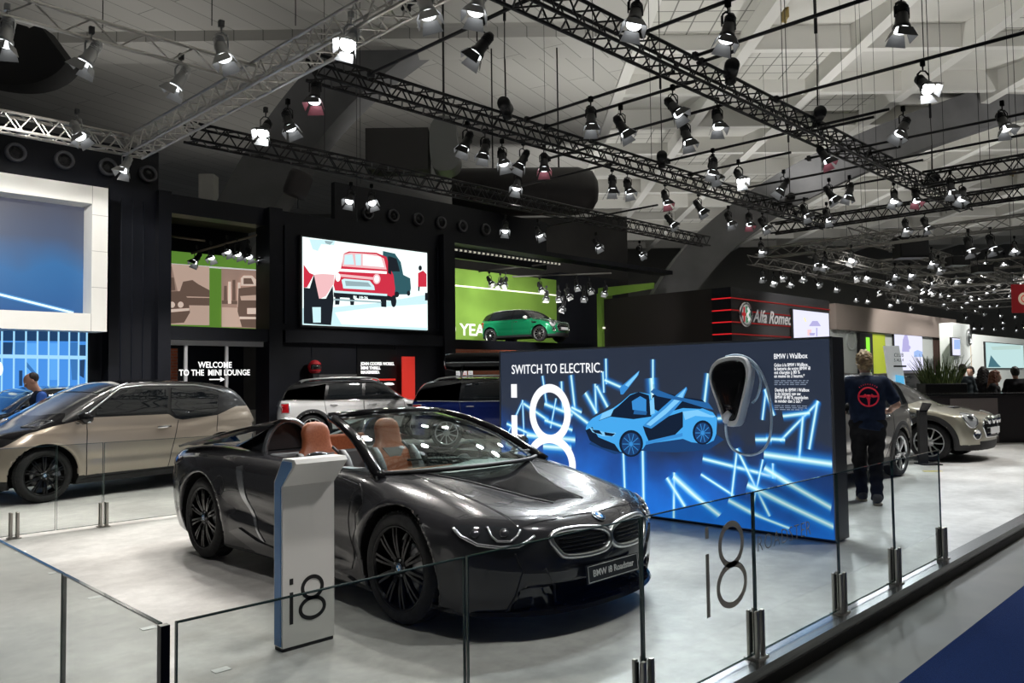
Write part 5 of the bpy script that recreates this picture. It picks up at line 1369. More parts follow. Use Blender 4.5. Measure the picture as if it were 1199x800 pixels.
# plant
pl0 = on_d(1103, 468, 19.2); o = thing('potted_plant', 'spiky green plant in a dark trough behind the dark counter', 'plant', (pl0.x, pl0.y, 0), rz)
zp = on_d(1103, 449, 19.2).z
b = MB(); b.box((-.5, -.22, 0), (.5, .22, zp), 0, None, .02); b.build('trough', M_BLKM, o)
b = MB(); random.seed(5)
for k in range(95):
    x0 = random.uniform(-.42, .42); y0 = random.uniform(-.15, .15); Lg = random.uniform(.45, .78); an = x0 * .75 + random.uniform(-.28, .28); yy = random.uniform(-.3, .3); w_ = random.uniform(.02, .034)
    pts = [(x0 + an * Lg * t * (1 + .3 * t), y0 + yy * Lg * t, zp - .05 + Lg * t * (1 - .12 * t * abs(an))) for t in (0, .35, .7, 1.)]
    vs = []
    for t, q in zip((0, .35, .7, 1.), pts): vs += [(q[0] - w_ * (1.02 - t), q[1], q[2]), (q[0], q[1] + .006, q[2]), (q[0] + w_ * (1.02 - t), q[1], q[2]), (q[0], q[1] - .006, q[2])]
    b.add(vs, [(i * 4 + j, i * 4 + (j + 1) % 4, i * 4 + 4 + (j + 1) % 4, i * 4 + 4 + j) for i in range(3) for j in range(4)], 0, True)
b.build('leaves', noise_col(mat('leaf_green', (.08, .13, .03), .5), (.05, .09, .02), (.15, .20, .06), 6), o)
# slanted white information tower
t0 = on_d(1053, 460, 16.5); o = thing('information_tower', 'tall white information stand with a blue lower picture behind the beige car', 'sign', (t0.x, t0.y, 0), rz)
zt = on_d(1050, 405, 16.5).z; s_ = 16.5 / F_PX
Mt = Matrix(((1, 0, .0, 0), (0, 1, 0, 0), (0, 0, 1, 0), (0, 0, 0, 1)))
tw = 9.0 * s_
b = MB(); lean = -.10
vs = [(-tw * 1.0 + .10, -.05, 0), (tw * 1.15 + .1, -.05, 0), (tw * .80 + lean, .0, zt), (-tw * 1.05 + lean, .0, zt)]
b.add(vs + [(x, y + .08, z) for x, y, z in vs], [(0, 1, 2, 3), (7, 6, 5, 4), (0, 4, 5, 1), (1, 5, 6, 2), (2, 6, 7, 3), (3, 7, 4, 0)]); b.build('panel', mat('tower_white', (.82, .84, .84), .5, emis=(.8, .85, .85), estr=.25), o)
ip = Pic(V((t0.x, t0.y, 0)) - FW * .06, RT, (0, 0, 1)); ip.poly([(1048, 439), (1058, 440.5), (1059, 453), (1049, 452)], E('cyan_pic', (.10, .42, .70), 1.), dz=.012); ip.poly([(1046, 428), (1061, 428), (1061, 430), (1046, 430)], M_BLKM, dz=.012); ip.done('picture', o)
ip.text('CLUB', 1046.5, 418, .11, M_BLKM, o, width_px=11, dz=.012); ip.text('S ALL4', 1046.5, 423.5, .09, M_BLKM, o, width_px=11, dz=.012)
# black slanted info stand beside the beige car
t1 = on_z(1081.5, 544, 0); o = thing('information_stand', 'slim black slant-topped information stand before the beige car wheel', 'stand', t1, rz)
sc1 = (t1 - CAMP).dot(_F) / F_PX; hz = (543 - 480) * sc1 * 1.0
b = MB(); w_ = 4.6 * sc1; b.box((-w_, -.04, .02), (w_, .05, hz)); b.build('column', M_BLKM, o)
b = MB(); vs = [(-w_, -.05, hz), (w_, -.05, hz), (w_ * 2.9, .05, hz + 7.5 * sc1), (w_ * 1.1, .12, hz + 8.5 * sc1)]
b.add(vs + [(x, y, z - .025) for x, y, z in vs], [(0, 1, 2, 3), (7, 6, 5, 4), (0, 4, 5, 1), (1, 5, 6, 2), (2, 6, 7, 3), (3, 7, 4, 0)]); b.build('reading_panel', M_BLKG, o)
bxx('foot', (-w_ * 1.3, -.16, 0), (w_ * 3.6, .16, .02), M_BLKM, o)
o = thing('floor_marker', 'small yellow tape marker on the pale floor under the black stand', 'marker', on_z(1092, 552, 0), rz); bxx('tape', (-.14, -.04, 0), (.14, .04, .003), mat('tape_yellow', (.7, .6, .05), .6), o)
# ---------------------------------------------------------------- blue display wall with the charging box
PX_, PY0, PY1, PZ, PTH = 7.26, 3.07, 7.40, 1.88, .27
pr = thing('display_wall', 'blue illuminated display wall with electric car picture behind the dark sports car', 'display', (PX_, PY0, 0))
bxx('wall_body', (.004, -.005, .02), (PTH, PY1 - PY0 + .005, PZ), mat('panel_black', (.009, .010, .014), .4), pr); bxx('plinth', (.03, .03, 0), (PTH - .03, PY1 - PY0 - .03, .02), M_BLKM, pr)
b = MB(); t_ = .016; Lp = PY1 - PY0
b.box((-.006, -.006, PZ - t_), (.02, Lp + .006, PZ + .004)); b.box((-.006, -.006, .02), (.02, Lp + .006, .03)); b.box((-.006, -.006, .02), (.02, .012, PZ)); b.box((-.006, Lp - .006, .02), (.02, Lp + .006, PZ))
b.build('edge_frame', mat('panel_frame_grey', (.16, .17, .19), .35, .7), pr)
M_GRAPH = mat('panel_print', (.01, .03, .1), .5)
n, l, bs = nodes(M_GRAPH); tc = n.new('ShaderNodeTexCoord'); sp_ = n.new('ShaderNodeSeparateXYZ'); l.new(tc.outputs['Object'], sp_.inputs[0])
# vertical fade of the print, brighter pool in the middle
mr = n.new('ShaderNodeMapRange'); mr.inputs[1].default_value = .05; mr.inputs[2].default_value = PZ; l.new(sp_.outputs[2], mr.inputs[0])
nz = n.new('ShaderNodeTexNoise'); nz.inputs['Scale'].default_value = 1.9; nz.inputs['Detail'].default_value = 3; l.new(tc.outputs['Object'], nz.inputs['Vector'])
mp = n.new('ShaderNodeMapping'); mp.inputs['Location'].default_value = (0, -2.6, -.35); mp.inputs['Scale'].default_value = (0, .42, .9); l.new(tc.outputs['Object'], mp.inputs[0])
vl = n.new('ShaderNodeVectorMath'); vl.operation = 'LENGTH'; l.new(mp.outputs[0], vl.inputs[0])
ma = n.new('ShaderNodeMath'); ma.operation = 'MULTIPLY_ADD'; ma.inputs[1].default_value = .12; l.new(vl.outputs['Value'], ma.inputs[0]); l.new(mr.outputs[0], ma.inputs[2])
mb_ = n.new('ShaderNodeMath'); mb_.operation = 'MULTIPLY_ADD'; mb_.inputs[1].default_value = .50; l.new(nz.outputs['Fac'], mb_.inputs[0]); l.new(ma.outputs[0], mb_.inputs[2])
cr = n.new('ShaderNodeValToRGB'); els = cr.color_ramp.elements
els[0].position = .36; els[0].color = (.014, .20, .78, 1); els[1].position = 1.20; els[1].color = (.020, .028, .048, 1)
for p_, c_ in ((.56, (.011, .13, .56, 1)), (.74, (.009, .065, .30, 1)), (.94, (.012, .028, .085, 1))): e = els.new(p_); e.color = c_
l.new(mb_.outputs[0], cr.inputs[0]); l.new(cr.outputs[0], bs.inputs['Emission Color']); bs.inputs['Emission Strength'].default_value = .95; bs.inputs['Base Color'].default_value = (.008, .012, .025, 1)
b = MB(); b.box((0, .012, .03), (.004, Lp - .012, PZ - .016)); b.build('print_face', M_GRAPH, pr)
gp = Pic((PX_ - .001, PY1, 0), (0, -1, 0), (0, 0, 1)); gp.step = .0002
def glow(nm, c, s): return emat('glow_' + nm, c, s)
def halo_mat():
    """soft light streak: bright core fading sideways (generated y across the strip)"""
    m = bpy.data.materials.new('streak'); m.use_nodes = True; n = m.node_tree.nodes; l = m.node_tree.links; n.clear()
    o = n.new('ShaderNodeOutputMaterial'); mx = n.new('ShaderNodeMixShader'); t = n.new('ShaderNodeBsdfTransparent'); e = n.new('ShaderNodeEmission')
    uv = n.new('ShaderNodeUVMap'); s = n.new('ShaderNodeSeparateXYZ'); l.new(uv.outputs[0], s.inputs[0])
    a = n.new('ShaderNodeMath'); a.operation = 'MULTIPLY_ADD'; a.inputs[1].default_value = 2; a.inputs[2].default_value = -1; l.new(s.outputs[1], a.inputs[0])
    ab = n.new('ShaderNodeMath'); ab.operation = 'ABSOLUTE'; l.new(a.outputs[0], ab.inputs[0])
    r = n.new('ShaderNodeValToRGB'); r.color_ramp.elements[0].position = 0; r.color_ramp.elements[0].color = (.80, 1., 1., 1); r.color_ramp.elements[1].position = .34; r.color_ramp.elements[1].color = (.02, .30, .95, 1)
    q = r.color_ramp.elements.new(.16); q.color = (.30, .80, 1., 1)
    f = n.new('ShaderNodeMath'); f.operation = 'SUBTRACT'; f.inputs[0].default_value = 1.; l.new(ab.outputs[0], f.inputs[1]); p = n.new('ShaderNodeMath'); p.operation = 'POWER'; p.inputs[1].default_value = 2.2; l.new(f.outputs[0], p.inputs[0])
    l.new(ab.outputs[0], r.inputs[0]); l.new(r.outputs[0], e.inputs[0]); e.inputs[1].default_value = 1.0
    l.new(p.outputs[0], mx.inputs[0]); l.new(t.outputs[0], mx.inputs[1]); l.new(e.outputs[0], mx.inputs[2]); l.new(mx.outputs[0], o.inputs[0])
    return m
streaks = [  # traced light tubes: x0,y0,x1,y1,width(px)
 (709.5, 422, 710, 448, 5), (764.5, 423, 764.5, 448, 5), (763, 448, 764, 462, 12), (706, 437, 707, 458, 5), (828.5, 440, 825, 470, 6), (635.5, 442, 640, 473, 5), (657.5, 449, 659, 480, 6), (669, 442, 673, 478, 7), (697, 452, 698, 482, 6), (687, 463, 697, 481, 9), (700, 455, 710, 474, 8),
 (710, 446, 726, 453, 7), (615, 474, 640, 491, 8), (640, 474, 668, 485, 9), (668, 480, 690, 497, 9), (671, 478, 679, 482, 7), (651, 468, 645, 500, 4),
 (596, 505, 612, 470, 4), (612, 470, 614, 520, 4), (595, 497, 625, 510, 7), (640, 493, 668, 503, 8), (620, 510, 670, 515, 12), (640, 523, 665, 525, 14), (595, 520, 625, 527, 10),
 (730, 532, 731.5, 570, 6), (752.5, 525, 754, 600, 7), (789.5, 556, 789, 606, 6), (783, 563, 800, 590, 9), (793, 562, 838, 603, 14), (826, 538, 905, 558, 8), (823, 557, 857, 579, 6), (857, 579, 863, 528, 5), (864, 528, 900, 602, 6), (905, 558, 905, 545, 5), (880, 600, 893, 540, 4),
 (915, 515, 957, 472, 5), (957, 472, 948, 524, 5), (940, 490, 936, 536, 5), (900, 514, 916, 515, 7), (897, 457, 893, 490, 4), (896, 458, 906, 485, 4), (900, 533, 972, 543, 12), (900, 551, 972, 592, 12), (880, 570, 975, 615, 12), (857, 588, 920, 622, 10), (888, 515, 900, 515, 8), (843, 490, 860, 488, 7), (920, 487, 945, 484, 7)]
sb = MB(); uvs = []
me = bpy.data.meshes.new('light_streaks'); vs = []; fs = []
for k, (xa, ya_, xb, yb, w_) in enumerate(streaks):
    A, C_ = V(gp.loc(xa, ya_)), V(gp.loc(xb, yb)); t = (C_ - A).normalized(); nn = V((-t.y, t.x)) * (w_ * .0105) ; ex = t * w_ * .004
    A = A - ex; C_ = C_ + ex
    cl = lambda p: (min(max(p.x, .02), Lp - .02), min(max(p.y, .035), PZ - .02))
    o_ = len(vs); vs += [(*cl(A - nn), .0006 + k * .00004), (*cl(C_ - nn), .0006 + k * .00004), (*cl(C_ + nn), .0006 + k * .00004), (*cl(A + nn), .0006 + k * .00004)]; fs.append((o_, o_ + 1, o_ + 2, o_ + 3))
me.from_pydata(vs, [], fs); ul = me.uv_layers.new(name='UVMap')
for f in me.polygons:
    for li_, uv in zip(f.loop_indices, ((0, 0), (1, 0), (1, 1), (0, 1))): ul.data[li_].uv = uv
me.materials.append(halo_mat()); so = bpy.data.objects.new('light_streaks', me); COL.objects.link(so); gp.place(so, pr)
# pale floor glow and shadow, then the car
CB = [glow('car_%d' % i, c, 1.) for i, c in enumerate(((.04, .25, .62), (.06, .37, .80), (.02, .12, .34), (.006, .014, .035), (.20, .56, .90), (.012, .05, .16)))]
gp.k = 20
pc = gp
pc.poly([(690, 520), (720, 532), (752, 528), (790, 530), (830, 527), (848, 515), (838, 508), (760, 505), (700, 508)], CB[5])
pc.poly([(686, 502), (688, 496), (694, 490), (705, 484), (718, 478), (728, 471), (738, 462), (748, 459), (762, 462), (764, 478), (775, 484), (800, 478), (822, 478), (835, 483), (840, 490), (839, 508), (836, 516), (828, 520), (810, 518), (800, 514), (757, 520), (753, 526), (742, 530), (726, 529), (705, 523), (690, 514)], CB[1])
pc.poly([(701, 493), (724, 476), (738, 463), (748, 459), (760, 463), (762, 477), (763, 488), (742, 491), (715, 488)], CB[3])      # screen and bonnet top
pc.poly([(740, 470), (750, 464), (757, 468), (757, 482), (741, 480)], CB[0]); pc.poly([(743, 480), (758, 482), (757, 486), (742, 485)], CB[2])
pc.poly([(764, 463), (775, 459), (800, 465), (822, 468), (832, 476), (820, 479), (800, 478), (778, 484), (764, 478)], CB[3])       # cabin and rear deck
pc.poly([(761, 470), (766, 465), (767, 484), (762, 486)], CB[4])
pc.poly([(753, 499), (775, 490), (800, 482), (800, 500), (790, 510), (760, 517), (756, 508)], CB[3])                                # open door gap
pc.poly([(753, 499), (757, 495), (775, 478), (793, 462), (804, 453), (805, 456), (799, 470), (784, 487), (763, 502)], CB[0]); pc.poly([(757, 497), (780, 478), (804, 454), (799, 467), (780, 485), (762, 499)], CB[4])  # raised door near
pc.poly([(727, 462), (726, 454), (733, 448), (742, 440), (749, 434), (748, 439), (738, 452), (730, 462)], CB[0]); pc.poly([(732, 451), (749, 434.5), (746, 441), (736, 453)], CB[4]) # raised door far
pc.poly([(762, 459), (766, 455), (790, 464), (830, 472), (836, 480), (826, 478), (800, 470), (770, 464)], CB[2])
pc.poly([(686, 504), (694, 500), (701, 512), (720, 520), (727, 530), (705, 524), (691, 516)], CB[3])                                # nose intake
pc.poly([(690, 500), (696, 503), (708, 506), (722, 507), (719, 511), (706, 511), (694, 506)], CB[4]); pc.poly([(693, 503), (702, 504), (706, 509), (697, 507)], CB[3]); pc.poly([(708, 506), (721, 508), (717, 511), (709, 510)], CB[3])
pc.poly([(729, 505), (752, 500), (757, 517), (730, 527)], CB[1])
for cx, cy, rx, ry in ((739.5, 520, 13, 15), (823.5, 507, 11, 13.5)):
    pc.ell(cx, cy - .6, rx * 1.08, ry * 1.05, CB[3]); pc.ell(cx, cy, rx * .86, ry * .88, CB[5])
    for k in range(10):
        a_ = 2 * PI * k / 10; pc.line((cx + 2 * math.cos(a_), cy + 2.3 * math.sin(a_)), (cx + rx * .78 * math.cos(a_), cy + ry * .82 * math.sin(a_)), .008, CB[0])
    pc.ell(cx, cy, 2.2, 2.6, CB[0], 10)
pc.poly([(800, 482), (818, 480), (832, 486), (839, 487), (836, 489), (815, 487), (803, 492)], CB[4]); pc.poly([(757, 517), (800, 507), (800, 511), (757, 521)], CB[0]); pc.poly([(706, 484), (720, 478), (716, 487), (703, 492)], CB[4])
cp_ = pc.done('car_picture', pr)
# titles and numeral
M_TW = emat('panel_white', (.95, .97, 1.), 1.05)
gp.text('SWITCH TO ELECTRIC.', 599.5, 438, .165, M_TW, pr, 'headline', width_px=105.5, dz=.009)
p0 = gp.loc(600.5, 560); p1 = gp.loc(675, 560); pt = gp.loc(602, 450)
o = big8(pt[1] - p0[1] + .12, p1[0] - p0[0], 'model_number', Matrix.Identity(4), M_TW, None, .10)
o.parent = None; gp.place(o, pr, Matrix.Translation((p0[0], p0[1] - .12, .010)))
gp.text('BMW i Wallbox', 906.5, 420.5, .072, M_TW, pr, 'caption', width_px=39, dz=.009)
for i, (st, w_) in enumerate((('Grâce à la BMW i Wallbox,', 39.5), ('la batterie de votre BMW i8', 42), ('est chargée à 80 %', 30), ('en moins de 2 heures.*', 35.5))): gp.text(st, 907, 429.5 + i * 4.3, .046, M_TW, pr, 'caption', width_px=w_, dz=.009)
for i, (st, w_) in enumerate((('Dankzij de BMW i Wallbox', 40), ('is de batterij van uw', 30), ('BMW i8 80 % opgeladen', 38.5), ('in minder dan 2 uur.*', 32))): gp.text(st, 907.8, 458.5 + i * 4.3, .046, M_TW, pr, 'caption', width_px=w_, dz=.009)
b = MB()
for y0, ws2 in ((446, (40, 39, 37)), (475, (38, 38, 33))):
    for j, w_ in enumerate(ws2):
        q0 = gp.loc(907.3, y0 + j * 2.2); q1 = gp.loc(907.3 + w_, y0 + j * 2.2)
        x = q0[0]; random.seed(int(y0) + j)
        while x < q1[0]:
            L2 = random.uniform(.02, .06); b.box((x, q0[1] - .004, 0), (min(x + L2, q1[0]), q0[1] + .004, .001)); x += L2 + .012
oo = b.build('small_print', mat('small_print_grey', (.2, .25, .32), .5, emis=(.25, .3, .4), estr=.7)); gp.place(oo, pr, Matrix.Translation((0, 0, .009)))
# ---------------------------------------------------------------- charging box
WM = gp.M()
def wl(px, py, d=0.): q = gp.loc(px, py); return V((q[0], q[1], d))
wbx = thing('wallbox', 'black and silver shield-shaped charging box mounted on the blue display wall', 'charger', WM @ wl(868, 440), 0)
wo = Matrix.Translation(-(WM @ wl(868, 440))) @ WM
sh = [(840.5, 429), (847, 421.5), (857, 418), (868, 416.5), (880, 418), (884.5, 425), (886.5, 436), (884, 452), (878, 476), (874, 493), (870, 499.5), (861, 499), (856, 496.5), (850, 478), (842, 456), (838, 441)]
P2 = smooth_poly([V((*gp.loc(*q), 0)) for q in sh], 2)
cc = sum(P2, V((0, 0, 0))) / len(P2)
def lay(b_, rings, mi=0):
    n_ = len(P2); vs = []
    for sc2, d in rings:
        for q in P2: r2 = cc + (q - cc) * sc2; vs.append((r2.x, r2.y, d))
    fs = [(i * n_ + j, i * n_ + (j + 1) % n_, (i + 1) * n_ + (j + 1) % n_, (i + 1) * n_ + j) for i in range(len(rings) - 1) for j in range(n_)] + [tuple((len(rings) - 1) * n_ + j for j in range(n_))]
    b_.add(vs, fs, mi, True)
b = MB(); lay(b, [(.90, .0), (1.0, .03), (1.0, .13), (.97, .155), (.86, .16), (.845, .145)]); o = b.build('housing', mat('wallbox_silver', (.82, .83, .84), .35, .05), wbx, auto=35); o.matrix_basis = wo
b = MB(); lay(b, [(.85, .14), (.84, .16), (.76, .170), (.4, .178)]); o = b.build('front_cover', M_BLKG, wbx); o.matrix_basis = wo
b = MB(); pcx = gp.loc(861, 491); pcy = gp.loc(864, 481)
b.tube([V((*gp.loc(860, 493), .17)), V((*gp.loc(862, 487), .20)), V((*gp.loc(866, 482), .20))], [.028, .036, .030], 12); o = b.build('charge_plug', M_WHITE, wbx); o.matrix_basis = wo
b = MB(); b.lathe([(.045, .165), (.045, .182), (.038, .186)], 20, 0, 'z', Matrix.Translation((*gp.loc(865, 486), 0))); o = b.build('socket', M_BLKM, wbx); o.matrix_basis = wo
gp.place(text_obj := link('caption', (lambda t: (t.materials.append(M_SILV), t)[1])(text_mesh('BMW i', .022, .0004))), wbx, Matrix.Translation((*gp.loc(864, 479), .178)))
b = MB(); cab = [(860, 496, .17), (858.5, 505, .14), (858, 516, .10), (862, 526, .07), (872, 532, .05), (884, 533, .05), (896, 528, .05), (903, 518, .05), (906.5, 500, .05), (906, 480, .05), (903, 460, .05), (897, 440, .06), (890, 427, .08), (880, 418, .10), (868, 415.5, .11), (856, 418, .10)]
b.tube(smooth_poly([V((*gp.loc(x, y), d)) for x, y, d in cab], 3, False), .0135, 8); o = b.build('charge_cable', mat('cable_blue_white', (.62, .78, .95), .4), wbx); o.matrix_basis = wo
b = MB(); cab2 = [(884, 472, .05), (889, 467, .05), (893, 455, .05), (894, 443, .05), (890, 433, .06), (884, 425, .08)]
b.tube(smooth_poly([V((*gp.loc(x, y), d)) for x, y, d in cab2], 3, False), .0125, 8); o = b.build('charge_cable', MATS['cable_blue_white'], wbx); o.matrix_basis = wo
# ---------------------------------------------------------------- lighting rig
RZ = 6.2
M_TRB = mat('truss_black', (.014, .014, .015), .45, .3)
M_TRP = mat('truss_aluminium', (.62, .60, .56), .38, .85)
M_TRG = mat('truss_grey', (.24, .235, .22), .5, .5)
def truss(name, a, c_, size, m, label, seg=None, flat=False, r=.027, group='lighting trusses'):
    a, c_ = V(a), V(c_); d = c_ - a; L = d.length; rz = math.atan2(d.y, d.x)
    o = thing(name, label, 'truss', a, rz, group); h = size / 2
    cor = [(-h, -h), (-h, h), (h, h), (h, -h)] if not flat else [(0, -h), (0, h)]
    for y, z in cor:
        b = MB(); b.tube([(0, y, z), (L, y, z)], r, 8); b.build('chord', m, o)
    n = max(2, int(L / (seg or size * .72)))
    b = MB(); fac = list(zip(cor, cor[1:] + cor[:1])) if not flat else [(cor[0], cor[1])]
    for (y0, z0), (y1, z1) in fac:
        for i in range(n):
            x0, x1 = L * i / n, L * (i + 1) / n
            p, q = ((y0, z0), (y1, z1)) if i % 2 == 0 else ((y1, z1), (y0, z0))
            b.tube([(x0, *p), (x1, *q)], r * .52, 5, caps=False)
    b.build('lacing', m, o)
    return o
def rp(px, py, z=RZ): return on_z(px, py, z)
t1y = rp(800, 81).y; t1e = rp(1113, 243).x
truss('lighting_truss', (-3, t1y, RZ), (t1e, t1y, RZ), .31, M_TRB, 'long black lattice truss running from the top centre to the upper right')
t2y = rp(600, 150).y; t2s = rp(372, 75).x; t2e = rp(968, 262).x
truss('lighting_truss', (t2s, t2y, RZ), (t2e, t2y, RZ), .31, M_TRB, 'black lattice truss across the middle, parallel behind the longest one')
t3y = rp(400, 193).y
truss('lighting_truss', (rp(200, 165).x, t3y, RZ), (rp(800, 287).x, t3y, RZ), .31, M_TRB, 'dim black lattice truss above the black facade')
t4x = rp(300, 94).x; t5y = rp(80, 157).y
truss('lighting_truss', (t4x, 1.0, RZ), (t4x, t5y + .15, RZ), .34, M_TRP, 'pale aluminium lattice truss rising diagonally from the left to the top edge')
truss('lighting_truss', (-6, t5y, RZ), (t4x + .15, t5y, RZ), .31, M_TRP, 'pale aluminium lattice truss at the left, meeting the diagonal one at its corner')
t6y = rp(150, 46).y
truss('lighting_truss', (-5, t6y, RZ), (t4x - .05, t6y, RZ), .27, M_TRP, 'flat pale aluminium ladder truss at the top left carrying silver spotlights', flat=True, seg=.33)
# trusses further away
FX_ = [rp(1100, 240, 6.2).x, rp(1150, 201, 6.2).x]
truss('lighting_truss', (rp(1040, 248).x, rp(1300, 208).y, RZ), (rp(1040, 248).x, rp(905, 268).y, RZ), .32, M_TRB, 'black lattice truss crossing behind the end of the longest one', r=.03)
truss('lighting_truss', (rp(1110, 206).x, rp(1400, 172).y, RZ), (rp(1110, 206).x, rp(1088, 213).y, RZ), .32, M_TRB, 'short black lattice truss leaving the upper right edge', r=.03)
far = [((900, 297), (1260, 250), 'Y'), ((880, 301), (1075, 345), 'X'), ((952, 294), (1110, 332), 'X'), ((955, 319), (1080, 305), 'Y'), ((1040, 325), (1199, 303), 'Y'), ((1040, 340), (1215, 320), 'Y'), ((1080, 345), (1215, 331), 'Y'), ((1040, 346), (1150, 366), 'X'), ((1000, 275), (1200, 330), 'X'), ((1090, 353), (1215, 344), 'Y'), ((1110, 361), (1215, 354), 'Y')]
nm = ['grey lattice truss above the stands on the right, nearest of the far ones', 'grey lattice truss running away over the script lettering stand', 'grey lattice truss running away beside it towards the right', 'grey cross truss over the small white video screen', 'grey cross truss in the far cluster at the upper right, highest', 'grey cross truss in the far cluster, second from the top', 'grey cross truss in the far cluster, third from the top', 'grey truss running away above the taupe fascia', 'grey truss running away under the black crossing truss', 'grey cross truss low in the far cluster', 'lowest grey cross truss of the far cluster']
for k, (a, c_, ax) in enumerate(far):
    A = rp(*a, 6.0)
    if ax == 'Y': X_ = rp((a[0] + c_[0]) / 2, (a[1] + c_[1]) / 2, 6.0).x; A = on_x(*a, X_); B = on_x(*c_, X_); A.z = B.z = 6.0
    else: Y_ = rp((a[0] + c_[0]) / 2, (a[1] + c_[1]) / 2, 6.0).y; A = on_y(*a, Y_); B = on_y(*c_, Y_); A.z = B.z = 6.0
    truss('lighting_truss', A, B, .36, M_TRG, nm[k], seg=.5, r=.028)
# black pipes slung between the trusses
pipes = [((432, 88), (640, -12)), ((613, 141), (790, 84)), ((637, 150), (812, 95)), ((690, 166), (856, 120)), ((745, 41), (880, -9)), ((808, 67), (1030, -6)), ((816, 74), (860, 60)), ((905, 118), (1215, 33)), ((780, 190), (1040, 127)), ((806, 205), (925, 178)), ((945, 187), (1215, 128)), ((930, 161), (1020, 135)), ((880, 226), (1215, 145)), ((885, 241), (1045, 202)), ((930, 251), (968, 243)), ((640, 187), (690, 172)), ((1012, 180), (1055, 172)), ((1030, 196), (1082, 188)), ((905, 240), (945, 232)), ((640, 265), (770, 240)), ((470, 10), (520, -15)), ((600, 219), (720, 192))]
for k, (a, c_) in enumerate(pipes):
    A = rp(*a, RZ + .05); B = rp(*c_, RZ + .05); X_ = (A.x + B.x) / 2; A.x = B.x = X_
    o = thing('lighting_pipe', 'straight black lighting pipe slung between the black trusses', 'pipe', A, math.atan2((B - A).y, 0), 'black lighting pipes')
    L = abs((B - A).y)
    b = MB(); b.tube([(0, 0, 0), (L, 0, 0)], .027, 8); b.build('pipe', M_TRB, o)
    b = MB(); b.box((.05, -.05, -.06), (.12, .05, .05), 0, None, .01); b.build('pipe_clamp', M_BLKM, o)
# ---------------------------------------------------------------- spotlights
M_SPB = mat('spot_black', (.013, .013, .014), .38, .2); M_SPS = mat('spot_silver', (.5, .5, .49), .35, .6)
M_DOOR_W = mat('barn_door_bright', (.30, .30, .30), .45, .3)
M_DOOR_P = mat('barn_door_pink', (.40, .14, .17), .45, .3)
M_LENS = emat('lamp_lens', (.93, .97, 1.), 3.0); M_LENS2 = emat('lamp_lens_hot', (.95, .98, 1.), 30.0); M_LENSF = emat('lamp_lens_far', (.95, .98, 1.), 3.5)
def make_spot(silver=False, hot=False, pink=False, simple=False):
    """lamp looking along local -z, hung from local origin (the clamp) through a yoke"""
    m = M_SPS if silver else M_SPB
    o = bpy.data.objects.new('spotlight', None); COL.objects.link(o); o.empty_display_size = .1
    hd = bpy.data.objects.new('head', None)
    b = MB(); L = .30
    b.lathe([(.0005, .20), (.045, .195), (.062, .16), (.066, .05), (.070, .045), (.070, .03), (.078, .02), (.082, -.08), (.098, -.10), (.104, -.13), (.104, -.15), (.094, -.152), (.088, -.125)], 20 if not simple else 12, 0)
    if not simple:
        for k in range(4): b.lathe([(.066, .06 + .025 * k), (.074, .063 + .025 * k), (.074, .071 + .025 * k), (.066, .074 + .025 * k)], 18, 0)
    hs = b.build('housing', m, o)
    b = MB(); b.lathe([(.090, -.148), (.092, -.172), (.06, -.178), (.0005, -.18)], 18 if not simple else 10, 0); b.build('lens', M_LENS2 if hot else (M_LENSF if simple else M_LENS), hs)
    for k in range(4):
        a = PI / 2 * k; b = MB(); w0, w1, ln, fl = .085, .125, .135, .05
        if k % 2: w0, w1, ln, fl = .08, .10, .10, .045
        vs = [(-w0, .104, -.170), (w0, .104, -.170), (w1, .104 + fl, -.170 - ln), (-w1, .104 + fl, -.170 - ln)]
        vs2 = [(x, y + .004, z + .002) for x, y, z in vs]
        M_ = Matrix.Rotation(a, 4, 'Z')
        b.add(vs, [(0, 1, 2, 3)], 1, False, M_); b.add(vs2, [(3, 2, 1, 0)], 0, False, M_)
        b.add(vs + vs2, [(0, 4, 5, 1), (1, 5, 6, 2), (2, 6, 7, 3), (3, 7, 4, 0)], 0, False, M_)
        b.build('barn_door', [m, (M_DOOR_P if pink else M_DOOR_W)], hs, fix=False)
    return o, hs
SPOTS = {}
NS = 0
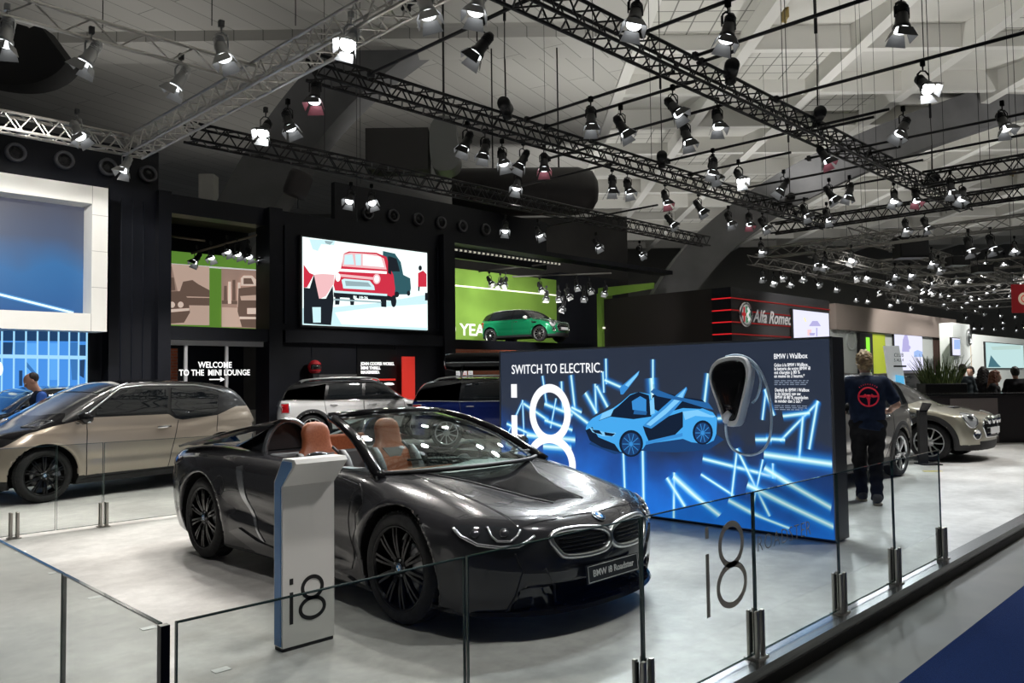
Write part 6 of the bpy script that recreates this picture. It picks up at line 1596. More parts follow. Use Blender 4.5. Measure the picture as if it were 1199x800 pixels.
def add_spot(px, py, lean=0., toward=.1, z=5.86, D=None, kind='b', label=None, top=None, sc=1., group='stage spotlights', cat='spotlight'):
    """px,py: the middle of the lamp in the photograph; lean: sideways tilt; toward: how much it faces the camera"""
    global NS
    key = kind
    P = on_d(px, py, D) if D else on_z(px, py, z)
    if key not in SPOTS:
        SPOTS[key] = make_spot(silver='s' in kind, hot='h' in kind, pink='p' in kind, simple='f' in kind); o = SPOTS[key][0]
    else: o = copy_tree(SPOTS[key][0])
    hs = KIDS[o.name][0]
    d = (RT * lean - V((0, 0, 1)) - FW * toward).normalized()
    M_ = frame_of((0, 0, 0), -d, FW + V((0, 0, .01)))
    hz = (top - P.z) if top else .30 * sc
    o.location = (P.x, P.y, P.z + hz); o.scale = (1, 1, 1)
    hs.matrix_basis = Matrix.Translation((0, 0, -hz)) @ M_ @ Matrix.Scale(sc, 4)
    # yoke and clamp belong to this lamp only (their reach differs)
    b = MB(); x = M_.to_3x3() @ V((1, 0, 0)); w = .088 * sc
    pts = [x * w, x * w + V((0, 0, .13 * sc)), x * w * .4 + V((0, 0, .19 * sc)), -x * w * .4 + V((0, 0, .19 * sc)), -x * w + V((0, 0, .13 * sc)), -x * w]
    b.tube([p + V((0, 0, -hz)) for p in pts], .010 * sc, 5)
    b.build('yoke', M_SPS if 's' in kind else M_SPB, o)
    b = MB(); b.tube([(0, 0, -hz + .19 * sc), (0, 0, .0)], .012 * sc, 5); b.box((-.03 * sc, -.03 * sc, -.03), (.03 * sc, .03 * sc, .06 * sc)); b.build('clamp', M_BLKM if 's' not in kind else M_SPS, o)
    tag(o, label, cat, group)
    NS += 1
    return o, P, d
BEAMS = []
def spots(lst, **k):
    for q in lst:
        r = add_spot(*q[:4], kind=q[4] if len(q) > 4 else 'b', label=q[5] if len(q) > 5 else k.get('label'), z=q[6] if len(q) > 6 else 5.86, sc=k.get('sc', 1.), group=k.get('group', 'stage spotlights'))
        BEAMS.append((r[1], r[2]))
spots([(8, 38, -.1, .2, 's', 'silver spotlight cut by the left edge at the top'), (107, 63, -.5, .2, 's', 'silver spotlight on the ladder truss, left of two'), (212, 92, -.5, .2, 's', 'silver spotlight on the ladder truss, nearest the diagonal truss'),
       (259, 56, .35, .2, 's', 'silver spotlight hanging by a cable above the pale diagonal truss'), (90, 152, .6, .3, 's', 'silver spotlight above the pale left truss, tilted to the right'), (148, 192, -.2, .5, 's', 'silver spotlight hanging under the pale truss corner'),
       (411, 46, -.25, .9, 'sh', 'bright silver spotlight under the top of the diagonal truss'), (498, 4, .25, .2, 's', 'silver spotlight cut by the top edge, left of two'), (560, 0, -.2, .3, 's', 'silver spotlight cut by the top edge, right of two')], group='silver spotlights')
spots([(565, 53, -.75, .1, 'b', 'black spotlight hanging from the first pipe at the top centre'), (369, 108, 0, .35, 'bp', 'black spotlight with pinkish doors under the near end of the middle truss'),
       (311, 150, -.15, .9, 'bh', 'glaring black spotlight left of the middle truss end'), (337, 141, .4, .3, 'b', 'black spotlight beside the glaring one above the facade')])
spots([(547, 165, -.4, .2), (568, 173, -.2, .2), (588, 184, .2, .5), (613, 186, -.5, .2), (637, 190, 0, .3, 'bp'), (606, 214, -.2, .6), (717, 215, 0, .2), (735, 218, .2, .4), (779, 231, .2, .4, 'bp'), (818, 242, .6, .3), (835, 200, .3, .3)], label='black spotlight hanging under the middle black truss', group='spotlights under the middle truss')
spots([(744, 17, -.2, .4, 'b', 'black spotlight at the top edge above the longest truss'), (853, 33, -.25, .2, 'b', 'black spotlight on the pipe at the top, above the hoist of the longest truss'), (1056, 21, -.1, .1, 'b', 'large black spotlight at the top right, pointing straight down')])
spots([(692, 138, 0, .2), (727, 147, .55, .2), (788, 125, .6, .5), (803, 157, .25, .2), (840, 139, 0, .4), (835, 194, -.2, .3), (865, 206, .2, .8, 'bh'), (784, 258, .7, .3), (853, 256, .3, .4), (877, 257, 0, .4, 'bp'), (893, 262, .5, .5), (964, 181, .4, .4, 'bp'), (1058, 148, -.6, .2), (918, 217, -.7, .1), (971, 226, .6, .2), (995, 223, -.3, .1)], label='black spotlight hanging from the pipes between the black trusses', group='spotlights on the pipes')
spots([(1081, 98, .1, .9, 'bh', 'glaring spotlight with a starburst on the upper right pipe'), (1174, 142, .1, .5, 'b', 'black spotlight with a white lens at the upper right edge')])
spots([(1047, 230, -.3, .6), (1072, 229, -.1, .5, 'bp'), (1113, 218, 0, .3), (1127, 227, -.4, .4), (942, 247, .3, .4), (968, 252, .2, .5)], label='black spotlight near the far end of the longest truss', group='spotlights near the far truss end')
spots([(1060, 264, 0, .5), (1083, 262, .3, .4)], label='black spotlight hanging under the black crossing truss', group='spotlights under the crossing truss')
spots([(411, 231, -.2, .9), (435, 233, .3, .9), (592, 266, -.1, .8), (630, 271, .4, .7), (698, 285, .5, .6), (749, 294, .5, .6), (891, 290, 0, .6)], label='small dark spotlight above the black facade with a bright lens', group='spotlights above the facade')
farl = [(955, 305), (966, 307), (997, 301), (906, 328), (927, 329), (956, 330), (979, 335), (1015, 322), (1000, 322), (1038, 327), (1048, 319), (1065, 319), (1065, 333), (1043, 329), (1090, 328), (1099, 311), (1091, 303), (1120, 327), (1135, 324), (1145, 311), (1155, 305), (1176, 306), (1185, 323), (1199, 318), (1184, 337), (1155, 330), (1168, 328), (1052, 349), (1042, 355), (1016, 350), (1004, 348), (1105, 354), (1110, 359), (1132, 352), (1138, 349), (1145, 348), (1126, 358), (1147, 357), (1158, 357), (1168, 356), (1141, 362), (1130, 370), (1110, 345), (1078, 336), (1086, 337), (1100, 342), (1090, 341), (893, 322), (1151, 366), (1170, 368), (1174, 376), (1188, 369), (1140, 383), (1149, 383), (1163, 384), (1190, 385), (1198, 382), (1173, 383), (1077, 349), (1065, 358), (1116, 349), (1128, 341), (1137, 345), (1155, 341), (1180, 345), (1162, 337), (1195, 330), (915, 321), (942, 322), (1027, 339), (1188, 289)]
for k, (px, py) in enumerate(farl):
    D = 24 + (py - 300) * .42 + (8 if px > 1100 else 0)
    zz = on_d(px, py, D).z
    add_spot(px, py, random.uniform(-.5, .5), random.uniform(.3, .9), D=D, kind='f', label='tiny distant spotlight with a glowing white lens over the stands at the right', sc=1.0 if py < 340 else .9, group='distant spotlights', top=zz + .32)
for px, py, lb in ((1134, 286, 'black round moving light in the upper right cluster, left of two'), (1160, 284, 'black moving light in the upper right cluster, right of two')): add_spot(px, py, .2, .3, D=24, kind='b', label=lb, sc=1.3, group='moving lights')
for px, py in ((231, 302), (247, 297), (266, 290), (278, 293), (291, 296), (305, 299)):
    add_spot(px, py, -.4 if px < 240 else .3, .6, D=22.0, kind='b', label='track spotlight hanging inside the upper left opening of the facade', sc=.95, group='lounge track spotlights')
for px, py in ((573, 328), (586, 330), (592, 329), (640, 345), (654, 345), (664, 343), (675, 332), (690, 336), (709, 339), (660, 357), (632, 335), (684, 345)):
    add_spot(px, py, random.uniform(-.6, .6), .5, D=31, kind='f', label='small spotlight hanging over the terrace with the green car', sc=.95, group='terrace spotlights')
# rails carrying the lounge and terrace lamps
for a, c_, D_, lb in (((224, 297), (309, 273), 22, 'slim rail with track spotlights inside the upper left opening'), ((196, 276), (240, 282), 22, 'second slim rail inside the upper left opening')):
    A, B = on_d(*a, D_), on_d(*c_, D_); b = MB(); b.tube([A, B], .03, 6); tag(b.build('track_rail', mat('rail_brass', (.30, .25, .18), .4, .5)), lb, 'rail')
for a, c_, lb in (((560, 318), (652, 308), 'thin dark rail over the green car on the terrace'), ((600, 324), (716, 320), 'thin dark rail at the right of the terrace roof')):
    A, B = on_d(*a, 31), on_d(*c_, 31); b = MB(); b.tube([A, B], .03, 6); tag(b.build('track_rail', M_TRG), lb, 'rail')
# ---------------------------------------------------------------- chain hoists and cables
bpy.context.view_layer.update(); DG_ = bpy.context.evaluated_depsgraph_get()
def roof_z(p):
    h = S.ray_cast(DG_, V((p[0], p[1], 8.3)), V((0, 0, 1))); return h[1].z if h[0] else ZC_
def hoist(px, py, label, z=RZ + .22, slack=0):
    P = on_z(px, py, z); o = thing('chain_hoist', label, 'hoist', P, .6, 'chain hoists')
    b = MB(); b.box((-.24, -.10, -.08), (.10, .10, .10), 0, None, .03); b.lathe([(.0005, -.26), (.10, -.26), (.12, -.20), (.12, .16), (.0005, .20)], 16, 0, 'x', Matrix.Translation((.0, 0, .02))); b.build('motor', M_SPB, o)
    b = MB(); b.lathe([(.05, -.17), (.09, -.14), (.08, -.06)], 12, 0, 'z', Matrix.Translation((.16, 0, -.0))); b.build('chain_bag', M_BLKM, o)
    b = MB(); b.tube([(0, 0, .1), (-.05, 0, .9), (0, 0, 1.7), (0, 0, roof_z(P) - P.z)], .011, 5); b.tube([(.06, 0, .1), (.0, 0, .9)], .009, 5); b.build('chain', mat('chain_dark', (.05, .048, .045), .5, .5), o)
    b = MB(); b.tube([(0, 0, 1.6), (0, 0, 2.3)], .03, 6); b.build('hook_block', M_BLKM, o)
for q in ((592, 126, 'black chain hoist on the middle truss at its near half'), (775, 186, 'black chain hoist on the middle truss left of the longest truss'), (856, 83, 'black chain hoist on the longest truss near the top'), (958, 136, 'black chain hoist in the middle of the longest truss'), (1092, 211, 'large black chain hoist at the far end of the longest truss'), (925, 233, 'black chain hoist at the far end of the middle truss')): hoist(*q)
cab = [(120, -5, 38), (380, 100, 186), (640, 150, 256), (1150, 150, 244), (1187, 100, 253), (248, 0, 30), (346, -5, 30), (422, 150, 215), (695, -5, 95), (763, 105, 187), (918, 45, 140), (1082, -5, 78), (1160, 60, 215), (1192, 100, 200), (992, 210, 290), (1010, 130, 285), (1030, 100, 290), (1053, 130, 285), (965, 155, 300), (900, 160, 320), (1015, 205, 285), (1108, 155, 250), (418, 180, 260)]
for k, (px, y0, y1) in enumerate(cab):
    P = on_z(px, max(y1, 20), RZ if y1 < 240 else 6.0); b = MB(); b.tube([(0, 0, 0), (0, 0, roof_z(P) - P.z)], .007, 5)
    o = b.build('suspension_cable', M_BLKM, None, P); tag(o, 'thin dark suspension cable hanging from the hall roof to the lighting rig', 'cable', 'suspension cables')
for px, py in ((920, 44), (959, 198), (1010, 204), (1107, 156), (1127, 163), (1186, 210)):
    q = on_z(px, py, ZC_ - .4); q.z = roof_z(q) - .3; b = MB(); b.box((-.25, -.06, -.1), (.25, .06, .3)); b.tube([(-.3, 0, .3), (0, 0, -.2), (.3, 0, .3)], .05, 6)
    tag(b.build('roof_bracket', mat('bracket_brass', (.30, .22, .07), .5, .3), None, q, (0, 0, .8)), 'small yellow-brown bracket under the roof holding a suspension cable', 'bracket', 'roof brackets')
# loudspeakers and ducts high in the hall
for k, (px, py, w, h, D, lb) in enumerate(((1066, 290, 34, 26, 27, 'big black loudspeaker box hanging among the far trusses'), (1121, 306, 21, 11, 31, 'flat black loudspeaker box right of the big hanging one'), (1150, 315, 18, 9, 33, 'smaller flat black loudspeaker box at the far right'))):
    s_ = D / F_PX; P = on_d(px, py, D); o = thing('loudspeaker', lb, 'loudspeaker', P, rz)
    b = MB(); b.box((-w / 2 * s_, -.3, -h / 2 * s_), (w / 2 * s_, .3, h / 2 * s_), 0, None, .03); b.build('cabinet', M_SPB, o)
    b = MB(); b.box((-w / 2 * s_ * .9, -.32, -h / 2 * s_ * .85), (w / 2 * s_ * .9, -.30, h / 2 * s_ * .85)); b.build('front_grille', M_BLKM, o)
    for sx in (-.6, .6): b = MB(); b.tube([(w / 2 * s_ * sx, 0, h / 2 * s_), (w / 2 * s_ * sx, 0, 6.0 - P.z + .3)], .015, 5); b.build('sling', M_BLKM, o)
q = on_d(670, 224, 30); o = thing('air_duct', 'wide dark round air duct end hanging behind the middle truss', 'duct', q, rz)
b = MB(); b.lathe([(.9, -4.5), (.9, .2), (.75, .75), (.4, .95), (.0005, 1.0)], 32, 0, 'x'); b.build('duct_body', mat('duct_black', (.022, .02, .02), .5), o)
for sx in (-3, -.5): b = MB(); b.tube([(sx, 0, .9), (sx, 0, roof_z(q) - q.z)], .03, 5); b.build('hanger', M_BLKM, o)
q = on_d(520, 178, 27); o = thing('vent_hood', 'pale grey curved vent hood under the dim roof, left of the middle truss', 'duct', q, rz)
b = MB(); prof = smooth_poly([V((-.45, 1.1)), V((.45, 1.1)), V((.45, .3)), V((.62, -.35)), V((.40, -.75)), V((-.25, -.8)), V((-.45, -.4))], 2); b.prism([(p.x, p.y) for p in prof], -.5, .5, 0, Matrix(((1, 0, 0, 0), (0, 0, -1, 0), (0, 1, 0, 0), (0, 0, 0, 1)))); b.build('hood', mat('hood_grey', (.22, .225, .22), .5, .4), o)
bxx('trunking', (-2.6, -.5, -.7), (-.5, .5, .7), mat('trunking_dark', (.05, .048, .046), .7), o)
b = MB(); b.tube([(0, 0, 1.0), (0, 0, roof_z(q) - q.z)], .04, 5); b.build('hanger', M_BLKM, o)
q = on_d(349, 216, 22); o = thing('projector_drum', 'dark drum-shaped lamp housing hanging above the black facade', 'lamp', q, rz)
b = MB(); b.lathe([(.0005, -.35), (.3, -.35), (.34, -.25), (.34, .25), (.3, .35), (.0005, .35)], 24, 0, 'z', Matrix.Rotation(.35, 4, 'Y')); b.build('drum', mat('drum_brown', (.03, .026, .026), .6), o)
b = MB(); b.tube([(0, 0, .3), (0, 0, RZ + .1 - q.z)], .02, 5); b.build('hanger', M_BLKM, o)
A, B_ = on_d(232, 300, 33), on_d(250, 148, 33); b = MB(); b.box((0, 0, 0), ((B_ - A).dot(RT), .6, B_.z - A.z)); o = b.build('column_concrete', M_CONC, None, (A.x, A.y, A.z - 2), (0, 0, rz)); struct(o)

# ---------------------------------------------------------------- one label each: order along the picture, left to right
ORD = 'first second third fourth fifth sixth seventh eighth ninth tenth eleventh twelfth thirteenth fourteenth fifteenth sixteenth seventeenth eighteenth nineteenth twentieth twenty-first twenty-second twenty-third twenty-fourth'.split()
def screen_x(p):
    d = V(p) - CAMP; return d.dot(_r) / d.dot(_Fp)
for grp, txt in (('spotlights under the middle truss', 'black spotlight under the middle black truss'), ('spotlights on the pipes', 'black spotlight on the pipes between the black trusses'), ('spotlights near the far truss end', 'black spotlight around the far end of the longest truss'), ('spotlights under the crossing truss', 'black spotlight under the black crossing truss'), ('spotlights above the facade', 'small dark lamp with bright lens above the black facade'),
                 ('lounge track spotlights', 'track spotlight inside the upper left facade opening'), ('terrace spotlights', 'small spotlight over the terrace with the green car'), ('black lighting pipes', 'black lighting pipe between the black trusses'), ('suspension cables', 'thin dark suspension cable from the hall roof'), ('roof brackets', 'small yellow-brown roof bracket holding a cable'), ('round dark vents on the black fascia', 'round dark vent on the black wall')):
    L_ = sorted([o for o in COL.objects if o.get('group') == grp and o.parent is None], key=lambda o: screen_x(o.location))
    for k, o in enumerate(L_): o['label'] = '%s, %s from the left' % (txt, ORD[k] if k else 'leftmost, first')
# ---------------------------------------------------------------- the other cars
def car_sdf(xf, xr, W, wb, R, deck, roof, xfz, xrz, gw, belt, bowf=.34, bowr=.22, zb=.2, flare=.018, arch=.05, crown=.05, axz=None, kt=.09):
    Wc = crv([(xr - .1, .80 * W), (xr + .25, .93 * W), (xr + .9, W), (0, W * .985), (xf - .95, W), (xf - .35, .94 * W), (xf + .1, .82 * W)], .08)
    D_, R_, XF, XR = crv(deck, .05), crv(roof, .045), crv(xfz, .03), crv(xrz, .03); G_ = crv(gw, .02); ax = wb / 2
    def f(x, y, z):
        a = np.abs(y); w = Wc(x)
        tu = np.where(z > .66, ((z - .66) / .4) ** 2 * .06, ((.66 - z) / .5) ** 2 * .07)
        tu = tu + .012 * np.exp(-((z - .52) / .06) ** 2) * ss(ax - .4, ax - .6, np.abs(x))
        fl = sum(flare * ss(R + arch + .11, R + arch + .02, np.sqrt((x - s * ax) ** 2 + (z - R) ** 2)) for s in (1, -1))
        side = a - (w - tu + fl)
        top = (z - D_(x) + crown * (a / W) ** 2.5) * .95
        g = smax(side, top, kt)
        g = smax(g, x - (XF(z) - bowf * (a / W) ** 2.6), .07); g = smax(g, (XR(z) + bowr * (a / W) ** 2.6) - x, .07); g = smax(g, zb - z, .03)
        gt = (z - R_(x) + .055 * (a / (.8 * W)) ** 2.4) * .8
        h = smax(gt, (a - G_(z) * W + .10 * ss(xr + .8, xr, x)) * .97, .07)
        h = smax(h, belt - .12 - z, .02)
        g = smin(g, h, .035)
        for s in (1, -1):
            cy = smax(np.sqrt((x - s * ax) ** 2 + (z - R) ** 2) - (R + arch), W - .36 - a, .02)
            g = smax(g, -cy, .014)
        return g
    return f
def build_shell(root, f, xf, xr, W, H, R, wb, arch, mats, h=.032, lowz=.3):
    c = Car(root)
    P, Q, N = surfnet(f, (xr - .06, -W - .07, .05), (xf + .06, W + .07, H + .06), h)
    fc = P[Q].mean(1); mi = np.zeros(len(Q), int); a = np.abs(fc[:, 1])
    for s in (1, -1): mi[(np.hypot(fc[:, 0] - s * wb / 2, fc[:, 2] - R) < R + arch + .008) & (a < W - .035)] = 1
    mi[(fc[:, 2] < lowz) & (mi == 0)] = 2
    link('body', mesh_np('body', P, Q, N, mats, mi), root); c.surf = Surf(P, Q, N); c.f = f
    return c
def side_pts(c, pts, s):
    return [c.surf.cast((x, s * 3, z), (0, -s, 0))[0] if c.surf.cast((x, s * 3, z), (0, -s, 0)) else c.surf.near((x, s * .8, z))[0] for x, z in pts]
def spatch(c, pts, name, m, s, **k): return patch(c.surf, side_pts(c, pts, s), name, m, c.root, direction=(0, s, 0), **k)
def seam(c, polys, name, m, s, r=.005, closed=False, off=0.):
    b = MB()
    for p in polys: strip_on(c.surf, side_pts(c, p, s), r, '', None, mb=b, closed=closed, seg=.06, off=off)
    return b.build(name, m, c.root)
def axial(c, pts, name, m, fwd=1, dz=0., **k):
    """panel seen from the front (or rear): points are (y, z)"""
    d = V((fwd, 0, dz)).normalized(); P = []
    for y, z in pts:
        h = c.surf.cast(V((0, y, z)) + d * 4, -d); P.append(h[0] if h else c.surf.near((fwd * 2, y, z))[0])
    return patch(c.surf, P, name, m, c.root, direction=d, **k), P
def mirror_part(c, s, x, y, z, w=.2, m=None, hgt=.075, chrome=False):
    b = MB(); vs = []; n = 12; rows = [(0, .5), (.3, 1.), (.75, .95), (1, .7)]
    for t, sc in rows:
        for j in range(n): a_ = 2 * PI * j / n; vs.append((x + .11 - .15 * t, s * (y + w / 2 * (1 + sc * math.cos(a_))), z + hgt * sc * math.sin(a_)))
    b.add(vs, [(i * n + j, i * n + (j + 1) % n, (i + 1) * n + (j + 1) % n, (i + 1) * n + j) for i in range(3) for j in range(n)] + [tuple(range(n))[::-1], tuple(3 * n + j for j in range(n))], 0, True)
    b.tube([(x + .08, s * (y - .08), z - .07), (x + .05, s * (y + .04), z - .05)], .022, 6)
    o = b.build('door_mirror', m or M_BLKG, c.root, auto=60)
    if chrome:
        b = MB(); b.tube([(x + .10, s * y, z - .055), (x + .02, s * (y + w), z - .05)], .010, 6); b.build('mirror_trim', M_SILV, o)
    return o
def tint_above(m, pts):
    """two-tone paint: gloss black above a colour line z(x) of the body"""
    n, l, bs = nodes(m); tc = n.new('ShaderNodeTexCoord'); s = n.new('ShaderNodeSeparateXYZ'); l.new(tc.outputs['Object'], s.inputs[0])
    a = n.new('ShaderNodeMapRange'); a.inputs[1].default_value = -2.4; a.inputs[2].default_value = 2.4; l.new(s.outputs[0], a.inputs[0])
    fc = n.new('ShaderNodeFloatCurve'); cv = fc.mapping.curves[0]; P = sorted(pts)
    cv.points[0].location = ((P[0][0] + 2.4) / 4.8, P[0][1] / 2); cv.points[-1].location = ((P[-1][0] + 2.4) / 4.8, P[-1][1] / 2)
    for x, z in P[1:-1]: q = cv.points.new((x + 2.4) / 4.8, z / 2); q.handle_type = 'VECTOR'
    fc.mapping.update(); l.new(a.outputs[0], fc.inputs['Value'])
    k = n.new('ShaderNodeMath'); k.operation = 'MULTIPLY'; k.inputs[1].default_value = 2; l.new(fc.outputs[0], k.inputs[0])
    g = n.new('ShaderNodeMath'); g.operation = 'GREATER_THAN'; l.new(s.outputs[2], g.inputs[0]); l.new(k.outputs[0], g.inputs[1])
    mx = n.new('ShaderNodeMix'); mx.data_type = 'RGBA'; l.new(g.outputs[0], mx.inputs[0]); mx.inputs[6].default_value = bs.inputs['Base Color'].default_value; mx.inputs[7].default_value = (.006, .006, .007, 1); l.new(mx.outputs[2], bs.inputs['Base Color'])
    iv = n.new('ShaderNodeMath'); iv.operation = 'MULTIPLY_ADD'; mt = bs.inputs['Metallic'].default_value; iv.inputs[1].default_value = -mt; iv.inputs[2].default_value = mt; l.new(g.outputs[0], iv.inputs[0]); l.new(iv.outputs[0], bs.inputs['Metallic'])
# ---- compact crossovers, hatchbacks of the same make
def mini(name, label, loc, heading, kind, pm, roofm=None, rails=False, box=False, front=True, rear=True, wheel_style='cross', clad=True, rim_m=None, h=.034, fogs=False, cat='car', stripe=None, plate=None):
    root = thing(name, label, cat, loc, heading)
    if kind == 'tall': xf, xr, W, H, wb, R, bz, rf = 2.14, -2.16, .91, 1.557, 2.67, .345, 1.02, [(1.45, .90), (1.02, 1.08), (.62, 1.36), (.42, 1.475), (.1, 1.545), (-.6, 1.557), (-1.4, 1.525), (-1.78, 1.47), (-1.93, 1.36), (-2.10, 1.02), (-2.3, .6)]
    elif kind == 'wagon': xf, xr, W, H, wb, R, bz, rf = 2.12, -2.13, .90, 1.441, 2.67, .335, .96, [(1.4, .86), (1.0, 1.03), (.62, 1.28), (.40, 1.38), (.05, 1.435), (-.7, 1.44), (-1.5, 1.40), (-1.85, 1.34), (-1.97, 1.22), (-2.08, .96), (-2.3, .5)]
    else: xf, xr, W, H, wb, R, bz, rf = 1.95, -1.87, .864, 1.414, 2.495, .315, .95, [(1.3, .84), (.95, .99), (.60, 1.25), (.40, 1.35), (.05, 1.41), (-.6, 1.412), (-1.25, 1.36), (-1.50, 1.29), (-1.63, 1.18), (-1.80, .92), (-2., .5)]
    k = H / 1.557
    deck = [(xr - .2, bz - .08), (xr + .2, bz - .01), (-1, bz + .01), (.6, bz + .005), (1.0, bz + .0), (1.3, bz - .02), (xf - .45, bz - .09), (xf - .15, bz - .17), (xf, bz - .26), (xf + .2, bz - .5)]
    f = car_sdf(xf, xr, W, wb, R, deck, rf, [(0, xf - .1), (.25, xf - .03), (.5, xf), (.66, xf - .01), (.8, xf - .07), (.95, xf - .22), (1.2, xf - .6)], [(0, xr + .12), (.35, xr + .01), (.6, xr), (.9, xr + .03), (1.1, xr + .08), (1.6, xr + .4)], [(.5, .97), (bz, .94), (bz + .25, .86), (H - .1, .77), (H + .1, .70)], bz)
    if kind != 'small':
        pm = pm.copy(); tint_above(pm, [(-2.4, bz + .03), (-2., bz + .02), (0, bz + .012), (1.0, bz + .03), (1.06, bz + .3), (2.2, bz + .5)])
    else:
        pm = pm.copy(); tint_above(pm, [(-2.4, bz + .02), (-1.5, bz + .03), (0, bz + .01), (.9, bz + .03), (.96, bz + .3), (2.2, bz + .5)])
    c = build_shell(root, f, xf, xr, W, H, R, wb, .05, [pm, M_DARK, M_BLKM], h, .30)
    ax = wb / 2; zt = H - .115 * k; dw = .42 * (H - bz)
    sx = (xf + .55 * 0)  # windows
    A = .95 if kind != 'small' else .86
    back = xr + (.30 if kind == 'tall' else .28)
    for s in (-1, 1):
        W1 = [(A - .10, bz + .035), (A - .46, zt - .06), (A - .60, zt), (-.02, zt + .02), (-.05, bz + .03)]
        W2 = [(-.13, bz + .03), (-.10, zt + .02), (-.92, zt + .005), (-.98, bz + .035)] if kind != 'small' else [(-.13, bz + .03), (-.10, zt + .02), (-.75, zt - .005), (-1.15, zt - .07), (-1.22, bz + .05)]
        W3 = [(-1.06, bz + .035), (-1.0, zt), (back - .1 - .02, zt - .06), (back - .18, zt - .14), (back - .30 + .12, bz + .06)]
        spatch(c, W1, 'window', M_DGLASS, s, off=.006); spatch(c, W2, 'window', M_DGLASS, s, off=.006)
        if kind != 'small': spatch(c, W3, 'window', M_DGLASS, s, off=.006)
        seam(c, [[(A - .06, bz + .012), (0, bz + .008), (-1, bz + .01), (back - .12, bz + .03)]], 'belt_trim', M_CHROME, s, .011, off=.004)
        d1 = [(A - .02, bz - .02), (A + .03, .62), (A - .02, .34), (-.05, .33), (-.07, bz)]
        seam(c, [d1], 'door_gap', M_BLKM, s)
        if kind != 'small': seam(c, [[(-.09, bz), (-.06, .33), (-.72, .33), (-1.0, .72), (-1.05, bz)]], 'rear_door_gap', M_BLKM, s)
        for hx in ((.12,) if kind == 'small' else (.14, -.82)):
            q = side_pts(c, [(hx, bz - .10)], s)[0]; b = MB(); b.tube([q + V((-.09, s * .012, 0)), q + V((0, s * .03, .004)), q + V((.09, s * .012, 0))], .014, 6); b.build('door_handle', M_CHROME, root)
        sc_ = [(A + .04, bz - .10), (A + .26, bz - .13), (A + .30, bz - .19), (A + .08, bz - .18)]
        spatch(c, sc_, 'side_scuttle', M_CHROME, s, off=.006, grid=.08)
        if clad:
            for e in (1, -1):
                ts = np.linspace(-.35, PI + .35, 26)
                ring = [(e * ax + (R + .056) * math.cos(t), R + (R + .056) * math.sin(t)) for t in ts] + [(e * ax + (R + .135) * math.cos(t), R + (R + .135) * math.sin(t)) for t in ts[::-1]]
                ring = [(min(max(x, xr + .15), xf - .12), max(z, .21)) for x, z in ring]
                spatch(c, ring, 'arch_cladding', M_BLKM, s, off=.010, grid=.035)
            spatch(c, [(ax - R - .08, .23), (ax - R - .09, .33), (-ax + R + .09, .33), (-ax + R + .08, .23)], 'sill_cladding', M_BLKM, s, off=.008, grid=.12)
        mirror_part(c, s, A - .25, W * .95, bz + .06, .19, roofm or M_BLKG)
        if rails:
            b = MB(); b.tube(smooth_poly([V((.35, s * W * .66, H - .06)), V((.25, s * W * .665, H + .025)), V((-.6, s * W * .67, H + .045)), V((-1.45, s * W * .655, H + .005)), V((-1.6, s * W * .645, H - .07))], 2, False), .02, 8); b.build('roof_rail', M_SILV, root)
        hl_c = (ax + .44 if kind != 'small' else ax + .36, bz - .23)
        if front:
            q = c.surf.cast((xf + 1.2, s * (W - .27) , bz - .20), (-1, 0, 0)) or c.surf.near((xf, s * .6, bz - .2))
            n_ = (q[1] + V((.2, 0, .15))).normalized(); pts = []
            for t in np.linspace(0, 2 * PI, 21)[:-1]:
                M_ = frame_of(q[0], n_); w_ = M_ @ V((.135 * math.cos(t), .155 * math.sin(t), .3)); h_ = c.surf.cast(w_, -n_); pts.append(h_[0] if h_ else c.surf.near(w_)[0])
            l_ = patch(c.surf, pts, 'headlight', mat('headlight_clear', (.5, .52, .54), .08, .5, coat=1.), root, off=.012, grid=.05, direction=n_)
            b = MB(); strip_on(c.surf, pts, .016, '', None, mb=b, closed=True, off=.01); b.build('headlight_ring', M_CHROME, l_)
            b = MB(); b.lathe([(.055, .0), (.055, .012), (.0005, .03)], 16, 0, 'z', frame_of(q[0] + n_ * .012, n_)); b.build('headlight_lens', M_LAMPG, l_)
        if rear:
            tl = [(xr + .10, bz - .30), (xr + .09, bz - .05), (xr + .27, bz - .05), (xr + .28, bz - .28)] if kind != 'wagon' else [(xr + .08, .62), (xr + .07, .80), (xr + .3, .80), (xr + .3, .62)]
            t_ = spatch(c, tl, 'tail_light', M_TAIL, s, off=.012, grid=.06)
            b = MB(); strip_on(c.surf, side_pts(c, tl, s), .014, '', None, mb=b, closed=True, seg=.06, off=.008); b.build('tail_light_ring', M_CHROME, t_)
    # roof skin in its own colour
    if roofm:
        P = []
        for x, y in ((.36, .0), (.32, .45), (.18, .60), (-.6, .63), (-1.2, .61), (xr + .55, .55), (xr + .42, .3), (xr + .40, 0), (xr + .42, -.3), (xr + .55, -.55), (-1.2, -.61), (-.6, -.63), (.18, -.60), (.32, -.45)):
            P.append(c.surf.cast((x, y * W / .91, 3), (0, 0, -1))[0])
        patch(c.surf, P, 'roof', roofm, root, off=.006, grid=.09, direction=(0, 0, 1))
        for s in (-1, 1): spatch(c, [(A - .03, bz + .01), (A - .55, zt + .02), (-.5, zt + .05), (back - .05, zt - .02), (back - .12, zt - .06), (-.5, zt + .02), (A - .62, zt), (A - .12, bz + .02)], 'pillar_trim', M_BLKG, s, off=.005, grid=.08)
    # glass front and rear, face details
    zc = bz + .07
    axial(c, [(-.60, zc), (.60, zc), (.54, H - .17), (.3, H - .13), (0, H - .12), (-.3, H - .13), (-.54, H - .17)], 'windscreen', M_DGLASS, 1, .75, off=.006, grid=.08)
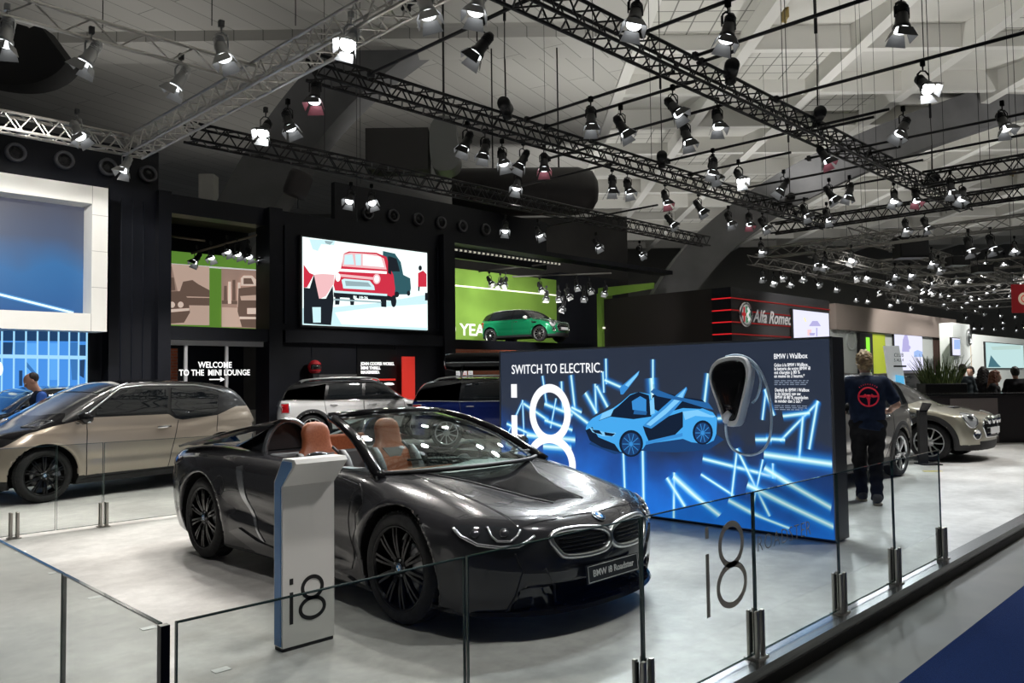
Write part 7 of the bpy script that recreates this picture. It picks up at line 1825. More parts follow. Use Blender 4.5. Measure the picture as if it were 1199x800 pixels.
    axial(c, [(-.52, bz + .07), (.52, bz + .07), (.46, H - .20), (-.46, H - .20)], 'rear_window', M_DGLASS, -1, .3, off=.006, grid=.08)
    if front:
        gz = bz - .36
        g, P = axial(c, [(-.34, gz + .12), (.34, gz + .12), (.44, gz + .02), (.36, gz - .17), (-.36, gz - .17), (-.44, gz + .02)], 'front_grille', M_BLKG, 1, 0, off=.008, grid=.06)
        b = MB(); strip_on(c.surf, P, .018, '', None, mb=b, closed=True, off=.01, seg=.05); b.build('grille_surround', M_CHROME, g)
        b = MB()
        for k_ in range(3): strip_on(c.surf, [c.surf.cast((4, y, gz + .06 - .08 * k_), (-1, 0, 0))[0] for y in np.linspace(-.32, .32, 7)], .009, '', None, mb=b, off=.012)
        b.build('grille_bars', M_CHROME, g)
        axial(c, [(-.46, .26), (.46, .26), (.50, .36), (-.50, .36)], 'lower_grille', M_BLKM, 1, 0, off=.008, grid=.07)
        b = MB(); qx = c.surf.cast((4, 0, gz - .06), (-1, 0, 0))[0].x; b.box((qx + .02, -.26, gz - .125), (qx + .035, .26, gz - .015), 0, None, .004); b.build('number_plate', mat('plate_white', (.8, .8, .8), .4), root)
        for s in (-1, 1):
            q = c.surf.cast((4, s * .58, .48), (-1, 0, 0))
            b = MB(); b.lathe([(.085, 0), (.09, .015), (.07, .02), (.06, .008), (.0005, .01)], 18, 0, 'z', frame_of(q[0], q[1])); b.build('fog_light', M_CHROME, root)
        if fogs:
            for y in (-.32, -.11, .11, .32):
                q = c.surf.cast((4, y, gz + .10), (-1, 0, 0))[0]; b = MB(); b.lathe([(.0005, -.02), (.05, 0), (.072, .05), (.072, .065), (.0005, .075)], 18, 0, 'x', Matrix.Translation(q + V((.02, 0, .02)))); b.build('spot_lamp', M_CHROME, root)
        q = c.surf.cast((xf - .62, .12, 3), (0, 0, -1))[0]; b = MB(); b.box((-.12, -.26, -.02), (.05, .06, .018), 0, Matrix.Translation(q), .01); b.build('bonnet_scoop', M_BLKM, root)
    if stripe:
        for y in (-.27, .27):
            P = [c.surf.cast((x, yy, 3), (0, 0, -1))[0] for x, yy in ((xf - .22, y - .1), (1.02, y - .1), (1.02, y + .1), (xf - .22, y + .1))]; patch(c.surf, P, 'bonnet_stripe', stripe, root, off=.006, grid=.08, direction=(0, 0, 1))
    put_wheels(root, wb, W - .025, R, .21, rim=R * .74, style=wheel_style, rim_mat=rim_m or M_SILV, detail=False, badge=False)
    if box:
        rb_ = thing('roof_box', 'glossy black roof box mounted on the blue car', 'roof box', (loc[0], loc[1], H + .12), heading)
        b = MB(); vs = []; n = 16; rows = [(-1.05, .5), (-1.0, .86), (-.8, 1.), (.5, 1.), (.95, .8), (1.1, .35)]
        for x, sc in rows:
            for j in range(n):
                t = 2 * PI * j / n; e = .5; cc, s_ = math.cos(t), math.sin(t)
                vs.append((x - .35, .40 * sc * abs(cc) ** e * (1 if cc > 0 else -1), .24 + .21 * sc * abs(s_) ** e * (1 if s_ > 0 else -1)))
        b.add(vs, [(i * n + j, i * n + (j + 1) % n, (i + 1) * n + (j + 1) % n, (i + 1) * n + j) for i in range(5) for j in range(n)] + [tuple(range(n))[::-1], tuple(5 * n + j for j in range(n))], 0, True)
        b.build('shell', M_BLKG, rb_, auto=50)
        b = MB(); b.tube([(-1.35, -.405, .22), (-1.0, -.41, .22), (.2, -.41, .22), (.6, -.33, .22)], .012, 6); b.build('lid_seam', M_SILV, rb_)
        for x in (-1.0, .1):
            b = MB(); b.tube([(x, -.62, -.07), (x, -.6, .01), (x, .6, .01), (x, .62, -.07)], .022, 6); b.build('cross_bar', M_SILV, rb_)
        b = MB()
        for x in (-1.0, .1):
            for s in (-1, 1): b.box((x - .04, s * .3 - .03, .0), (x + .04, s * .3 + .03, .06))
        b.build('box_feet', M_BLKM, rb_)
    return c
def ang(d): return math.atan2(d.y, d.x)
def place_by(px, py, D, heading, local, z=0.0):
    """root position so that the local point (x,y) of the car stands at depth D on the sight line column px"""
    g = on_d(px, py, D); u = V((math.cos(heading), math.sin(heading), 0)); n_ = V((-u.y, u.x, 0))
    q = g - u * local[0] - n_ * local[1]; return (q.x, q.y, z)
P_WHITE = paint('white_paint', (.78, .78, .78), 0., .25); P_BLUE = paint('blue_paint', (.008, .022, .16), .5, .25); P_GRN = paint('green_paint', (.008, .20, .085), .3, .25)
P_BEIGE = paint('sage_beige_paint', (.36, .34, .27), .45, .28); P_GREYM = paint('warm_grey_paint', (.24, .225, .205), .5, .28); P_NAVY = paint('dark_paint', (.012, .016, .022), .5, .2)
h1 = ang(RT * math.cos(.31) + FW * math.sin(.31))
mini('crossover_car', 'white crossover car with black roof and silver roof rails at the back of the stage', place_by(366, 519, 19.7, h1, (-1.335, -.885)), h1, 'tall', P_WHITE, M_BLKG, rails=True)
h2 = ang(RT * math.cos(.05) + FW * math.sin(.05))
mini('crossover_car', 'dark blue crossover car carrying a black roof box behind the display wall', place_by(523, 529, 17.6, h2, (-1.335, -.885)), h2, 'tall', P_BLUE, M_BLKG, rails=True, box=True)
h3 = -PI / 2
mini('estate_car', 'pale beige estate car with bonnet spot lamps facing right before the dark counter', place_by(1088, 541, 13.9, h3, (1.335, -.875)), h3, 'wagon', P_BEIGE, M_BLKG, fogs=True, wheel_style='cross', rim_m=M_SILV, h=.03)
gq = on_z(1057, 558, 0)
mini('hatchback_car', 'warm grey hatchback car half hidden behind the person in navy shirt', (gq.x - 1.335, gq.y + .885, 0), PI, 'tall', P_GREYM, M_BLKG, wheel_style='five', rim_m=M_SILV)
dG = RT * math.cos(.62) - FW * math.sin(.62); h4 = ang(dG)
zt_ = ZT
Dg = (zt_ - CAM_H) * F_PX / (441.5 - 396.5)
mini('hatchback_car', 'small metallic green three-door car parked on the upper terrace', place_by(602, 396, 33.2, h4, (0, -.8), zt_), h4, 'small', P_GRN, mat('roof_white', (.7, .72, .7), .25, coat=1.), wheel_style='cross', stripe=P_WHITE, clad=False)
hW = ang(RT * .8 - FW * .6)
mini('crossover_car', 'white car far behind the beige car, left of the spiky plant', place_by(1082, 470, 26.5, hW, (0, 0)), hW, 'tall', P_WHITE, M_BLKG, h=.045)
# ---- the two-tone electric car at the left
def electric():
    g = on_z(53, 589, 0); aa = math.radians(22.86 - 14.5); u = V((math.cos(aa), math.sin(aa), 0)); hd = aa + PI
    # heading opposite u; left flank faces the camera
    fw_ = -u; lf = V((-fw_.y, fw_.x, 0))
    ctr = g + u * 1.285 - lf * .855
    root = thing('electric_car', 'champagne and black electric hatchback car behind the tail of the dark sports car', 'car', (ctr.x, ctr.y, 0), hd)
    xf, xr, W, H, wb, R = 1.99, -2.08, .888, 1.578, 2.57, .35
    rf = [(1.75, .84), (1.30, 1.02), (.80, 1.285), (.50, 1.435), (.15, 1.55), (-.4, 1.578), (-1.1, 1.54), (-1.55, 1.48), (-1.72, 1.38), (-1.95, 1.02), (-2.1, .6)]
    deck = [(-2.2, 1.02), (-1.8, 1.08), (-1.2, 1.06), (-.6, .96), (.3, .98), (1.0, 1.0), (1.35, .97), (1.65, .90), (1.85, .80), (2.0, .65), (2.2, .4)]
    f = car_sdf(xf, xr, W, wb, R, deck, rf, [(0, xf - .1), (.3, xf - .02), (.5, xf), (.7, xf - .04), (.85, xf - .16), (1.0, xf - .4), (1.2, xf - .8)], [(0, xr + .15), (.35, xr + .03), (.65, xr), (.95, xr + .04), (1.2, xr + .14), (1.6, xr + .35)], [(.5, .97), (1.0, .95), (1.25, .87), (1.45, .79), (1.65, .72)], 1.0, bowf=.42, zb=.19, flare=.012, arch=.055)
    M_GOLD = paint('champagne_paint', (.47, .40, .325), .55, .32)
    tint_above(M_GOLD, [(-2.3, 1.14), (-2.11, 1.146), (-1.58, 1.138), (-1.45, 1.10), (-1.22, 1.02), (-.64, .975), (-.52, 1.0), (-.42, 1.068), (.70, 1.07), (1.07, 1.0), (1.43, .93), (1.72, .74), (2.2, .6)])
    c = build_shell(root, f, xf, xr, W, H, R, wb, .055, [M_GOLD, M_DARK, M_BLKM], .027, .30); sf = c.surf
    def both(pts, nm, m, **k):
        P = c.pxs(pts)
        for mi_ in (False, True): o = patch(sf, P, nm, m, root, mirror=mi_, direction=(0, 1, 0), **k)
        return P
    both([(112, 486.5), (115, 478), (141, 457.5), (162, 454.5), (196.5, 454), (196, 483)], 'window', M_DGLASS, off=.009, grid=.06)
    both([(200.5, 454), (238, 455), (256, 460), (254, 481), (249, 484.5), (213, 490.5), (205.5, 486), (200, 480)], 'window', M_DGLASS, off=.009, grid=.06)
    P = c.pxs([(99, 488), (108, 480), (140, 455.3), (168, 451.5), (228, 451.3), (250, 455), (263, 459.5)])
    for mi_ in (False, True): strip_on(sf, P, .011, 'window_trim', M_SILV, root, mirror=mi_, off=.006)
    both([(94, 562), (101, 559.5), (207, 546), (280, 537), (280, 565), (94, 590)], 'sill', M_BLKG, off=.006, grid=.07)
    P1 = c.pxs([(102, 493), (101.5, 525), (101, 559)]); P2 = c.pxs([(209, 492), (203, 520), (196.5, 547)]); P3 = c.pxs([(255, 486), (254, 505), (253, 540)])
    for nm_, P in (('door_gap', P1), ('door_gap', P2), ('rear_door_gap', P3)):
        for mi_ in (False, True): strip_on(sf, P, .006, nm_, M_BLKM, root, mirror=mi_)
    q = c.px(192, 500)
    for s in (1, -1): b = MB(); b.tube([V((q.x - .1, s * (q.y + .008), q.z + .008)), V((q.x, s * (q.y + .03), q.z + .004)), V((q.x + .1, s * (q.y + .008), q.z))], .02, 8); b.build('door_handle', M_CHROME, root)
    # black bonnet and cowl
    top = lambda x, y: (sf.cast((x, y, 3), (0, 0, -1)) or sf.near((x, y, .9)))[0]
    P = [top(x, y) for x, y in ((1.05, .84), (1.4, .79), (1.62, .70), (1.72, .5), (1.74, .2), (1.74, -.2), (1.72, -.5), (1.62, -.70), (1.4, -.79), (1.05, -.84), (.98, -.70), (1.12, -.3), (1.15, 0), (1.12, .3), (.98, .70))]
    patch(sf, P, 'bonnet', M_BLKG, root, off=.006, grid=.07, direction=(0, 0, 1))
    P = [top(x, y) for x, y in ((.34, 0), (.30, .4), (.15, .56), (-.5, .60), (-1.1, .57), (-1.5, .5), (-1.6, 0), (-1.5, -.5), (-1.1, -.57), (-.5, -.60), (.15, -.56), (.30, -.4))]
    patch(sf, P, 'roof', M_BLKG, root, off=.006, grid=.09, direction=(0, 0, 1))
    axial(c, [(-.68, 1.03), (.68, 1.03), (.60, 1.40), (.35, 1.47), (0, 1.48), (-.35, 1.47), (-.60, 1.40)], 'windscreen', M_DGLASS, 1, .7, off=.008, grid=.08)
    for s in (-1, 1):
        P = [sf.cast(V((0, s * y, z)) + V((.8, 0, .75)) * 3, V((-.8, 0, -.75)))[0] for y, z in ((.70, 1.05), (.625, 1.38), (.57, 1.46))]
        strip_on(sf, P, .012, 'pillar_trim', M_SILV, root, off=.008)
        a_, P = axial(c, [(s * .44, .68), (s * .70, .70), (s * .74, .80), (s * .50, .80)], 'headlight', M_LAMPG, 1, .2, off=.008, grid=.06)
        b = MB(); strip_on(sf, P, .014, '', None, mb=b, closed=True, off=.008); b.build('light_ring', M_LED, a_)
        a_, P = axial(c, [(s * .05, .62), (s * .36, .64), (s * .36, .74), (s * .05, .74)], 'kidney_grille', M_BLKG, 1, 0, off=.008, grid=.06)
        b = MB(); strip_on(sf, P, .014, '', None, mb=b, closed=True, off=.008); b.build('grille_surround', M_SILV, a_)
        mirror_part(c, s, .82, .86, 1.07, .24, M_BLKG, .085, True)
    axial(c, [(-.6, 1.12), (.6, 1.12), (.5, 1.42), (-.5, 1.42)], 'tailgate', M_BLKG, -1, .3, off=.006, grid=.08)
    axial(c, [(-.5, .3), (.5, .3), (.56, .45), (-.56, .45)], 'lower_grille', M_BLKM, 1, 0, off=.006, grid=.08)
    put_wheels(root, wb, .855, R, .17, rim=.262, style='multi', badge=True, detail=True)
electric()
# ---- two dark cars behind it, seen only above its bonnet
def dark_saloon(label, loc, hd, trim=True):
    root = thing('saloon_car', label, 'car', loc, hd)
    xf, xr, W, H, wb, R = 2.2, -2.2, .90, 1.50, 2.7, .33
    rf = [(1.5, .86), (1.05, 1.02), (.55, 1.34), (.30, 1.44), (-.1, 1.495), (-.7, 1.49), (-1.3, 1.42), (-1.7, 1.28), (-2.1, 1.02), (-2.3, .7)]
    deck = [(-2.4, .92), (-2.0, 1.0), (-1, 1.0), (.3, .98), (1.0, .99), (1.4, .95), (1.9, .83), (2.15, .7), (2.4, .4)]
    f = car_sdf(xf, xr, W, wb, R, deck, rf, [(0, 2.1), (.4, xf), (.65, xf - .02), (.85, xf - .15), (1., xf - .5)], [(0, -2.1), (.5, xr), (.9, xr + .04), (1.2, xr + .2)], [(.5, .97), (1.0, .94), (1.25, .84), (1.45, .76), (1.6, .7)], 1.0)
    c = build_shell(root, f, xf, xr, W, H, R, wb, .05, [P_NAVY, M_DARK, M_BLKM], .04)
    for s in (-1, 1):
        spatch(c, [(.92, 1.03), (.42, 1.32), (.2, 1.38), (-.3, 1.40), (-.32, 1.02)], 'window', M_DGLASS, s, off=.007, grid=.08); spatch(c, [(-.4, 1.02), (-.38, 1.40), (-1.0, 1.36), (-1.4, 1.24), (-1.5, 1.06)], 'window', M_DGLASS, s, off=.007, grid=.08)
        seam(c, [[(1.0, 1.02), (.45, 1.35), (.2, 1.415), (-.35, 1.435), (-1.0, 1.395), (-1.5, 1.24)]], 'window_trim', M_SILV, s, .013, off=.008)
        seam(c, [[(.98, .98), (1.0, .5), (-.34, .4), (-.36, 1.0)]], 'door_gap', M_BLKM, s)
        mirror_part(c, s, .75, .84, 1.06, .2, M_BLKG, .075, True)
        axial(c, [(s * .45, .66), (s * .78, .68), (s * .78, .78), (s * .5, .76)], 'headlight', M_LAMPG, 1, .2, off=.008, grid=.07)
    axial(c, [(-.62, 1.04), (.62, 1.04), (.52, 1.34), (0, 1.40), (-.52, 1.34)], 'windscreen', M_DGLASS, 1, .7, off=.007, grid=.09)
    axial(c, [(-.3, .5), (.3, .5), (.32, .68), (-.32, .68)], 'front_grille', M_BLKM, 1, 0, off=.007, grid=.07)
    put_wheels(root, wb, .87, R, .2, rim=.24, style='multi', badge=False, detail=False)
hA = math.radians(22.86 - 8 + 180)
dark_saloon('dark car with silver window trim behind the champagne car, nearer of two', place_by(62, 500, 16.8, hA, (-.3, .0)), hA)
dark_saloon('dark car at the left edge, farther of the two behind the champagne car', place_by(-18, 500, 18.0, hA, (-.3, .0)), hA)
# ---------------------------------------------------------------- people
def rcone(a, b_, r1, r2):
    a = np.array(a, float); b_ = np.array(b_, float); d = b_ - a; L2 = (d * d).sum()
    def f(x, y, z):
        t = np.clip(((x - a[0]) * d[0] + (y - a[1]) * d[1] + (z - a[2]) * d[2]) / L2, 0, 1)
        return np.sqrt((x - a[0] - t * d[0]) ** 2 + (y - a[1] - t * d[1]) ** 2 + (z - a[2] - t * d[2]) ** 2) - (r1 + (r2 - r1) * t)
    return f
def ellip(c_, r):
    def f(x, y, z): return (np.sqrt(((x - c_[0]) / r[0]) ** 2 + ((y - c_[1]) / r[1]) ** 2 + ((z - c_[2]) / r[2]) ** 2) - 1) * min(r)
    return f
def union(fs, k=.03):
    def f(x, y, z):
        g = fs[0](x, y, z)
        for q in fs[1:]: g = smin(g, q(x, y, z), k)
        return g
    return f
def cut(f, zlo=None, zhi=None, k=.006, extra=None):
    def g(x, y, z):
        v = f(x, y, z)
        if zlo is not None: v = smax(v, zlo - z, k)
        if zhi is not None: v = smax(v, z - zhi, k)
        if extra is not None: v = smax(v, extra(x, y, z), k)
        return v
    return g
def sdf_obj(nm, f, lo, hi, h, m, parent):
    P, Q, N = surfnet(f, lo, hi, h, 3)
    return link(nm, mesh_np(nm, P, Q, N, [m]), parent)
M_SKIN = noise_col(mat('skin', (.55, .33, .24), .5), (.52, .30, .21), (.58, .36, .27), 9)
def head(c_, tilt=0., s=1.0):
    """face towards +x; centre of the skull c_"""
    x, y, z = c_
    R = lambda dx, dz: (x + s * (dx * math.cos(tilt) + dz * math.sin(tilt)), z + s * (dz * math.cos(tilt) - dx * math.sin(tilt)))
    def E_(dx, dy, dz, r):
        q = R(dx, dz); return ellip((q[0], y + s * dy, q[1]), tuple(s * v for v in r))
    base = union([E_(0, 0, .015, (.098, .076, .105)), E_(.028, 0, -.055, (.068, .056, .075)), E_(.055, 0, -.095, (.035, .032, .028))], .04)
    nose = [E_(.104, 0, -.02, (.016, .013, .026)), E_(.112, 0, -.036, (.014, .016, .012))]
    ears = [E_(-.005, .078, -.015, (.022, .010, .032)), E_(-.005, -.078, -.015, (.022, .010, .032))]
    lips = [E_(.090, 0, -.066, (.012, .024, .007)), E_(.087, 0, -.078, (.012, .021, .008))]
    brow = [E_(.088, 0, .022, (.014, .05, .010))]
    f1 = union([base] + nose + ears + brow + lips, .012)
    eyes = [E_(.098, sy * .032, .002, (.014, .017, .011)) for sy in (1, -1)]
    def f(a, b_, c2):
        g = f1(a, b_, c2)
        for e in eyes: g = smax(g, -e(a, b_, c2), .01)
        return g
    return f, R
def hand(w, d, side, s=1.0, curl=.5):
    """palm and five fingers from the wrist w along unit d, thumb to the inner side"""
    w = np.array(w, float); d = np.array(d, float); d /= np.linalg.norm(d)
    u = np.array((0, 0, 1.)) if abs(d[2]) < .8 else np.array((1., 0, 0)); a = np.cross(d, u); a /= np.linalg.norm(a); n = np.cross(a, d)
    fs = [rcone(w, w + d * .05 * s, .022 * s, .026 * s)]
    fs += [rcone(w + d * .04 * s + a * o * s, w + d * .085 * s + a * o * s, .013 * s, .012 * s) for o in (-.026, -.009, .009, .026)]
    for o, L in ((-.030, .060), (-.010, .072), (.010, .078), (.029, .066)):
        p0 = w + d * .085 * s + a * o * s; p1 = p0 + (d * math.cos(curl * .5) - n * math.sin(curl * .5)) * L * .55 * s; p2 = p1 + (d * math.cos(curl * 1.6) - n * math.sin(curl * 1.6)) * L * .5 * s
        fs += [rcone(p0, p1, .0095 * s, .0088 * s), rcone(p1, p2, .0088 * s, .0075 * s)]
    t = side
    p0 = w + d * .025 * s + a * t * .024 * s; p1 = p0 + (d * .7 + a * t * .7) * .045 * s; p2 = p1 + (d * .9 + a * t * .25 - n * .3) * .032 * s
    fs += [rcone(p0, p1, .013 * s, .011 * s), rcone(p1, p2, .0105 * s, .0085 * s)]
    return union(fs, .006)
def eyes_obj(c_, R, parent, tilt=0., s=1.):
    for sy in (1, -1):
        b = MB(); q = R(.090, .002); b.lathe([(.0005, -.011 * s), (.008 * s, -.007 * s), (.011 * s, 0), (.008 * s, .007 * s), (.0005, .011 * s)], 10, 0, 'x', Matrix.Translation((q[0], c_[1] + sy * .032 * s, q[1])))
        q = R(.101, .002); b.lathe([(.005 * s, 0), (.0005, .001)], 8, 1, 'x', Matrix.Translation((q[0], c_[1] + sy * .032 * s, q[1])))
        b.build('eye', [M_WHITE, M_BLKM], parent)
# ---- the man in the navy shirt, seen from behind, walking away to the right of the display wall
g = on_z(1019, 589, 0); hp = ang(FW * .95 + RT * .28)
man = thing('person', 'person with fair tousled hair in navy polo shirt and black trousers, back turned, walking', 'person', (g.x, g.y, 0), hp)
sc = 1.795 / 1.80
hips = (0, 0, .93)
Lh, Rh = (0, .10, .92), (0, -.10, .92)
Lk, Rk = (.15, .085, .50), (.0, -.075, .50)
La, Ra = (.16, .065, .075), (-.16, -.055, .085)
neck = (.03, 0, 1.50); Ls, Rs = (.0, .185, 1.44), (.0, -.185, 1.44); Le, Re = (-.01, .315, 1.17), (-.01, -.315, 1.17); Lw, Rw = (.19, .275, 1.07), (.19, -.275, 1.08)
hc = (.055, .01, 1.675)
hf, HR = head(hc, .06, 1.02)
torso = [rcone((0, 0, .95), (-.005, 0, 1.16), .135, .125), rcone((0, .05, 1.0), (0, .07, 1.35), .12, .125), rcone((0, -.05, 1.0), (0, -.07, 1.35), .12, .125), rcone((0, -.15, 1.415), (0, .15, 1.415), .072, .072)]
arms = lambda e: [rcone(Ls, Le, .058 + e, .044 + e), rcone(Rs, Re, .058 + e, .044 + e)]
fore = [rcone(Le, Lw, .043, .028), rcone(Re, Rw, .043, .028)]
legs = lambda e: [rcone(Lh, Lk, .092 + e, .060 + e), rcone(Lk, La, .060 + e, .040 + e), rcone(Rh, Rk, .092 + e, .060 + e), rcone(Rk, Ra, .060 + e, .040 + e)]
hands = [hand(Lw, (.9, -.25, .05), -1, 1.0, .7), hand(Rw, (.9, .25, .05), 1, 1.0, .7)]
feet = [rcone((La[0] - .03, La[1], .05), (La[0] + .17, La[1] + .015, .035), .042, .034), rcone((Ra[0] - .02, Ra[1], .075), (Ra[0] + .16, Ra[1] - .015, .035), .042, .034)]
body = union([union(torso + arms(0) + fore + legs(0) + feet, .035), rcone((0, 0, 1.42), (.035, .005, 1.60), .058, .056), hf], .03)
bodyf = lambda x, y, z: smin(body(x, y, z), smin(hands[0](x, y, z), hands[1](x, y, z), .005), .012)
sdf_obj('body', bodyf, (-.30, -.42, .0), (.45, .42, 1.84), .0105, M_SKIN, man)
eyes_obj(hc, HR, man)
M_NAVY = noise_col(mat('navy_cloth', (.012, .020, .045), .85, spec=.2), (.010, .017, .038), (.015, .025, .055), 14, bump=.15)
shirt = union([union([rcone((0, 0, .90), (0, 0, 1.16), .166, .148), rcone((0, .06, .93), (0, .075, 1.35), .130, .136), rcone((0, -.06, .93), (0, -.075, 1.35), .130, .136), rcone((0, -.15, 1.42), (0, .15, 1.42), .083, .083)], .05), union([rcone(Ls, tuple(np.array(Ls) * .22 + np.array(Le) * .78), .070, .072), rcone(Rs, tuple(np.array(Rs) * .22 + np.array(Re) * .78), .070, .072)], .02), rcone((0, 0, 1.44), (.02, 0, 1.515), .082, .070)], .03)
fold = lambda x, y, z: .004 * np.sin(z * 55 + y * 18 + 2 * np.sin(y * 22)) * ss(1.45, 1.1, z)
sh_o = sdf_obj('polo_shirt', lambda x, y, z: smax(smax(shirt(x, y, z) + fold(x, y, z), .875 + .02 * np.sin(y * 9) - z, .01), z - 1.515, .008), (-.30, -.42, .80), (.30, .42, 1.60), .0125, M_NAVY, man)
col_ = union([rcone((.015, -.02, 1.505), (.022, .02, 1.505), .066, .066)], .01)
sdf_obj('collar', lambda x, y, z: smax(smax(np.sqrt((x - .025) ** 2 + y ** 2) - .072 + .12 * (z - 1.50), np.abs(z - 1.525) - .025, .006), -(np.sqrt((x - .03) ** 2 + y ** 2) - .058), .004), (-.12, -.12, 1.45), (.15, .12, 1.58), .0085, mat('collar_white', (.62, .62, .6), .8), man)
tro = union([rcone((0, .05, .95), (0, -.05, .95), .150, .150)] + [rcone(Lh, Lk, .108, .082), rcone(Lk, (La[0], La[1], .05), .080, .066), rcone(Rh, Rk, .108, .082), rcone(Rk, (Ra[0], Ra[1], .08), .080, .066)], .03)
M_TROU = noise_col(mat('black_cloth', (.010, .010, .012), .9, spec=.2), (.008, .008, .01), (.014, .014, .016), 12, bump=.2)
sdf_obj('trousers', lambda x, y, z: smax(smax(tro(x, y, z) + .005 * np.sin(z * 48 + x * 30 + y * 12), .055 - z, .008), z - .99, .008), (-.32, -.32, .03), (.32, .32, 1.05), .0125, M_TROU, man)
M_SHOE = noise_col(mat('grey_suede', (.085, .08, .075), .85), (.07, .066, .062), (.10, .095, .09), 30)
for nm_, A_, dy in (('shoe', La, .015), ('shoe', Ra, -.015)):
    zz = .0 if A_ is La else .02
    fs_ = union([rcone((A_[0] - .04, A_[1], .062 + zz), (A_[0] + .17, A_[1] + dy, .042), .052, .040), rcone((A_[0] - .02, A_[1], .07 + zz), (A_[0] + .01, A_[1], .125), .048, .050)], .03)
    so_ = sdf_obj(nm_, lambda x, y, z: smax(smax(fs_(x, y, z), .024 - z, .006), z - .135, .008), (A_[0] - .13, A_[1] - .1, .0), (A_[0] + .26, A_[1] + .1, .2), .0105, M_SHOE, man)
    sl = union([rcone((A_[0] - .045, A_[1], .03), (A_[0] + .175, A_[1] + dy, .03), .053, .043)], .01)
    sdf_obj('sole', lambda x, y, z: smax(smax(sl(x, y, z), z - .027, .004), .001 - z, .004), (A_[0] - .13, A_[1] - .1, -.01), (A_[0] + .26, A_[1] + .1, .06), .009, mat('sole_cream', (.45, .38, .28), .7), so_)
def hair_sdf(hc, s=1.0, len_=.03, frq=70, amp=.008, back=.10):
    x0, y0, z0 = hc
    base = union([ellip((x0 - .012, y0, z0 + .03), (.108 * s, .088 * s, .112 * s)), ellip((x0 - .055, y0, z0 - .02), (.062 * s, .075 * s, .085 * s))], .03)
    face = lambda x, y, z: np.maximum(x0 + .045 - x + .0 * y, 0) * 0 + (x - (x0 + .055)) * .8 + (z - (z0 + .055)) * -.6
    def f(x, y, z):
        g = base(x, y, z) + amp * np.sin(x * frq + 3 * np.sin(z * 40)) * np.sin(y * frq * .9 + 2) * np.sin(z * frq * .8)
        g = smax(g, smin(z0 + .055 - z, x - x0 - .01, .02) * 1.0, .02) if False else g
        cutf = smax((x - (x0 + .02)), (z0 + .06 - z), .02)      # open the face
        return smax(smax(g, -smax(x0 + .03 - x, z - (z0 + .075), .02), .012), (z0 - back) - z, .01)
    return f
M_HAIRB = noise_col(mat('fair_hair', (.30, .20, .10), .6), (.12, .07, .03), (.50, .36, .19), 22, 4, lo=.35, hi=.65, bump=.4)
sdf_obj('hair', hair_sdf(hc, 1.06, amp=.011), (hc[0] - .16, -.13, hc[2] - .16), (hc[0] + .15, .14, hc[2] + .18), .009, M_HAIRB, man)
# red steering-wheel print on the back of the shirt
shS = Surf(*surfnet(lambda x, y, z: shirt(x, y, z) + fold(x, y, z), (-.30, -.42, .80), (.30, .42, 1.60), .02, 3))
def bk(y, z):
    h_ = shS.cast((-1.5, y, z), (1, 0, 0)); return h_[0] + h_[1] * .0035
M_REDP = mat('shirt_print_red', (.62, .02, .05), .7, emis=(.6, .02, .05), estr=.12)
b = MB(); zc_, r_ = 1.262, .108
b.tube([bk(r_ * math.cos(t), zc_ + r_ * math.sin(t)) for t in np.linspace(0, 2 * PI, 33)[:-1]], .010, 6, closed=True)
for a_ in (PI * .97, PI * .03, -PI / 2): b.tube([bk(r_ * k_ * math.cos(a_), zc_ + .015 * (k_ < .5) + r_ * k_ * math.sin(a_)) for k_ in (.25, .5, .75, 1.)], [.020, .015, .011, .010], 6)
b.tube([bk(.0, zc_ - .02), bk(0, zc_ + .02)], [.026, .026], 8)
for k_ in range(9):
    t = PI * (.72 - .055 * k_); rr = .140; b.tube([bk(-(rr * math.cos(t)), zc_ + rr * math.sin(t)), bk(-((rr + .014) * math.cos(t)), zc_ + (rr + .014) * math.sin(t))], .0045, 4)
b.build('shirt_print', M_REDP, man)
# ---- the man in blue between the parked cars at the left
g = on_d(47, 520, 12.9); hb_ = ang(-RT * .8 - FW * .6 + RT * .0)
pb = thing('person', 'person in navy and bright blue jacket looking down between the parked cars at the left', 'person', (g.x, g.y, 0), hb_)
zt_ = on_d(42, 437, 12.9).z - .01
hz_ = zt_ - .115
hc2 = (.14, 0, hz_); hf2, HR2 = head(hc2, .55, 1.0); dz = hz_ - 1.66
t2 = [rcone((0, .05, .95), (.01, .07, 1.34 + dz), .12, .125), rcone((0, -.05, .95), (.01, -.07, 1.34 + dz), .12, .125), rcone((.01, -.15, 1.41 + dz), (.01, .15, 1.41 + dz), .072, .072)]
s2 = [(.01, .185, 1.42 + dz), (.01, -.185, 1.42 + dz)]; e2 = [(.05, .26, 1.15 + dz), (.05, -.26, 1.15 + dz)]; w2_ = [(.26, .16, 1.06 + dz), (.26, -.16, 1.06 + dz)]
lg = [rcone((0, .10, .92), (.02, .11, .5), .09, .06), rcone((.02, .11, .5), (0, .11, .07), .06, .04), rcone((0, -.10, .92), (.02, -.11, .5), .09, .06), rcone((.02, -.11, .5), (0, -.11, .07), .06, .04)]
b2 = union([union(t2 + [rcone(a_, c_, .056, .043) for a_, c_ in zip(s2, e2)] + [rcone(a_, c_, .042, .028) for a_, c_ in zip(e2, w2_)] + lg + [rcone((-.03, sy * .11, .04), (.17, sy * .12, .035), .04, .034) for sy in (1, -1)], .035), rcone((.01, 0, 1.42 + dz), (.085, 0, 1.56 + dz), .058, .055), hf2], .03)
h2a, h2b = hand(w2_[0], (.8, -.5, -.2), -1, 1., .6), hand(w2_[1], (.8, .5, -.2), 1, 1., .6)
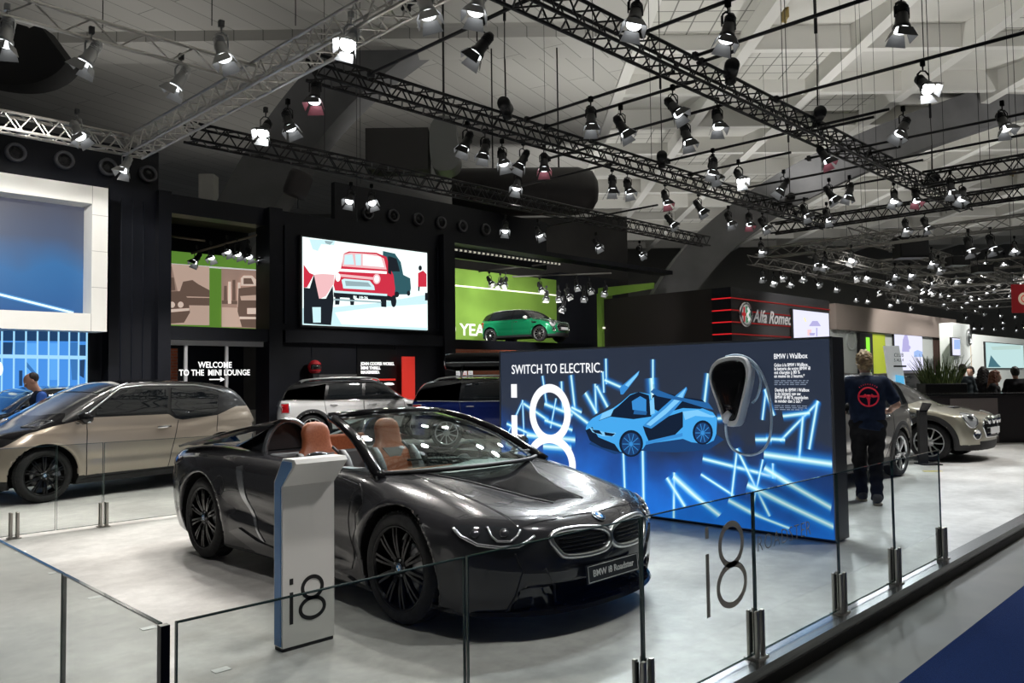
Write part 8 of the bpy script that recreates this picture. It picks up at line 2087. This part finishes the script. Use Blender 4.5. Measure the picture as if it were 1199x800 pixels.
sdf_obj('body', lambda x, y, z: smin(b2(x, y, z), smin(h2a(x, y, z), h2b(x, y, z), .005), .012), (-.25, -.40, 0), (.45, .40, zt_ + .05), .0125, mat('skin_warm', (.50, .27, .20), .5), pb)
eyes_obj(hc2, HR2, pb)
jk = union([union([rcone((0, .06, .90), (.01, .075, 1.34 + dz), .13, .138), rcone((0, -.06, .90), (.01, -.075, 1.34 + dz), .13, .138), rcone((.01, -.15, 1.42 + dz), (.01, .15, 1.42 + dz), .084, .084)], .05), rcone((.0, 0, 1.44 + dz), (.03, 0, 1.50 + dz), .085, .078)], .03)
sdf_obj('jacket', lambda x, y, z: smax(smax(jk(x, y, z) + .004 * np.sin(z * 50 + y * 20), .88 - z, .01), z - 1.50 - dz, .01), (-.3, -.4, .8), (.35, .4, 1.65 + dz), .0135, M_NAVY, pb)
slv = union([rcone(s2[0], e2[0], .072, .060), rcone(e2[0], w2_[0], .058, .042), rcone(s2[1], e2[1], .072, .060), rcone(e2[1], w2_[1], .058, .042)], .01)
sdf_obj('jacket_sleeves', slv, (-.2, -.42, .85), (.4, .42, 1.62 + dz), .0135, mat('bright_blue_cloth', (.03, .12, .50), .7), pb)
tr2 = union([rcone((0, .06, .93), (0, -.06, .93), .12, .12)] + [rcone((0, sy * .10, .92), (.02, sy * .11, .5), .105, .08) for sy in (1, -1)] + [rcone((.02, sy * .11, .5), (0, sy * .11, .06), .078, .064) for sy in (1, -1)], .03)
sdf_obj('trousers', lambda x, y, z: smax(smax(tr2(x, y, z), .06 - z, .008), z - .97, .008), (-.25, -.3, .03), (.3, .3, 1.05), .016, M_TROU, pb)
for sy in (1, -1):
    fs3 = rcone((-.04, sy * .11, .05), (.18, sy * .12, .042), .05, .04); sdf_obj('shoe', lambda x, y, z: smax(smax(fs3(x, y, z), .0 - z, .004), z - .1, .01), (-.12, sy * .11 - .1, -.01), (.26, sy * .11 + .1, .14), .012, M_BLKM, pb)
x0, z0 = HR2(-.05, .03); hs = ellip((x0, 0, z0), (.085, .083, .085))
sdf_obj('hair', lambda x, y, z: smax(hs(x, y, z) + .003 * np.sin(x * 90) * np.sin(y * 80), -(np.abs(y) + z * .6 - .6 * z0 - .02) * .0 + (x - x0 - .075), .02), (x0 - .12, -.12, z0 - .14), (x0 + .12, .12, z0 + .14), .009, mat('dark_hair', (.03, .022, .018), .6), pb)
# ---- visitors sitting behind the counter
def visitor(px, py, D, face, shirt_c, hair_c, label, long_hair=False, lean=0.):
    q = on_d(px, py, D); r_ = thing('person', label, 'person', (q.x, q.y, 0), face); zt = q.z + .0     # py marks the head centre
    hc = (.05 + lean, 0, zt); hf, R_ = head(hc, .15, 1.0); d = zt - 1.22; sh = .98 + d
    seat = .50 + d * .0
    t = [rcone((0, .05, seat + .08), (.0, .07, sh - .08), .12, .125), rcone((0, -.05, seat + .08), (0, -.07, sh - .08), .12, .125), rcone((0, -.15, sh), (0, .15, sh), .072, .072), rcone((0, .09, seat + .06), (.42, .12, seat + .05), .09, .065), rcone((0, -.09, seat + .06), (.42, -.12, seat + .05), .09, .065), rcone((.42, .12, seat + .05), (.44, .12, .07), .062, .04), rcone((.42, -.12, seat + .05), (.44, -.12, .07), .062, .04), rcone((.42, .12, .04), (.62, .12, .035), .04, .034), rcone((.42, -.12, .04), (.62, -.12, .035), .04, .034)]
    ar = []
    for sy in (1, -1): ar += [rcone((0, sy * .18, sh + .01), (.06, sy * .25, sh - .26), .055, .043), rcone((.06, sy * .25, sh - .26), (.30, sy * .13, sh - .27), .042, .028)]
    hh = [hand((.30, sy * .13, sh - .27), (.9, -sy * .3, 0), -sy, 1., .7) for sy in (1, -1)]
    bd = union([union(t + ar, .035), rcone((0, 0, sh), (.03, 0, sh + .15), .056, .054), hf], .03)
    sdf_obj('body', lambda x, y, z: smin(bd(x, y, z), smin(hh[0](x, y, z), hh[1](x, y, z), .005), .012), (-.25, -.38, 0), (.72, .38, zt + .16), .0155, M_SKIN, r_)
    eyes_obj(hc, R_, r_)
    m_ = mat('cloth_%s' % label[:24], shirt_c, .85, spec=.2)
    tp = union([rcone((0, .06, seat), (.0, .075, sh - .08), .13, .137), rcone((0, -.06, seat), (0, -.075, sh - .08), .13, .137), rcone((0, -.15, sh + .01), (0, .15, sh + .01), .082, .082)] + [q_ for sy in (1, -1) for q_ in (rcone((0, sy * .18, sh + .01), (.06, sy * .25, sh - .26), .068, .056), rcone((.06, sy * .25, sh - .26), (.27, sy * .145, sh - .27), .054, .040))], .03)
    sdf_obj('top', lambda x, y, z: smax(smax(tp(x, y, z) + .004 * np.sin(z * 45 + y * 20), seat - z, .01), z - sh - .085, .01), (-.25, -.40, seat - .05), (.4, .40, sh + .15), .0165, m_, r_)
    lgf = union([rcone((0, sy * .09, seat + .06), (.42, sy * .12, seat + .05), .105, .08) for sy in (1, -1)] + [rcone((.42, sy * .12, seat + .05), (.44, sy * .12, .08), .078, .06) for sy in (1, -1)], .03)
    sdf_obj('trousers', lambda x, y, z: smax(lgf(x, y, z), .06 - z, .008), (-.2, -.3, .03), (.6, .3, seat + .25), .02, M_TROU, r_)
    hm = mat('hair_%s' % label[:24], hair_c, .6)
    if long_hair:
        bs_ = hair_sdf(hc, 1.12, amp=.012, frq=45, back=.30); side = union([rcone((hc[0] - .03, sy * .075, zt + .02), (hc[0] - .02, sy * .115, zt - .26), .055, .06) for sy in (1, -1)] + [rcone((hc[0] - .07, 0, zt), (hc[0] - .10, 0, zt - .28), .08, .09)], .04)
        ff = lambda x, y, z: smin(bs_(x, y, z), side(x, y, z) + .010 * np.sin(x * 60 + z * 30) * np.sin(y * 55) * np.sin(z * 50), .03)
        sdf_obj('hair', ff, (hc[0] - .24, -.22, zt - .40), (hc[0] + .16, .22, zt + .18), .012, hm, r_)
    else: sdf_obj('hair', hair_sdf(hc, 1.05, amp=.006, back=.08), (hc[0] - .16, -.13, zt - .14), (hc[0] + .15, .14, zt + .16), .011, hm, r_)
    # stool under each visitor
    st_ = thing('stool', 'stool under the visitor ' + ' '.join(label.split()[1:11]), 'stool', (q.x, q.y, 0), face)
    b = MB(); b.lathe([(.0005, 0), (.22, 0), (.22, .02), (.03, .04), (.03, seat - .08), (.0005, seat - .08)], 20); b.build('pedestal', M_CHROME, st_)
    b = MB(); b.lathe([(.0005, seat - .08), (.17, seat - .08), (.19, seat - .06), (.19, seat - .05), (.0005, seat - .045)], 24); b.build('seat', M_BLKM, st_)
fr_ = ang(-FW)
visitor(1127, 433, 19.6, ang(RT * .5 + FW * .85), (.05, .065, .075), (.02, .015, .012), 'person in grey-blue top with short dark hair behind the counter, beside the plant')
visitor(1137, 435, 22.0, ang(-FW * .6 - RT * .8), (.14, .15, .16), (.02, .015, .012), 'person in pale grey top half hidden behind the dark-haired visitor')
visitor(1163, 441, 18.9, ang(RT * .8 - FW * .6), (.012, .012, .014), (.14, .045, .02), 'person with long curly auburn hair and dark top at the counter', True)
visitor(1189, 436, 19.4, ang(FW * .9 + RT * .3), (.008, .008, .010), (.008, .007, .007), 'person in black with dark hair at the right edge behind the counter')
visitor(1151, 436, 20.3, ang(RT * .7 + FW * .7), (.010, .010, .012), (.010, .008, .008), 'person in black seated further back, between the auburn and pale visitors', True)
# ---------------------------------------------------------------- light
w = bpy.data.worlds.new('hall_world'); S.world = w; w.use_nodes = True
w.node_tree.nodes['Background'].inputs[0].default_value = (.62, .66, .70, 1); w.node_tree.nodes['Background'].inputs[1].default_value = .05
def spot_light(p, target, e, ang=50, blend=.5, r=.12, col=(1, .97, .93)):  # serves the hung fixtures and the added fill spots alike
    l = bpy.data.lights.new('stage_or_added_spot', 'SPOT'); l.energy = e; l.spot_size = math.radians(ang); l.spot_blend = blend; l.shadow_soft_size = r; l.color = col
    o = bpy.data.objects.new('stage_or_added_spot', l); COL.objects.link(o); o.location = p
    o.rotation_euler = (V(target) - V(p)).to_track_quat('-Z', 'Y').to_euler()
    return o
def point(p, e, r=.5, col=(1, 1, 1)):
    l = bpy.data.lights.new('hall_lamp', 'POINT'); l.energy = e; l.shadow_soft_size = r; l.color = col
    o = bpy.data.objects.new('hall_lamp', l); COL.objects.link(o); o.location = p; return o
WARM = (1, .95, .88); COOL = (.90, .96, 1.)
LL = [  # position from the lamp's picture place, target, watts, cone
 ((692, 138), (4.2, 5.5, .3), 900, 60), ((727, 147), (5.2, 4.6, 0), 700, 60), ((565, 53), (3.2, 3.8, .2), 700, 60), ((803, 157), (6.2, 3.4, 0), 700, 62), ((745, 17), (3.4, 3.0, 0), 600, 66),
 ((853, 33), (5.5, 2.6, 0), 600, 66), ((840, 139), (6.6, 5.2, 0), 500, 60), ((369, 108), (3.4, 8.2, .2), 700, 62), ((411, 46), (2.2, 5.6, .2), 600, 66), ((547, 165), (5.0, 8.5, 0), 700, 66), ((588, 184), (6.5, 8.5, 0), 600, 66),
 ((717, 215), (9.5, 8.0, 0), 800, 66), ((971, 226), (13., 5.6, 0), 850, 62), ((1047, 230), (14.5, 4.6, .2), 900, 62), ((1174, 142), (12.5, 2.8, 0), 900, 62), ((1081, 98), (9.5, 3.0, 0), 900, 64), ((107, 63), (1.6, 4.6, 0), 350, 66), ((212, 92), (2.2, 9.6, .4), 800, 64), ((148, 192), (2.0, 10.6, .5), 800, 66), ((90, 152), (1.4, 12., .4), 600, 66),
 ((311, 150), (4.6, 11., .6), 800, 62), ((637, 190), (9.5, 12.5, .5), 900, 66), ((606, 214), (7.0, 13.5, .5), 1000, 66)]
for (px, py), tg, e, a in LL:
    P = on_z(px, py, 5.62); spot_light(P, tg, e * .74, a, .6, .10, COOL if px > 600 else WARM)
# lamps over the rest of the stage and the other stands, some added only to brighten the brick wall and terrace
for p, tg, e, a in (((5.2, 1.2, 6.2), (4.4, 4.6, .3), 700, 46), ((2.2, 2.4, 6.4), (3.4, 4.9, .4), 450, 46), ((8.6, 1.8, 6.2), (7.0, 4.9, .3), 500, 46), ((16.6, 20.9, 2.85), (17.2, 22., 1.8), 60, 110), ((10.5, 13.5, 6.2), (8.8, 17.5, .6), 1600, 60), ((15, 14., 6.2), (13.5, 18, .6), 1600, 60), ((5, 13, 6.2), (6, 17, .5), 900, 66), ((3.5, 14.5, 6.2), (5.2, 19.2, 4.2), 1900, 60), ((2, 15, 6.2), (2., 19.2, 4.2), 900, 60), ((14.5, 3.0, 6.0), (15.2, 4.2, .4), 900, 60), ((17.5, 1.5, 6.0), (15.6, 3.4, .4), 800, 60), ((10.5, 2.4, 6.), (11, 3.8, .8), 500, 60), ((0.5, 9.5, 6.), (3.6, 11.6, .5), 700, 60), (on_d(562, 318, 32.), on_y(548, 370, 26.5), 900, 90), (on_d(620, 318, 32.), on_y(625, 370, 26.5), 900, 90), (on_d(600, 322, 28.), on_d(602, 380, 33), 1500, 60), (on_d(650, 330, 29.), on_d(640, 385, 33), 600, 60), (on_d(735, 320, 27), on_d(720, 360, 31), 300, 70), ((19.5, 23.6, 5.7), (19, 21.2, 3.6), 500, 80), ((22.5, 7, 6.2), (26, 10, 0), 2500, 80), ((30, 10, 6.2), (33, 15, 2), 2500, 80), ((40, 10, 6.2), (44, 15, 2), 3500, 80), ((24, 3.2, 6), (22, 3.5, .5), 1500, 70), ((46, 6, 7), (50, 12, 2), 4000, 90)): spot_light(p, tg, e * .74, a, .6, .15)
# added upward spots, no real fixtures, standing in for light bounced onto the roof
for d in (14, 24, 34, 46, 58, 70):
    for s_ in (4, 14, 26, 40):
        p = AB(d, s_, 8.6); spot_light(p, p + V((0, 0, 5)), 800 if d < 60 else 520, 150, .8, .3, (1, .985, .95))
for d, s_, e in ((16, -8, 430), (28, -13, 420), (22, -20, 260), (34, -4, 300), (12, -2, 320), (40, -14, 220)): p = AB(d, s_, 8.6); spot_light(p, p + V((0, 0, 5)), e, 140, .8, .3, (1, .97, .92))  # weaker added upward spots giving bounced light to the left soffit
vs_ = S.view_settings; vs_.view_transform = 'Standard'; vs_.look = 'None'; vs_.exposure = .14; vs_.gamma = 1; vs_.use_curve_mapping = False
